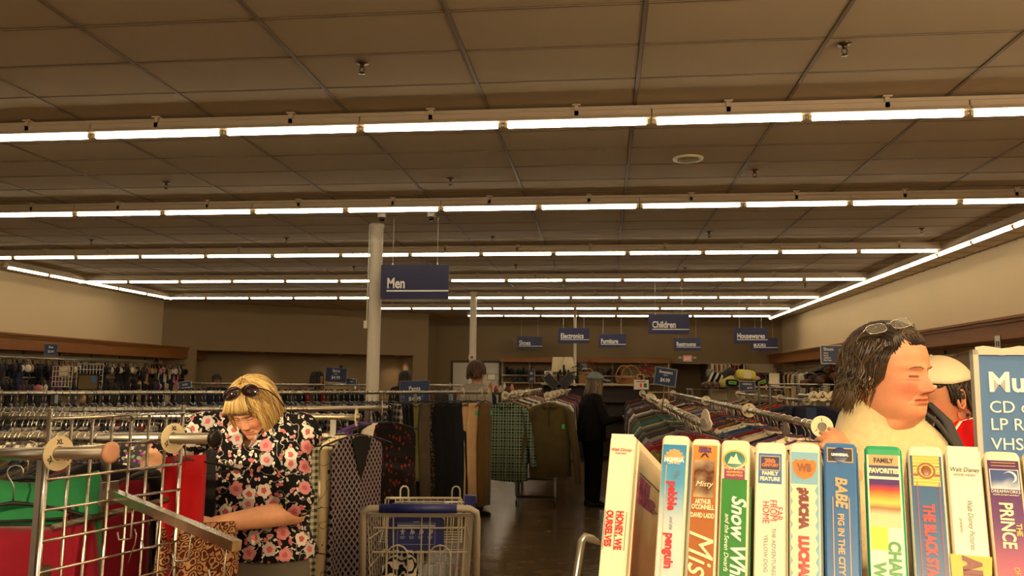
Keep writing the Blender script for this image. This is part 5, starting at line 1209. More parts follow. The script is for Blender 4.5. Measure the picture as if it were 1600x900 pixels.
for a in range(5): aa = 2*PI*a/5; mb.tube([(0, 0, .15), (.06*math.cos(aa), .06*math.sin(aa), .13), (.09*math.cos(aa), .09*math.sin(aa), .2)], .008, 5); mb.lathe([(.02, .2), (.02, .27)], 8, M=T(.09*math.cos(aa), .09*math.sin(aa), 0))
mb.build('stem', M_IRON, t, True); MB().lathe([(.022, .2), (.022, .36), (.004, .38)], 10).build('candle', mat('black_candle', (30, 24, 22), .5), t, True)
# greeting tree of small dark green leaves
r = random.Random(77)
def leafy(name, lab, p, rad, h, col, n, seed):
    rr = random.Random(seed); t = thing(name, lab, 'plant', p); mb = MB()
    for i in range(n):
        a = rr.uniform(0, 6.28); k = rr.uniform(.2, 1)**.6; c = Vector((rad*k*math.cos(a), rad*k*math.sin(a), .1+h*rr.uniform(.1, 1))); s = rr.uniform(.025, .05); M = T(*c) @ Matrix.Rotation(rr.uniform(0, 6), 4, 'Z') @ Matrix.Rotation(rr.uniform(-1, 1), 4, 'X')
        mb.add([(0, 0, 0), (s*.5, s*.6, .008), (0, s*1.6, 0), (-s*.5, s*.6, .008), (0, s*.7, -.006)], [(0, 1, 4), (1, 2, 4), (2, 3, 4), (3, 0, 4), (0, 3, 2, 1)], M)
    mb.build('leaves', mat('leaf_'+name, col, .5, var=.3, nscale=20), t)['kind'] = 'stuff'; MB().lathe([(.05, 0), (.07, .11), (.06, .11), (.05, .09)], 14).build('pot', M_IRON, t, True); return t
leafy('artificial_plant', 'dark green artificial plant right of the lamps', at(903, -.1), .13, .26, (30, 60, 36), 90, 1)
leafy('poinsettia', 'red poinsettia arrangement right of the wicker basket', at(1012, -.05), .20, .28, (150, 30, 22), 120, 2)
leafy('autumn_branch', 'orange autumn foliage behind the cardboard box', at(922, .22), .16, .36, (150, 70, 24), 70, 3)
t = thing('cardboard_carton', 'brown paper carton with a string handle behind the blue cap', 'box', at(917, -.05)); MB().box((0, 0, .12), (.32, .22, .24)).build('carton', mat('kraft_card', (150, 110, 66), .8), t); MB().tube([(-.12, -.11, .24), (-.08, -.12, .30), (.08, -.12, .30), (.12, -.11, .24)], .006, 5).build('handle', M_CREAM, t, True); MB().box((0, -.112, .18), (.08, .004, .02)).build('hand_slot', M_DARKTXT, t)
p = at(912, .15); t = thing('small_monitor', 'small blue grey framed screen standing behind the carton', 'frame', (p[0], p[1], p[2]+.24)); MB().box((0, 0, .1), (.17, .03, .16)).build('case', M_BLACKPL, t); MB().box((0, -.017, .1), (.14, .004, .13)).build('screen', mat('blue_grey_screen', (96, 110, 128), .3), t); MB().box((0, 0, -.11), (.05, .05, .26)).build('stand', M_BLACKPL, t)
M_WICK = NT('wicker'); wv = M_WICK.n('ShaderNodeTexWave'); wv.bands_direction = 'Z'; wv.inputs['Scale'].default_value = 22; wv.inputs['Distortion'].default_value = 3; M_WICK.l(M_WICK.coord(), wv.inputs['Vector']); M_WICK.base(M_WICK.mix(wv.outputs['Fac'], srgb((150, 96, 46)), srgb((216, 160, 92)))); M_WICK.bump(wv.outputs['Fac'], .6, .01); M_WICK = M_WICK.m
def basket(lab, p, rx, h, hh, tilt=0):
    t = thing('wicker_basket', lab, 'basket', p); mb = MB(); mb.lathe([(rx*.72, .0), (rx*.9, h*.5), (rx, h), (rx*1.04, h), (rx*1.0, h*.9), (rx*.86, h*.5), (rx*.68, .02)], 24); mb.build('bowl', M_WICK, t, True)
    for k in range(7): MB().tube([(rx*(.76+.27*z/h)*math.cos(a_)*1.02, rx*(.76+.27*z/h)*math.sin(a_)*1.02, z) for a_, z in ((2*PI*i/24, h*(k+.5)/7) for i in range(24))], .008, 5, closed=True).build('woven_band', M_WICK, t, True)
    MB().tube([(rx*.95*math.cos(a_), 0, h+hh*math.sin(a_)) for a_ in [PI*i/14 for i in range(15)]], .014, 6).build('handle', M_WICK, t, True)
    if tilt: t.rotation_euler = (0, tilt, .6)
    return t
basket('large round wicker basket with a tall handle, front one', at(986, -.16), .20, .13, .24); basket('wicker basket standing behind the large front basket', at(975, .16), .17, .15, .22)
t = thing('star_ornament', 'black star ornament above the baskets', 'ornament', (W(1003, 572, Y=16.7).x, 16.7, W(1003, 572, Y=16.7).z)); MB().prism([((.10 if i % 2 == 0 else .04)*math.sin(PI*i/5), (.10 if i % 2 == 0 else .04)*math.cos(PI*i/5)) for i in range(10)], .03).build('star', M_BLACKPL, t); MB().cyl((0, .015, -.03), (0, .015, -(t.location.z-UZ-.002)), .008).build('rod', M_BLACKPL, t)
p = at(1001, -.26); t = thing('picture_frame', 'small yellowish picture frame beside the basket', 'frame', p); mb = MB()
for s in (-1, 1): mb.box((s*.06, 0, .10), (.025, .02, .20)); mb.box((0, 0, .10+s*.09), (.12, .02, .025))
mb.build('frame', mat('pale_wood_frame', (206, 160, 96), .5), t); MB().box((0, .006, .10), (.11, .006, .17)).build('picture', M_DARKTXT, t)
# two tilted music stands / folded black chairs on the aisle rack
for k, (px, py, an) in enumerate(((862, 597, -.85), (884, 597, .75))):
    p = W(px, py, Y=13.2); t = thing('folded_chair', 'dark folded chair leaning on the aisle rack, %s one' % ('left', 'right')[k], 'chair', (p.x, p.y, p.z), 0); t.rotation_euler = (0, an*.9, 0)
    mb = MB()
    for s in (-1, 1): mb.tube([(s*.07, 0, -.17), (s*.07, 0, .16)], .012, 6)
    mb.tube([(-.07, 0, .16), (.07, 0, .16)], .012, 6).tube([(-.07, 0, -.17), (.07, 0, -.17)], .012, 6); mb.build('frame', M_STEEL, t); MB().box((0, .006, .0), (.12, .016, .28)).build('seat_panel', M_BLACKPL, t); MB().cyl((0, .02, -.1), (0.0, .02, -.35), .01).build('prop', M_STEEL, t)
# sales table with small coloured items left of the aisle rack
tb = thing('sales_table', 'low dark table of small bright goods left of the aisle rack', 'table', (W(765, 605, Y=11.6).x, 11.6, 0)); MB().box((0, 0, 1.36), (1.0, .6, .03)).build('table_top', M_DKSH, tb)
for sx in (-1, 1):
    for sy in (-1, 1): MB().box((sx*.46, sy*.26, .67), (.04, .04, 1.34)).build('leg', M_DKSH, tb)
for k, (px, w, h, c, nm) in enumerate(((768, .05, .13, 'orange', 'orange bottle'), (776, .06, .09, 'rust', 'rust coloured tin'), (783, .05, .10, 'cream', 'cream mug'), (789, .05, .14, 'white', 'white bottle'), (794, .08, .08, 'brown', 'brown pot'), (801, .05, .12, 'pink', 'upright pink card'), (761, .06, .08, 'olive', 'olive jar'))):
    p = W(px, 606, Y=11.6); t = MB().lathe([(w*.5, 0), (w*.52, h*.6), (w*.3, h*.8), (w*.28, h), (.002, h)], 12).build(nm.replace(' ', '_').replace('upright_', ''), FAB['plain'], None, True, (p.x, 11.5+.03*(k % 2), 1.376)); paint(t, c); tag(t, nm+' on the low dark table beside the aisle rack', nm.split()[-1])
p = W(768, 589, Y=11.75); price_sign('notice_card', 'white notice card on the low dark table before the white door', p, .12, .09, 0, [], (0, .13), sheet_m=M_WHITE, frame_m=M_BLACKPL)

# ---------------------------------------------------------------- right: heap of cushions and bags on a shelf above the rail, picture frame, four way rack with footwear
hs = thing('top_shelf', 'wire shelf above the right rail carrying cushions and yellow bags', 'shelf', (W(1145, 606, Y=10.6).x, 10.6, 0)); hz = W(1145, 609, Y=10.6).z
mb = MB()
for k in range(9): mb.tube([(-.55, -.3+.075*k, hz), (.55, -.3+.075*k, hz)], .004, 4)
for s in (-1, 1): mb.tube([(s*.55, -.3, hz), (s*.55, .3, hz)], .008, 6)
mb.build('wire_deck', M_STEEL, hs)
for sx in (-1, 1):
    for sy in (-1, 1): MB().cyl((sx*.54, sy*.29, .01), (sx*.54, sy*.29, hz), .012).build('post', M_STEEL, hs)
def pillow(name, lab, cat, px, py, w, h, d, m, c=None, rot=0, dy=0, yaw=0):
    p = W(px, py, Y=10.55+dy); mb = MB(); n = 20
    def fn(u, v):
        a = 2*PI*u; th = PI*min(max(v, .01), .99); q = lambda t: math.copysign(abs(t)**.55, t); return (w/2*q(math.sin(th))*q(math.cos(a)), -d/2*math.copysign(abs(math.cos(th))**.9, math.cos(th)), h/2*q(math.sin(th))*q(math.sin(a)))
    t = thing(name, lab, cat, p); t.rotation_euler = (0, rot, yaw); o = mb.sheet(fn, 32, 12).build('shell', m, t, True)
    if c: paint(o, c)
    return t
pillow('striped_cushion', 'black and white striped cushion standing on the heap at the left', 'cushion', 1118, 594, .17, .20, .14, PM['black_stripe'], rot=.45, dy=.02)
pillow('dark_cushion', 'dark charcoal long cushion slanting across the heap', 'cushion', 1135, 586, .24, .12, .12, FAB['plain'], 'charcoal', rot=-.7, dy=.14)
pillow('yellow_bag', 'pale yellow plush bag lying at the left of the heap', 'bag', 1136, 596, .20, .10, .14, FAB['plain'], (204, 190, 96), rot=-.5, dy=-.10)
t = pillow('yellow_case', 'yellow soft case with a clear window on top of the heap', 'bag', 1165, 586, .25, .14, .16, FAB['plain'], (222, 206, 92), rot=.1, dy=.08); MB().box((.01, -.081, .0), (.09, .012, .085)).build('window_panel', M_CREAM, t)
pillow('pink_cushion', 'small pale pink cushion behind the yellow case', 'cushion', 1180, 594, .11, .12, .10, FAB['plain'], (190, 160, 130), rot=.4, dy=.22)
for k, (px, py, ro) in enumerate(((1144, 598, .05), (1190, 597, -.35))):
    t = pillow('green_label_pack', 'black pack with a bright green label, %s one' % ('left', 'right')[k], 'pack', px, py, .16, .085, .07, FAB['plain'], 'black', rot=ro, dy=-.19); MB().box((0, -.0355, 0), (.095, .006, .04)).build('green_label', mat('green_label', (110, 170, 50), .4), t); MB().box((0, -.039, 0), (.07, .003, .010)).build('label_print', M_DARKTXT, t)
pillow('grey_ball', 'grey round plush ball at the far left of the heap', 'plush', 1110, 583, .11, .11, .11, FAB['plain'], 'grey', dy=.1)
pillow('folded_linen', 'dark mottled folded linen under the left end of the heap', 'linen', 1112, 602, .26, .09, .2, FAB['print'], 'brown', dy=.0)
pillow('folded_blanket', 'pale folded blanket under the yellow bag', 'blanket', 1143, 604, .30, .045, .2, FAB['plain'], (150, 146, 96), dy=-.05)
p = W(1210, 603, Y=14.2); t = thing('picture_frame', 'white standing picture frame by the bookcase', 'frame', p); mb = MB()
for s in (-1, 1): mb.box((s*.07, 0, .10), (.03, .02, .20)); mb.box((0, 0, .10+s*.10), (.17, .02, .03))
mb.build('frame', M_WHITE, t); MB().box((0, .005, .10), (.13, .006, .19)).build('picture', M_CREAM, t)
tt = thing('low_table', 'pale topped table under the white picture frame', 'table', (p.x-.15, 14.2, 0)); MB().box((0, 0, p.z-.02), (.9, .5, .03)).build('table_top', M_SHELF, tt)
for sx in (-1, 1):
    for sy in (-1, 1): MB().box((sx*.4, sy*.2, p.z/2-.02), (.04, .04, p.z-.04)).build('leg', M_SHELF, tt)
FX, FY = W(1300, 620, Y=7.2).x, 7.2
fw4 = thing('clothes_rack', 'four armed rack of dark jeans left of the woman in fleece', 'clothes rack', (FX, FY, 0))
arms4 = []
for px in (1271, 1285, 1301, 1319):
    p = W(px, 619, Y=FY); arms4.append(p); MB().cyl((p.x-FX, 0, p.z), (p.x-FX+.06, .75, p.z), .014, n=10).build('hanging_bar', M_RAIL, fw4, True)
    disc((p.x, FY-.012, p.z), 0, 'cream disc on the four armed jeans rack, %s from the left' % ORD[len(arms4)-1], 'M')
MB().box((.03, .72, .69), (.03, .03, 1.36)).box((-.14, .72, .69), (.03, .03, 1.36)).box((.15, .72, .69), (.03, .03, 1.36)).box((0, .74, 1.40), (.45, .015, .012)).build('post', M_STEEL, fw4); MB().box((0, .72, .015), (.6, .5, .03)).build('foot', M_STEEL, fw4)
k = 0
for ai, p in enumerate(arms4):
    for j in range(5):
        o = link('hanging_trousers', garment_mesh('pants', (ai+j) % 5, 'plain'), None, (p.x+.012*j, FY+.06+.12*j, p.z)); o.rotation_euler.z = rnd.uniform(-.3, .3); c = ['navy', 'black', 'denim blue', 'charcoal', 'navy'][(ai*2+j) % 5]; paint(o, c); k += 1
        tag(o, '%s jeans on the %s arm of the jeans rack, %s from the front' % (c, ORD[ai], ORD[j]), 'jeans', 'jeans on the four armed rack')
# second dark rack right of it, mostly behind the woman
BAR7 = ((FX+.45, FY-1.6, 1.36), (FX+.9, FY+2.2, 1.37)); rack([BAR7], 'dark rack of jackets behind the woman in fleece')
for i in range(22):
    p = on(*BAR7, .03+.045*i); o = link('hanging_jacket', garment_mesh('top', i % 5, 'plain'), None, p); o.rotation_euler.z = -.12+rnd.uniform(-.2, .2); c = ['black', 'navy', 'charcoal', 'black', 'denim blue'][i % 5]; paint(o, c); tag(o, '%s jacket on the dark rack behind the woman in fleece, %s from the front' % (c, ORD[i] if i < 16 else '%dth' % (i+1)), 'jacket', 'jackets on the dark rack')
# shelf of boots and bags above the jeans rack
sz_ = W(1295, 601, Y=7.9).z; fs = thing('footwear_shelf', 'wire shelf heaped with brown boots above the jeans rack', 'shelf', (FX+.12, 7.95, 0)); mb = MB()
for k in range(8): mb.tube([(-.55, -.26+.074*k, sz_), (.8, -.26+.074*k, sz_)], .004, 4)
mb.tube([(-.55, -.27, sz_), (.8, -.27, sz_)], .008, 6); mb.tube([(-.55+.09*i, -.27, sz_-.01-(.035 if i % 2 else 0)) for i in range(16)], .003, 4); mb.build('wire_deck', M_STEEL, fs)
for sx in (-.54, .79):
    for sy in (-.26, .26): MB().cyl((sx, sy, .01), (sx, sy, sz_), .012).build('post', M_STEEL, fs)
def boot_mesh():
    mb = MB(); mb.tube([(0, .02, .36), (0, .015, .2), (0, .0, .08), (0, -.05, .05), (0, -.14, .035), (0, -.19, .03)], [.058, .055, .05, .05, .045, .025], 12, flat=.85); mb.box((0, .02, .012), (.07, .07, .024)).loft([[(w*math.cos(2*PI*i/10), y, z_) for i in range(10) for _ in (0,)] for y, w, z_ in ((0, .04, .01), (-.15, .045, .01))], False); return mb.mesh('boot', FAB['plain'], True)
BOOT = boot_mesh(); i = 0
for px, py, dy, rx, c in ((1262, 598, 0, 1.35, 'brown'), (1272, 596, .1, 1.2, 'black'), (1282, 594, -.1, 1.25, 'brown'), (1293, 592, .0, 1.1, (84, 44, 20)), (1303, 590, .1, 1.15, 'black'), (1312, 588, -.1, 1.05, (96, 52, 24)), (1270, 588, .05, 1.3, (70, 44, 28)), (1284, 583, .05, 1.2, 'black'), (1298, 579, .05, 1.2, 'brown'), (1310, 575, .0, 1.15, (88, 46, 22)), (1320, 582, .05, 1.0, 'brown'), (1324, 570, .1, 1.1, 'black')):
    p = W(px, py, Y=7.95+dy); o = link('boot', BOOT, None, (p.x-.06, p.y, p.z-.02)); o.rotation_euler = (0, rx, rnd.uniform(-.5, .5)); o.scale = (1, 1, .75); paint(o, c); i += 1; tag(o, 'brown or black boot lying in the heap on the footwear shelf, number %d' % i, 'boot', 'boots heaped on the footwear shelf')
    o['label'] = '%s boot on the footwear shelf, %s from the left in the %s layer' % ('black' if c == 'black' else 'brown', ORD[(i-1) % 6], 'bottom' if i <= 6 else 'top')
# ---------------------------------------------------------------- people
def skin_mat(name, col, red=(196, 96, 76)):
    t = NT(name); at = t.n('ShaderNodeAttribute'); at.attribute_name = 'flush'; c = t.coord(); nz = t.noise(c, 40, 4)
    base = t.mix(nz, srgb([v*.93 for v in col]), srgb([min(255, v*1.05) for v in col])); sp = t.n('ShaderNodeSeparateColor'); t.l(at.outputs['Color'], sp.inputs[0])
    k = t.math('MULTIPLY', sp.outputs[0], t.math('MULTIPLY_ADD', t.noise(c, 90, 3), .8, .6)); b2 = t.mix(k, base, srgb(red))
    b3 = t.mix(sp.outputs[1], b2, srgb((88, 44, 34)))
    t.base(b3); t.b.inputs['Roughness'].default_value = .48; t.b.inputs['Subsurface Weight'].default_value = .12; t.b.inputs['Subsurface Radius'].default_value = (.010, .004, .002); t.b.inputs['Subsurface Scale'].default_value = .4
    t.b.inputs['Specular IOR Level'].default_value = .35; t.bump(t.noise(c, 420, 3), .12, .001); return t.m
M_SKIN1 = skin_mat('fair_skin', (222, 166, 130)); M_SKIN2 = skin_mat('rosy_skin', (212, 146, 110), (190, 84, 66)); M_SKIN3 = skin_mat('brown_skin', (176, 118, 86)); M_SKIN4 = skin_mat('plain_skin', (196, 146, 114))
def hair_mat(name, a, b, c):
    t = NT(name); at = t.n('ShaderNodeAttribute'); at.attribute_name = 'flush'; sp = t.n('ShaderNodeSeparateColor'); t.l(at.outputs['Color'], sp.inputs[0])
    m1 = t.mix(sp.outputs[0], srgb(a), srgb(b)); m2 = t.mix(sp.outputs[1], m1, srgb(c)); t.base(m2); t.b.inputs['Roughness'].default_value = .38; t.b.inputs['Specular IOR Level'].default_value = .45; t.b.inputs['Anisotropic'].default_value = .5; return t.m
def set_col(me, cols):
    at = me.attributes.new('flush', 'FLOAT_COLOR', 'POINT'); at.data.foreach_set('color', np.asarray(cols, dtype=np.float32).ravel())
def blob(mb, voxel, smooth=4, fac=.5):
    """fuse overlapping shapes into one skin"""
    o = link('tmp', mb.mesh('tmp', M_WHITE)); r = o.modifiers.new('r', 'REMESH'); r.mode = 'VOXEL'; r.voxel_size = voxel; r.use_smooth_shade = True
    if smooth: s = o.modifiers.new('s', 'SMOOTH'); s.iterations = smooth; s.factor = fac
    dg = bpy.context.evaluated_depsgraph_get(); dg.update(); me = bpy.data.meshes.new_from_object(o.evaluated_get(dg)); old = o.data
    bpy.data.objects.remove(o); bpy.data.meshes.remove(old)
    n = len(me.vertices); v = np.empty(n*3, dtype=np.float64); me.vertices.foreach_get('co', v); f = [tuple(p.vertices) for p in me.polygons]; bpy.data.meshes.remove(me)
    return v.reshape(-1, 3), f
def limb(mb, pts, rs, n=14):
    """tapered limb with rounded joints"""
    for p, r in zip(pts, rs): mb.ball(p, r*.995, n, 8)
    for a, b, ra, rb in zip(pts, pts[1:], rs, rs[1:]): mb.tube([a, b], [ra, rb], n)
HZ = [-.115, -.075, -.035, -.012, 0, .012, .030, .050, .070, .090, .115, .140, .170, .200, .215, .222, .2245]
HWD = [.070, .058, .055, .052, .046, .052, .0605, .066, .071, .074, .076, .077, .074, .062, .045, .025, .006]
HYF = [-.030, -.024, -.030, -.050, -.070, -.081, -.087, -.089, -.089, -.089, -.090, -.092, -.088, -.070, -.045, -.015, .003]
HYB = [.075, .066, .062, .056, .054, .056, .062, .070, .083, .092, .098, .098, .094, .078, .058, .035, .012]
def head_mesh(na=96, nz=92, lash=1.0, jowl=0.0, wide=1.0, nose=1.0, squint=1.0, smile=0.0, chin2=0.0, age=1.0):
    """face looking along local -y, chin at z=0; returns verts, faces, flush colours"""
    def ip(xs, z):
        # monotone-ish cubic through the table
        i = min(max(np.searchsorted(HZ, z)-1, 0), len(HZ)-2); t = (z-HZ[i])/(HZ[i+1]-HZ[i])
        p = [xs[max(i-1, 0)], xs[i], xs[i+1], xs[min(i+2, len(xs)-1)]]
        m0 = (p[2]-p[0])/(HZ[i+1]-HZ[max(i-1, 0)])*(HZ[i+1]-HZ[i]); m1 = (p[3]-p[1])/(HZ[min(i+2, len(HZ)-1)]-HZ[i])*(HZ[i+1]-HZ[i])
        return (2*t**3-3*t*t+1)*p[1]+(t**3-2*t*t+t)*m0+(-2*t**3+3*t*t)*p[2]+(t**3-t*t)*m1
    u = np.linspace(0, 1, na, endpoint=False); ph = 2*PI*u; ph = ph - .62*np.sin(ph)          # denser at the front (ph=0)
    zs = np.concatenate([np.linspace(-.115, -.005, 14, endpoint=False), np.linspace(-.005, .16, nz-30, endpoint=False), np.linspace(.16, .2245, 16)])
    V = []; C = []
    G = lambda x, z, cx, cz, sx, sz: np.exp(-((x-cx)/sx)**2/2-((z-cz)/sz)**2/2)
    for z in zs:
        w, yf, yb = ip(HWD, z)*wide, ip(HYF, z), ip(HYB, z)
        c = np.cos(ph); s = np.sin(ph); ex = .86
        x = w*np.sign(s)*np.abs(s)**ex; ym = 0.0
        y = np.where(c > 0, yf*np.abs(c)**.92, yb*np.abs(c)**.9)
        fr = np.clip(c*1.6, 0, 1); ax = np.abs(x)
        d = np.zeros(na)
        # nose
        if .06 < z < .135:
            k = np.interp(z, [.060, .068, .074, .080, .088, .105, .120, .135], [0, .010, .0205, .0245, .021, .012, .006, 0])*nose
            wd = np.interp(z, [.060, .075, .085, .105, .135], [.0105, .0105, .009, .0062, .006])
            d += k*np.exp(-(ax/wd)**2.2/1.2)
        d += .0095*nose*G(ax, z, .0135, .0745, .0058, .0060)                    # wings
        d -= .004*G(ax, z, .007, .0655, .0035, .0022)                          # nostrils
        d += .0045*G(ax, z, .028, .130, .020, .0065) + .002*G(ax, z, 0, .126, .01, .008)
        d -= .0085*G(ax, z, .031, .114, .013, .0085)
        d += .0070*G(ax, z, .031, .1115, .0125, .0058)
        d -= .0028*np.exp(-((z-.1075+.09*(ax-.031)**2/.031)/.0013)**2/2)*(np.abs(ax-.031) < .0135)*squint
        d += .0022*G(ax, z, .031, .1015, .013, .0022)*age; d -= .0016*G(ax, z, .030, .0975, .014, .0018)*age
        d += .0075*G(ax, z, .040, .083, .017, .014)*(1+.3*smile)
        nl = .0165+.55*(.078-z); d -= .0024*np.exp(-((ax-nl)/.0028)**2/2)*(.045 < z < .080)*age
        d += .0042*G(ax, z, .006, .0545, .010, .0030) + .0048*G(ax, z, 0, .0445, .0135, .0042)
        mz = .0495+smile*.004*(ax/.024)**2
        d -= .0042*np.exp(-((z-mz)/.0014)**2/2)*np.clip((.026-ax)/.005, 0, 1)
        d -= .0022*G(ax, z, 0, .0365, .014, .0030)
        d += .0060*G(ax, z, 0, .016, .015, .0095)
        y = y - d*fr
        # jowls and soft under-chin
        x = x + np.sign(x)*jowl*.010*np.exp(-((z-.028)/.022)**2/2)*np.clip(c+.5, 0, 1)
        y = y - chin2*np.exp(-((z+.020)/.016)**2/2)*.030*np.clip(c, 0, 1)
        fl = (.55*G(ax, z, .044, .080, .020, .020) + .35*G(ax, z, 0, .078, .012, .012) + .25*G(ax, z, 0, .015, .02, .012))*fr
        lip = (np.exp(-((z-.0495)/.0062)**4)*np.clip((.0255-ax)/.006, 0, 1))*fr
        fl = np.clip(fl+lip*.75, 0, 1)
        dk = (np.exp(-((z-.1075+.09*(ax-.031)**2/.031)/(.0014*lash))**2/2)*np.clip((.0155-np.abs(ax-.031))/.004, 0, 1)*.95 + np.exp(-((z-mz)/.0011)**2/2)*np.clip((.025-ax)/.004, 0, 1)*.45 + .8*G(ax, z, .007, .0662, .0026, .0014))*fr
        V.append(np.stack([x, y, np.full(na, z)], 1)); C.append(np.stack([fl, np.clip(dk, 0, 1), 0*fl, 0*fl+1], 1))
    V = np.concatenate(V); C = np.concatenate(C); m = len(zs)
    F = [(a*na+i, a*na+(i+1) % na, (a+1)*na+(i+1) % na, (a+1)*na+i) for a in range(m-1) for i in range(na)] + [tuple(range((m-1)*na, m*na))]
    return V, F, C
def ear_mb(s):
    e = MB(); pts = []
    for k in range(15):
        a = math.radians(100-290*k/14) if k < 14 else math.radians(-185)
        pts.append((s*(.079+.010*abs(math.sin(a*.5))), .012+.017*math.cos(a)+.006*math.sin(a), .100+.030*math.sin(a)))
    e.tube(pts, [.003]+[.0048]*10+[.006, .006, .005, .003], 7)
    e.loft([[(s*x, y, z) for x, y, z in ((.074, -.004, .075), (.074, .022, .08), (.076, .027, .12), (.076, .0, .122))], [(s*x, y, z) for x, y, z in ((.081, -.002, .074), (.086, .018, .082), (.088, .022, .115), (.083, .002, .12))]], True)
    e.ball((s*.081, .001, .070), (.005, .007, .009), 10, 6); return e
def hand_mb(curl=.5, thumb=.5, side=1, spread=.10, s=1.0, curls=None):
    """palm from the wrist at the origin along +x, back of the hand +z, thumb towards +y*side"""
    mb = MB(); L = .085*s
    mb.loft([[(x, w*math.cos(2*PI*i/14)+oy, t*math.sin(2*PI*i/14)) for i in range(14)] for x, w, t, oy in ((-.02, .024*s, .019*s, 0), (.01, .027*s, .018*s, 0), (.04*s, .036*s, .016*s, 0), (.075*s, .040*s, .0135*s, 0), (.092*s, .036*s, .010*s, 0))], True)
    for k, (y, ln, r) in enumerate(((.030, .070, .0085), (.010, .078, .0088), (-.010, .073, .0084), (-.029, .057, .0074))):
        y *= side*s; ln *= s; r *= s; a0 = spread*(1.2-.8*k)*side; c = curls[k] if curls else curl; p = Vector((.085*s, y, .001)); pts = [p.copy()]; an = .15
        for seg, f in enumerate((.45, .32, .23)):
            an += c*(.75, 1.15, .8)[seg]; d = Vector((math.cos(an)*math.cos(a0), math.cos(an)*math.sin(a0), -math.sin(an))); p = p+d*ln*f; pts.append(p.copy())
        limb(mb, pts, [r*1.05, r, r*.92, r*.78], 10)
    p = Vector((.022*s, .024*side*s, -.006*s)); q = p+Vector((.030, .026*side, -.012))*s; r_ = q+Vector((.032*math.cos(thumb), .020*side*(1-thumb*.8), -.016*thumb))*s; t_ = r_+Vector((.026*math.cos(thumb*1.4), .004*side*(1-thumb), -.014*thumb))*s
    limb(mb, [p, q, r_, t_], [.014*s, .0115*s, .0098*s, .0082*s], 10)
    return mb
def aim(a, b, up=(0, 0, 1)):
    """matrix with local x along a->b and local z near up, at b"""
    x = (Vector(b)-Vector(a)).normalized(); up = Vector(up); z = (up-x*up.dot(x)).normalized(); y = z.cross(x)
    return Matrix(((x.x, y.x, z.x, b[0]), (x.y, y.y, z.y, b[1]), (x.z, y.z, z.z, b[2]), (0, 0, 0, 1)))
def torso_mb(mb, rows, n=28, M=None):
    """rows: (z, half width, half depth, centre y, centre x)"""
    rings = []
    for r in rows:
        z, w, d, cy = r[:4]; cx = r[4] if len(r) > 4 else 0
        rings.append([(cx+w*math.copysign(abs(math.cos(2*PI*i/n))**.85, math.cos(2*PI*i/n)), cy+d*math.copysign(abs(math.sin(2*PI*i/n))**.9, math.sin(2*PI*i/n)), z) for i in range(n)])
    mb.loft(rings, True, M=M)
def join(parts):
    """parts: (verts, faces, cols or None) -> one vertex/face/colour list"""
    V, F, C = [], [], []
    for v, f, c in parts:
        o = sum(len(x) for x in V); v = np.asarray(v, dtype=np.float64); V.append(v); F += [tuple(i+o for i in q) for q in f]
        C.append(np.tile([0, 0, 0, 1], (len(v), 1)) if c is None else c)
    return np.concatenate(V), F, np.concatenate(C)
def make(name, parts, m, parent, smooth=True, label=None):
    V, F, C = join(parts); me = bpy.data.meshes.new(name); me.from_pydata(V.tolist(), [], F); me.materials.append(m)
    if smooth: me.polygons.foreach_set('use_smooth', [True]*len(F))
    set_col(me, C); me.update(); return link(name, me, parent, None, label)
def xf(M, V): A = np.array(M); return np.asarray(V) @ A[:3, :3].T + A[:3, 3]
def mbt(mb): return (np.array(mb.v), mb.f, None)

def shell(th, ph, k=1.0, c=(0, .006, .125), r=(.086, .104, .106)):
    return Vector((c[0]+r[0]*k*math.sin(th)*math.sin(ph), c[1]-r[1]*k*math.sin(th)*math.cos(ph), c[2]+r[2]*k*math.cos(th)))
def locks(name, paths, m, parent, cap=None, r0=.006, seed=1, tip=.0):
    """hair: many tapered strands over a cap"""
    r = random.Random(seed); parts = []
    if cap: parts.append((np.array(cap.v), cap.f, np.tile([.35, .0, 0, 1], (len(cap.v), 1))))
    for p in paths:
        mb = MB(); q = len(p); rr = r0*r.uniform(.7, 1.25)
        mb.tube(p, [rr*(.75+.5*math.sin(PI*min(1, .15+.85*i/(q-1)))) if i < q-1 else rr*.15 for i in range(q)], 5, flat=.55)
        f = r.random()**1.3; cols = []
        for i in range(len(mb.v)): k = (i//5)/(q-1); cols.append([f, tip*max(0, k-.35)*1.4*r.uniform(.6, 1), 0, 1])
        parts.append((np.array(mb.v), mb.f, np.clip(np.array(cols), 0, 1)))
    return make(name, parts, m, parent)
def cap_mb(k, th_front, th_side, th_back, n=40, m=14, th0=.02, c=(0, .006, .125), r=(.086, .104, .106)):
    """closed skull cap of hair; the lower edge follows the hairline"""
    mb = MB(); rings = []
    for j in range(m+1):
        ring = []
        for i in range(n):
            ph = 2*PI*i/n; a = abs(ph if ph <= PI else 2*PI-ph)
            te = th_front+(th_side-th_front)*min(1, a/(PI*.42))**2.2 if a < PI*.42 else th_side+(th_back-th_side)*(a-PI*.42)/(PI*.58)
            ring.append(shell(th0+(te-th0)*j/m, ph, k, c, r))
        rings.append(ring)
    rings.append([shell(.01+(0), 0, .5, c, r)]*n)
    mb.loft(rings, False); mb.f.append(tuple(range(n-1, -1, -1))); mb.mi.append(0); return mb
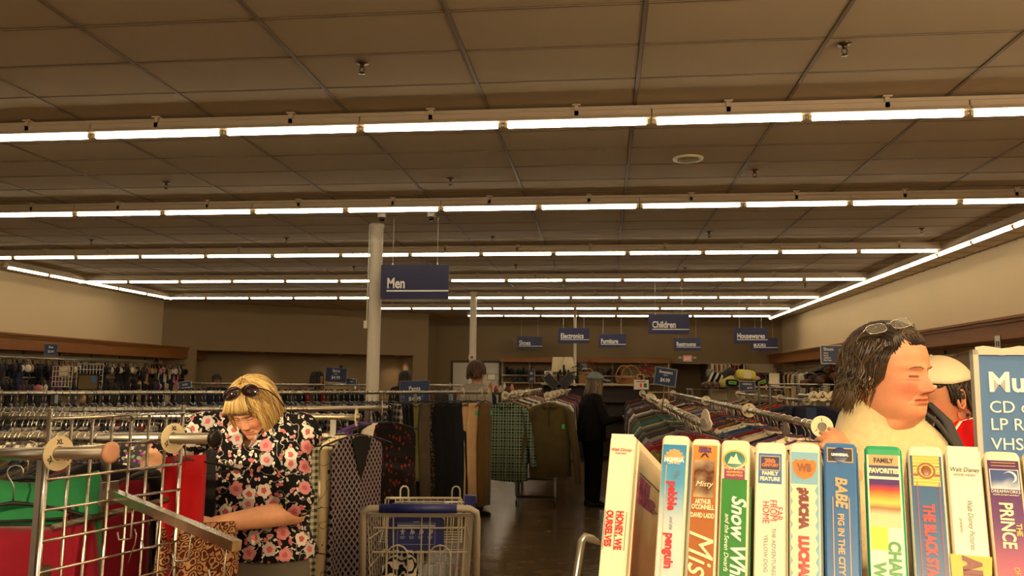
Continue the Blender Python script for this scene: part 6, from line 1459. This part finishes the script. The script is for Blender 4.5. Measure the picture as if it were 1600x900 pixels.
def bust_paths(n, seed, ends, k0=1.05, jit=.03, part=(.0, -.01), th0=.12, th1=1.7, sway=.2):
    """strands from the crown down the skull; ends(ph) -> (theta where it leaves the skull, z of the tip, outward flick)"""
    r = random.Random(seed); out = []
    for i in range(n):
        ph = 2*PI*(i+r.uniform(-.5, .5))/n; ph = (ph+PI) % (2*PI)-PI
        te, zt, fl = ends(ph); k = k0+r.uniform(-jit, jit); pts = []; w = r.uniform(-sway, sway); ph0 = r.uniform(0, 6)
        for j in range(7):
            f = j/6; th = th0*r.uniform(.4, 1.3) + (te-th0)*f; pts.append(shell(th, ph+w*f*(1-f)*2+.05*math.sin(ph0+5*f), k+.025*math.sin(f*PI)))
        p = pts[-1]; dz = p.z-zt
        if dz > .01:
            rad = Vector((p.x, p.y-.006, 0)).normalized()
            for j in (1, 2, 3):
                f = j/3; pts.append(Vector((p.x, p.y, p.z-dz*f*r.uniform(.9, 1.1)))+rad*fl*f*f+Vector((.004*math.sin(ph0+3*f), .004*math.cos(ph0+4*f), 0)))
        out.append(pts)
    return out
def brow(s, M, m, parent, z=.129):
    mb = MB(); mb.tube([(s*x, y, zz) for x, y, zz in ((.014, -.0985, z-.002), (.026, -.0965, z+.0025), (.038, -.089, z+.002), (.046, -.080, z-.004))], [.0015, .0021, .0017, .0007], 5, flat=.5); mb.v = [tuple(M @ Vector(p)) for p in mb.v]
    return mb.build('eyebrow', m, parent, True)
# ======================================================== blond woman in the floral blouse
def p_floral(t, c, x, y, z):
    """white, grey and rose flowers with five or six petals and leaf sprays on black"""
    cc = t.n('ShaderNodeCombineXYZ'); t.l(t.math('ADD', x, t.math('MULTIPLY', y, .45)), cc.inputs[0]); t.l(t.math('ADD', z, t.math('MULTIPLY', y, .2)), cc.inputs[1])
    vec = cc.outputs[0]; col = srgb((16, 14, 17))
    def layer(col, scale, seed, R, petals, rampc, thr, wob):
        v = t.n('ShaderNodeTexVoronoi', voronoi_dimensions='2D'); v.inputs['Scale'].default_value = scale; v.inputs['Randomness'].default_value = .75
        off = t.n('ShaderNodeVectorMath', operation='ADD'); off.inputs[1].default_value = (seed*3.7, seed*1.9, 0); t.l(vec, off.inputs[0])
        nzz = t.n('ShaderNodeTexNoise', noise_dimensions='2D'); nzz.inputs['Scale'].default_value = 60; t.l(vec, nzz.inputs['Vector'])
        sc = t.n('ShaderNodeVectorMath', operation='SCALE'); sc.inputs['Scale'].default_value = .011; t.l(nzz.outputs['Color'], sc.inputs[0])
        of2 = t.n('ShaderNodeVectorMath', operation='ADD'); t.l(off.outputs[0], of2.inputs[0]); t.l(sc.outputs[0], of2.inputs[1]); t.l(of2.outputs[0], v.inputs['Vector'])
        d = t.n('ShaderNodeVectorMath', operation='SUBTRACT'); t.l(of2.outputs[0], d.inputs[0]); t.l(v.outputs['Position'], d.inputs[1]); sp = t.n('ShaderNodeSeparateXYZ'); t.l(d.outputs[0], sp.inputs[0])
        sc_ = t.n('ShaderNodeSeparateColor'); t.l(v.outputs['Color'], sc_.inputs[0])
        ang_ = t.math('ARCTAN2', sp.outputs[1], sp.outputs[0]); rad = t.math('SQRT', t.math('ADD', t.math('MULTIPLY', sp.outputs[0], sp.outputs[0]), t.math('MULTIPLY', sp.outputs[1], sp.outputs[1])))
        ph = t.math('MULTIPLY_ADD', sc_.outputs[2], 6.28, t.math('MULTIPLY', ang_, petals)); lim = t.math('MULTIPLY', t.math('MULTIPLY_ADD', t.math('COSINE', ph), wob, 1-wob), R)
        rel = t.math('DIVIDE', rad, lim); inside = t.math('MULTIPLY', t.math('LESS_THAN', rel, 1), t.math('GREATER_THAN', sc_.outputs[0], thr))
        rp = t.n('ShaderNodeValToRGB'); rp.color_ramp.interpolation = 'CONSTANT'; e = rp.color_ramp.elements
        e[0].color = srgb(rampc[0])+(1,); e[1].position = .4; e[1].color = srgb(rampc[1])+(1,); q = e.new(.72); q.color = srgb(rampc[2])+(1,); t.l(sc_.outputs[1], rp.inputs[0])
        inner = t.mix(t.math('LESS_THAN', rel, .45), rp.outputs[0], srgb(rampc[3])); vein = t.math('GREATER_THAN', t.math('COSINE', t.math('MULTIPLY', ph, 3)), .86); inner = t.mix(t.math('MULTIPLY', vein, .5), inner, srgb(rampc[4]))
        return t.mix(inside, col, inner)
    # thin stems
    nz = t.n('ShaderNodeTexNoise', noise_dimensions='2D'); nz.inputs['Scale'].default_value = 17; nz.inputs['Detail'].default_value = 1; t.l(vec, nz.inputs['Vector'])
    col = t.mix(t.math('LESS_THAN', t.math('ABSOLUTE', t.math('SUBTRACT', nz.outputs[0], .52)), .007), col, srgb((206, 196, 184)))
    W_, G_, P_, R_ = (232, 226, 214), (188, 184, 180), (214, 140, 146), (190, 60, 76)
    col = layer(col, 34, 3, .0085, 2, (W_, G_, W_, (214, 208, 198), (150, 140, 136)), .15, .35)
    col = layer(col, 25, 2, .0125, 2, (P_, W_, (206, 96, 106), (200, 80, 96), W_), .35, .3)
    col = layer(col, 13, 1, .027, 5, (W_, P_, G_, (200, 92, 104), (222, 170, 170)), .10, .085)
    return col
M_FLORAL = pat('cloth_floral', p_floral, .8)
def trousers_mb(hip=.16, hz=.92, dx=.085, leg=.075, y0=0, knee=.06):
    mb = MB(); torso_mb(mb, [(hz-.10, hip*.98, .115, y0), (hz, hip, .12, y0), (hz+.10, hip*.86, .105, y0)], 24)
    for s in (-1, 1): limb(mb, [(s*dx, y0, hz-.06), (s*dx*1.05, y0-.01, .50), (s*dx*1.05, y0+.01, .10)], [leg*1.2, leg*.92, leg*.74])
    return mb
def shoes(parent, m, dx=.09, y0=0, rz=0):
    for s in (-1, 1):
        mb = MB(); mb.loft([[(s*dx+w*math.cos(2*PI*i/14), y0+y, max(.001, h*(.5+.55*math.sin(2*PI*i/14)))) for i in range(14)] for y, w, h in ((.085, .02, .05), (.07, .034, .085), (.0, .038, .09), (-.08, .046, .06), (-.14, .045, .05), (-.175, .025, .035))], True); mb.build('shoe', m, parent, True)
def legs_skin(mb, dx=.085, y0=0):
    for s in (-1, 1): limb(mb, [(s*dx, y0, .84), (s*dx, y0-.005, .50), (s*dx, y0+.012, .09)], [.075, .05, .038])
hc = W(394, 631, Y=2.90); ox, oy = hc.x+.03, 2.98
lady = thing('person', 'person with blond bob and sunglasses on the head, in a black floral blouse, looking down', 'person', (ox, oy, 0), 0)
HM = T(hc.x-ox, hc.y-oy, hc.z) @ rotz(-.16) @ Matrix.Rotation(math.radians(35), 4, 'X') @ Matrix.Rotation(-.10, 4, 'Y') @ Matrix.Scale(.91, 4) @ T(0, .0, -.128)
hv, hf, hcol = head_mesh(110, 110, lash=1.3, jowl=.9, wide=1.03, nose=.8, smile=1.0, chin2=.5)
SK = [(xf(HM, hv), hf, hcol)]
for s in (-1, 1): e = ear_mb(s); SK.append((xf(HM, e.v), e.f, None))
body = MB(); torso_mb(body, [(.86, .150, .105, .02), (1.0, .135, .105, .01), (1.15, .14, .105, .0), (1.28, .150, .10, .01), (1.36, .13, .075, .015), (1.40, .07, .06, .0)])
neck = [(0, .0, 1.36), tuple(HM @ Vector((0, .018, -.02))), tuple(HM @ Vector((0, .02, .05)))]; limb(body, neck, [.062, .055, .05])
def L(px, py, Y): p = W(px, py, Y=Y); return (p.x-ox, p.y-oy, p.z)
RS, RE, RH = L(318, 672, 2.96), L(242, 716, 2.80), L(222, 772, 2.62)          # her right arm, reaching to the rail
LS, LE, LW = L(440, 686, 2.98), L(460, 800, 2.88), L(338, 819, 2.70)          # her left arm across the body
legs_skin(body); bv, bf = blob(body, .010, 5); SK.append((bv, bf, None))
arm = MB(); limb(arm, [LS, LE, tuple(Vector(LE).lerp(Vector(LW), .45)), LW], [.050, .045, .040, .028])
hm = hand_mb(.55, .7, -1, .07); MH = aim(LE, LW, (.1, -.75, .65)); arm.add(hm.v, hm.f, MH)
limb(arm, [RS, RE, RH], [.050, .044, .028]); hm = hand_mb(.75, .6, 1, .06); arm.add(hm.v, hm.f, aim(RE, RH, (.2, -.8, .4)))
av, af = blob(arm, .0042, 3); SK.append((av, af, None))
make('body', SK, M_SKIN1, lady)
bl = MB(); torso_mb(bl, [(.885, .19, .15, .02, .015), (.93, .182, .146, .015), (1.0, .172, .138, .0), (1.14, .172, .14, -.012), (1.24, .178, .138, -.012), (1.33, .168, .112, .004), (1.385, .12, .085, .008), (1.42, .075, .066, .0)])
limb(bl, [(-.13, .01, 1.345), RS, tuple(Vector(RS).lerp(Vector(RE), .78))], [.075, .073, .066]); limb(bl, [(.13, .01, 1.345), LS, tuple(Vector(LS).lerp(Vector(LE), .55)), tuple(Vector(LE)+Vector((0, 0, .045)))], [.078, .070, .066, .073])
v, f = blob(bl, .0085, 4)
r_ = np.random.RandomState(2)
fold = .0045*np.sin(v[:, 0]*38+v[:, 2]*9)*np.clip((1.25-v[:, 2])*3, 0, 1)+.003*np.sin(v[:, 0]*17-v[:, 2]*30)+.003*np.sin(v[:, 2]*46+v[:, 0]*20)*(np.abs(v[:, 0]) > .15); v[:, 1] += fold; v[:, 0] += fold*.5
cen = np.array([v[list(q)].mean(0) for q in f]); vz0, vx0 = 1.285, -.02
keep = ~((cen[:, 1] < .02) & (cen[:, 2] > vz0) & (np.abs(cen[:, 0]-vx0) < (cen[:, 2]-vz0)*.62)); f = [q for q, k in zip(f, keep) if k]
blo = make('blouse', [(v, f, None)], M_FLORAL, lady)
mb = MB()
for k in (-1, 1): mb.tube([(vx0+k*.0, -.136, 1.283), (vx0+k*.03, -.124, 1.335), (vx0+k*.062, -.085, 1.385), (vx0+k*.075, -.02, 1.425)], [.004, .007, .009, .008], 6, flat=.5)
for k in range(5): MB().ball((vx0+.004, -.139-.004*(k > 1), 1.262-.055*k), (.005, .003, .005), 8, 5).build('button', M_BLACKPL, blo, True)
mb.build('collar', M_FLORAL, blo, True)
tr = trousers_mb(.175, .90, .09, .08); v, f = blob(tr, .012, 3); make('trousers', [(v, f, None)], mat('grey_trouser_cloth', (98, 92, 82), .85), lady); shoes(lady, M_BLACKPL)
M_BLOND = hair_mat('blond_hair', (166, 128, 72), (238, 210, 146), (140, 100, 52))
lh = thing('tmp', 'x', 'x'); bpy.data.objects.remove(lh)
def ends_bob(ph):
    a = abs(ph)
    if a < .62: return (1.02, .160, .0)
    if a < .80: return (1.30, .115, .0)
    if a < 2.2: return (1.62, .005, -.012)
    return (1.72, -.005, -.008)
P = bust_paths(950, 5, ends_bob, 1.09, .06, th0=.25, sway=.55)
r = random.Random(9)
for k in range(170):      # loose fringe sweeping across the forehead
    x = r.uniform(-.055, .06); P.append([Vector((x*.5+.01, -.055, .222)), Vector((x*.8+.006, -.092, .205)), Vector((x+.004, -.108, .178)), Vector((x*1.05-.004, -.108, .165)), Vector((x*1.08-.010, -.103,   .152+r.uniform(-.008, .012)))])
P = [[HM @ p for p in q] for q in P]; cp = cap_mb(1.05, .85, 1.62, 1.75); cp.v = [tuple(HM @ Vector(p)) for p in cp.v]
hair = locks('hair', P, M_BLOND, lady, cp, .0030, 3)
for s in (-1, 1): brow(s, HM, mat('fair_brow', (150, 104, 66), .7), lady)
MB().ball(tuple(HM @ Vector((.083, 0, .062))), .0045, 10, 6).build('earring', M_CHROME, lady, True)
# sunglasses pushed up on her hair
GMx = HM @ T(.034, -.066, .230) @ rotz(.12) @ Matrix.Rotation(math.radians(-50), 4, 'X') @ Matrix.Scale(1.22, 4)
M_LENS = mat('dark_brown_lens', (36, 18, 16), .06, var=0, coat=.6); M_FRM = mat('tortoise_frame', (44, 26, 18), .2, var=.2)
gl = MB(); ln = MB()
for s in (-1, 1):
    o2 = [(s*.034+.030*math.cos(a)+(0 if math.sin(a) > 0 else s*.002), .020*math.sin(a)-(.004*s*math.cos(a))) for a in [2*PI*i/24 for i in range(24)]]
    ln.add([GMx @ Vector((x, -.004-.5*(abs(x)-.034)**2*0, z)) for x, z in o2]+[GMx @ Vector((x*.98, -.009+abs(x)*.06, z*.9)) for x, z in o2], [tuple(range(23, -1, -1)), tuple(range(24, 48))]+[(i, (i+1) % 24, 24+(i+1) % 24, 24+i) for i in range(24)])
    gl.tube([GMx @ Vector((x, -.005+abs(x)*.03, z)) for x, z in o2], .0024, 6, closed=True)
    gl.tube([GMx @ Vector(p) for p in ((s*.062, -.002, .006), (s*.078, .03, .004), (s*.088, .075, -.010), (s*.088, .12, -.03))], .0026, 6)
gl.tube([GMx @ Vector(p) for p in ((-.006, -.005, .006), (0, -.008, .009), (.006, -.005, .006))], .0026, 6)
g = thing('sunglasses', 'dark brown sunglasses pushed up on the blond hair', 'sunglasses', (0, 0, 0)); g.location = lady.location
gl.build('frame', M_FRM, g, True); ln.build('lenses', M_LENS, g, True)

# ======================================================== dark haired woman in the beige fleece, looking right
hc = W(1388, 580, Y=2.14); ox, oy = hc.x-.005, 2.22
lady2 = thing('person', 'person with dark hair and glasses on the head, in a beige fleece, facing right', 'person', (ox, oy, 0), 0)
FA = math.radians(41)
HM = T(hc.x-ox, hc.y-oy, hc.z) @ rotz(FA) @ Matrix.Rotation(math.radians(4), 4, 'X') @ Matrix.Rotation(-.02, 4, 'Y') @ T(0, .0, -.115)
hv, hf, hcol = head_mesh(120, 120, lash=1.6, jowl=.8, wide=1.04, nose=1.22, smile=-.1, chin2=.6)
SK = [(xf(HM, hv), hf, hcol)]
for s in (-1, 1): e = ear_mb(s); SK.append((xf(HM, e.v), e.f, None))
BZ = T(.06, .03, 0) @ rotz(math.radians(50)); sz = hc.z-.115-1.40          # shift of the standing body
body = MB(); torso_mb(body, [(.86, .165, .12, .02), (1.0, .155, .12, .01), (1.15, .16, .12, .0), (1.28+sz, .165, .11, .01), (1.36+sz, .14, .08, .015), (1.41+sz, .075, .065, .01)], M=BZ)
limb(body, [tuple(BZ @ Vector((0, .02, 1.36+sz))), tuple(HM @ Vector((0, .02, -.03))), tuple(HM @ Vector((0, .02, .05)))], [.068, .060, .055]); legs_skin(body)
bv, bf = blob(body, .010, 5); SK.append((bv, bf, None))
# her right hand resting on the rail end, left of her shoulder in the picture
RW = L(1338, 748, 2.06); RE = L(1374, 860, 1.99); RS = tuple(BZ @ Vector((-.165, .03, 1.325+sz)))
arm = MB(); limb(arm, [RS, RE, RW], [.052, .045, .029]); hm = hand_mb(.45, .3, -1, .05, .95, (.35, .42, .5, .6))
HDM = aim(RE, RW, (.35, -.9, .2)); arm.add(hm.v, hm.f, aim((RW[0]+.03, RW[1]-.01, RW[2]-.06), RW, (.25, -.9, .35)))
LS2 = tuple(BZ @ Vector((.185, .015, 1.335+sz))); LE2 = tuple(BZ @ Vector((.25, -.02, 1.06+sz))); LW2 = tuple(BZ @ Vector((.20, -.24, 1.02+sz)))
limb(arm, [LS2, LE2, LW2], [.052, .045, .029]); hm = hand_mb(.5, .4, 1); arm.add(hm.v, hm.f, aim(LE2, LW2))
av, af = blob(arm, .0042, 3); SK.append((av, af, None)); make('body', SK, M_SKIN2, lady2)
M_FLEECE = mat('beige_fleece', (206, 186, 142), .95, var=.16, nscale=60, spec=.1, bump=.5, bscale=240, sheen=.3); M_LINE = mat('charcoal_lining', (48, 46, 48), .7)
sz += .028; fl = MB(); torso_mb(fl, [(.84, .20, .155, .02), (1.0, .19, .15, .01), (1.15+sz, .195, .15, -.005), (1.27+sz, .205, .145, .0), (1.345+sz, .185, .118, .012), (1.385+sz, .135, .095, .02), (1.415+sz, .09, .082, .02)], M=BZ)
limb(fl, [tuple(BZ @ Vector((-.12, .02, 1.345+sz))), RS, RE, tuple(Vector(RE).lerp(Vector(RW), .7))], [.085, .072, .060, .046]); limb(fl, [tuple(BZ @ Vector((.12, .02, 1.345+sz))), LS2, LE2, tuple(Vector(LE2).lerp(Vector(LW2), .8))], [.085, .082, .066, .048])
v, f = blob(fl, .009, 4); fo = .004*np.sin(v[:, 0]*30+v[:, 2]*22)+.003*np.sin(v[:, 2]*48); v[:, 1] += fo
iv = np.array(BZ.inverted()); bc = v @ iv[:3, :3].T + iv[:3, 3]; cen = np.array([bc[list(q)].mean(0) for q in f]); z0 = 1.27+sz
keep = ~((cen[:, 1] < .0) & (cen[:, 2] > z0) & (np.abs(cen[:, 0]) < (cen[:, 2]-z0)*.5)); f = [q for q, k in zip(f, keep) if k]
fle = make('fleece_jacket', [(v, f, None)], M_FLEECE, lady2)
mb = MB(); inn = MB(); n = 22           # standing collar, open at the front, with dark lining
def colr(u, h, k): a = -PI/2+.42+(2*PI-.84)*u; ff = 1-abs(2*u-1); return BZ @ Vector((k*.084*math.cos(a), .015+k*.082*math.sin(a)-.016*(1-ff), 1.395+sz+h*(.034+.026*ff)-(.05*(1-ff)**2)))
mb.sheet(lambda u, v: colr(u, v, 1.02+.10*v), n, 3); inn.sheet(lambda u, v: colr(u, v, .98+.10*v), n, 3)
mb.build('collar', M_FLEECE, fle, True); inn.build('collar_lining', M_LINE, fle, True)
mb = MB(); mb.tube([BZ @ Vector(p) for p in ((-.055, -.062, 1.405+sz), (-.035, -.110, 1.36+sz), (-.012, -.142, 1.30+sz), (.0, -.152, 1.25+sz), (.0, -.155, 1.1+sz))], [.012, .018, .018, .014, .012], 8, flat=.35)
mb.tube([BZ @ Vector(p) for p in ((.055, -.062, 1.405+sz), (.035, -.110, 1.36+sz), (.012, -.142, 1.30+sz), (.004, -.152, 1.25+sz))], [.012, .018, .018, .014], 8, flat=.35); mb.build('zip_facing', M_LINE, fle, True)
tr = trousers_mb(.18, .90, .09, .085); v, f = blob(tr, .014, 3); make('trousers', [(v, f, None)], mat('dark_denim', (38, 44, 62), .85), lady2); shoes(lady2, M_BLACKPL)
M_BRUN = hair_mat('dark_brown_hair', (28, 18, 12), (52, 36, 24), (126, 100, 68))
def ends2(ph):
    a = abs(ph)
    if a < .95: return (.80, .20, .0)
    if a < 1.62: return (.98, .160, .004)
    if a < 1.75: return (1.55, .075, .012)
    return (1.70, .015, .022)
r = random.Random(21); P = bust_paths(620, 8, ends2, 1.07, .05, th0=.2, sway=1.0)
for k in range(420):     # hair swept back from the forehead over the top and sides
    s = r.uniform(-1, 1); z0 = .192-.055*s*s+r.uniform(-.006, .006); x0 = .068*s; pts = [Vector((x0*.97, -.083+.034*s*s, z0))]
    lift = r.uniform(1.04, 1.15); n_ = 7
    for j in range(1, n_+1):
        f_ = j/n_; th = -.85+ (2.55 if abs(s) < .5 else 2.35 if abs(s) < .7 else 1.7)*f_; lat = s*(.8+.55*f_)
        pts.append(Vector((.088*lift*math.sin(lat*.95)*(1-.15*f_)+.004*math.sin(9*f_+k), .006+.106*lift*math.sin(th)*math.cos(lat*.7), .120+.106*lift*math.cos(th)*math.cos(lat*.75)-.010*f_)))
    P.append(pts)
for k in range(46):      # wisps in front of the ear and at the temple
    s = r.choice((-1, -1, 1)); y = r.uniform(-.058, -.01); l_ = r.uniform(.03, .085); P.append([Vector((s*.074, y, .178)), Vector((s*(.084+r.uniform(0, .006)), y+.006, .150)), Vector((s*.087, y+.016+r.uniform(-.01, .01), .150-l_*.6)), Vector((s*(.085+r.uniform(-.004, .012)), y+.030+r.uniform(-.01, .02), .150-l_))])
for k in range(210):      # wavy ends at the nape
    a = r.uniform(1.35, 2*PI-1.35); p = shell(1.65, a, 1.07); w = r.uniform(0, 6); ln_ = r.uniform(.035, .085); rad = Vector((p.x, p.y, 0)).normalized(); P.append([p+Vector((0, 0, .02))]+[p+Vector((0, 0, -ln_*f_))+rad*(.012*math.sin(w+6*f_)+.012*f_*f_) for f_ in (.2, .4, .6, .8, 1.0)])
P = [[HM @ p for p in q] for q in P]; cp = cap_mb(1.07, .72, 1.30, 1.85); cp.v = [tuple(HM @ Vector(p)) for p in cp.v]
locks('hair', P, M_BRUN, lady2, cp, .0028, 4, tip=.6)
for s in (-1, 1): brow(s, HM, mat('brown_brow', (96, 60, 40), .7), lady2, .1295)
GMx = HM @ T(-.073, -.042, .226) @ rotz(math.radians(-50)) @ Matrix.Rotation(math.radians(-42), 4, 'X') @ Matrix.Rotation(-.35, 4, 'Y')
gl = MB(); ln = MB()
for s in (-1, 1):
    o2 = [(s*.031+.024*math.copysign(abs(math.cos(a))**.7, math.cos(a)), .0145*math.copysign(abs(math.sin(a))**.7, math.sin(a))) for a in [2*PI*i/24 for i in range(24)]]
    gl.tube([GMx @ Vector((x, -.004, z)) for x, z in o2], .0011, 5, closed=True)
    ln.add([GMx @ Vector((x*1, -.004, z)) for x, z in o2]+[GMx @ Vector((x, -.0055, z)) for x, z in o2], [tuple(range(23, -1, -1)), tuple(range(24, 48))]+[(i, (i+1) % 24, 24+(i+1) % 24, 24+i) for i in range(24)])
    gl.tube([GMx @ Vector(p) for p in ((s*.055, -.003, .006), (s*.070, .02, .006), (s*.076, .07, .0), (s*.078, .12, -.03))], .0013, 5)
gl.tube([GMx @ Vector(p) for p in ((-.007, -.004, .004), (0, -.007, .007), (.007, -.004, .004))], .0011, 5)
g = thing('glasses', 'thin metal framed glasses pushed up on the dark hair', 'glasses', (0, 0, 0)); g.location = lady2.location
gl.build('frame', M_CHROME, g, True)
t_ = NT('clear_lens'); t_.b.inputs['Alpha'].default_value = .06; t_.b.inputs['Roughness'].default_value = .05; t_.base((.75, .72, .66)); ln.build('lenses', t_.m, g, True)

# ======================================================== simpler figures
def figure(lab, loc, rz, top_c, trous_c, skin, H_=1.65, hair=None, cap=None, sleeve=1, girth=1.0, head_pitch=0, head_yaw=0, arms=None, name='person', lift=0):
    """standing person facing local -y; arms: list of (elbow, wrist) per side in local metres"""
    t = thing('person', lab, 'person', loc, rz); k = H_/1.65
    HMx = T(0, -.02*k, 1.425*k) @ rotz(head_yaw) @ Matrix.Rotation(head_pitch, 4, 'X'); hv, hf, hcol = head_mesh(56, 64); S = [(xf(HMx, hv), hf, hcol)]
    for s in (-1, 1): e = ear_mb(s); S.append((xf(HMx, e.v), e.f, None))
    b = MB(); torso_mb(b, [(.88*k, .145, .10, .02), (1.05*k, .13, .10, .01), (1.26*k, .15, .10, .01), (1.35*k, .13, .075, .015), (1.39*k, .07, .06, .01)], 20); limb(b, [(0, .015, 1.36*k), tuple(HMx @ Vector((0, .02, -.02)))], [.058, .05]); legs_skin(b)
    A = arms or [((.235, .01, 1.06*k), (.23, -.08, .84*k)), ((-.235, .01, 1.06*k), (-.23, -.08, .84*k))]
    for (e_, w_), s in zip(A, (1, -1)):
        limb(b, [(s*.175*girth, .015, 1.325*k), e_, w_], [.045, .039, .027]); hm = hand_mb(.4, .4, s); b.add(hm.v, hm.f, aim(e_, w_, (s*.3, -1, .2)))
    v, f = blob(b, .0075, 3); S.append((v, f, None)); make('body', S, skin, t)
    g = MB(); torso_mb(g, [(.80*k, .175*girth, .135*girth, .02), (.95*k, .172*girth, .135*girth, .015), (1.10*k, .168*girth, .132*girth, .005), (1.25*k+lift, .175*girth, .128*girth, .005), (1.34*k+lift, .155*girth, .10, .012), (1.385*k+lift, .09, .078, .012), (1.405*k+lift, .066, .064, .01)], 24)
    for (e_, w_), s in zip(A, (1, -1)):
        sh_ = Vector((s*.175*girth, .015, 1.325*k+lift)); pts = [tuple(Vector((s*.11, .015, 1.335*k+lift))), tuple(sh_)]+([e_, tuple(Vector(e_).lerp(Vector(w_), .85))] if sleeve == 1 else [tuple(sh_.lerp(Vector(e_), .7))]); limb(g, pts, ([.072, .070, .056, .042] if sleeve == 1 else [.07, .068, .060]))
    v, f = blob(g, .012, 3); fo = .004*np.sin(v[:, 0]*34+v[:, 2]*18); v[:, 1] += fo; tp = make('top', [(v, f, None)], mat('cloth_of_'+lab.split()[2]+'_top', top_c, .9, var=.15, spec=.15), t)
    tr = trousers_mb(.155*girth, .90*k, .085, .076*girth); v, f = blob(tr, .014, 3); make('trousers', [(v, f, None)], mat('trouser_cloth', trous_c, .9, var=.12, spec=.15), t); shoes(t, M_BLACKPL)
    if hair:
        m, ends, n_, kk = hair; P = [[HMx @ p for p in q] for q in bust_paths(n_, 4, ends, kk, .05, th0=.2, sway=.6)]; cp = cap_mb(kk-.04, .8, 1.45, 1.8, 28, 10); cp.v = [tuple(HMx @ Vector(p)) for p in cp.v]; locks('hair', P, m, t, cp, .006, 6)
    if cap:
        c = thing('cap', cap[1], 'cap', (0, 0, 0), 0); c.matrix_world = T(*loc) @ rotz(rz) @ HMx; cm = cap[0]
        kc = cap[2] if len(cap) > 2 else 1.16
        cb = cap_mb(kc, 1.12, 1.30, 1.38, 36, 12); cb.build('crown', cm, c, True)
        bi = MB(); R = [shell(1.12+.18*abs(a)**2, a, kc) for a in np.linspace(-.95, .95, 15)]
        bi.loft([[p+Vector((0, 0, dz)) for p in R] for dz in (.0, .004)], False, False); out = [p+Vector((0, -.068*math.cos(a)**.7*1.5, -.018)) for p, a in zip(R, np.linspace(-.95, .95, 15))]
        bi.loft([[p for p in R], [q_.lerp(p, .35)+Vector((0, 0, .004)) for p, q_ in zip(R, out)], out, [q_+Vector((0, 0, -.004)) for q_ in out], [p+Vector((0, 0, -.004)) for p in R]], False, False); bi.build('bill', cm, c, True)
        MB().ball(tuple(shell(0.0, 0, kc)), (.008, .008, .005), 10, 6).build('top_button', cm, c, True)
    return t, HMx
M_DARKH = hair_mat('black_brown_hair', (20, 14, 11), (44, 30, 20), (60, 44, 30)); M_GREYH = hair_mat('ash_blond_hair', (92, 78, 58), (150, 130, 100), (160, 140, 108)); M_BROWNH = hair_mat('chestnut_hair', (52, 32, 18), (96, 60, 34), (110, 74, 44))
long_ = lambda ph: (1.15, .15, 0) if abs(ph) < .6 else (1.62, -.07, .02)
short_ = lambda ph: (1.1, .165, .0) if abs(ph) < .7 else (1.50, .085, .004) if abs(ph) < 1.7 else (1.62, .03, .0)
under_ = lambda ph: (1.35, .12, 0) if abs(ph) < 1.0 else (1.6, -.02, .014)
tied_ = lambda ph: (1.2, .15, 0) if abs(ph) < 1.3 else (1.6, .085, -.004) if abs(ph) < 1.9 else (1.7, .04, .0)
M_CAPB = mat('beige_cap_cloth', (202, 186, 154), .85, var=.1); M_CAPG = mat('washed_blue_cap_cloth', (118, 128, 134), .85, var=.12); M_CAPD = mat('dark_cap_cloth', (40, 36, 34), .85)
p = W(1487, 640, Y=2.95)
capw, HMc = figure('person wearing a beige cap, hoop earring and red jacket, behind the woman in fleece', (p.x, p.y, 0), math.radians(-72), (206, 22, 26), (40, 40, 48), M_SKIN3, 1.625, (M_DARKH, tied_, 260, .98), (M_CAPB, 'beige cap on the person in the red jacket', 1.19), head_pitch=.24, girth=1.02, lift=.055)
e = MB(); e.tube([HMc @ Vector((.086+.004*math.sin(a), .004+.020*math.sin(a), .048+.020*math.cos(a))) for a in [2*PI*i/20 for i in range(20)]], .0016, 6, closed=True); e.build('hoop_earring', mat('red_hoop', (170, 40, 40), .3), capw, True)
st = MB()
for s in (-1, 1): st.tube([(s*.055, .045, 1.442), (s*.080, -.035, 1.430), (s*.10, -.105, 1.37), (s*.105, -.132, 1.24)], .006, 6, flat=.4); st.tube([(s*.10, .02, 1.455), (s*.17, .005, 1.44), (s*.245, .0, 1.31), (s*.292, .0, 1.10)], .006, 6)
st.build('jacket_piping', M_WHITE, capw, True)
p = W(926, 600, Y=10.35); figure('person with long ash hair and a blue cap, in black, seen from behind', (p.x, p.y, 0), math.radians(108), (26, 23, 22), (22, 21, 22), M_SKIN4, 1.645, (M_GREYH, long_, 200, 1.0), (M_CAPG, 'washed blue cap on the person in black', 1.19), girth=1.28, head_pitch=.12, arms=[((.30, .0, 1.05), (.27, -.12, .86)), ((-.29, -.08, 1.06), (-.20, -.33, 1.10))])
p = W(743, 590, Y=9.3); figure('person with short brown hair in a grey shirt, beyond the trouser rail', (p.x, p.y, 0), math.radians(146), (164, 154, 138), (44, 44, 52), M_SKIN4, 1.77, (M_BROWNH, short_, 150, 1.16), sleeve=.5)
p = W(494, 590, Y=12.9); figure('person with long dark hair in profile left of the Skirts sign', (p.x, p.y, 0), math.radians(80), (120, 110, 100), (40, 40, 46), M_SKIN3, 1.66, (M_DARKH, long_, 90, 1.12))
p = W(632, 590, Y=13.6); figure('person with straight dark hair seen from behind, above the Pants sign', (p.x, p.y, 0), math.radians(175), (52, 48, 48), (30, 30, 34), M_SKIN4, 1.685, (M_DARKH, long_, 90, 1.12))
p = W(338, 596, Y=15.2); figure('person in a dark cap far behind the blond woman, left of her head', (p.x, p.y, 0), math.radians(35), (44, 40, 40), (36, 36, 40), M_SKIN3, 1.59, (M_DARKH, short_, 60, .97), (M_CAPD, 'dark cap on the distant person at the left', 1.17))
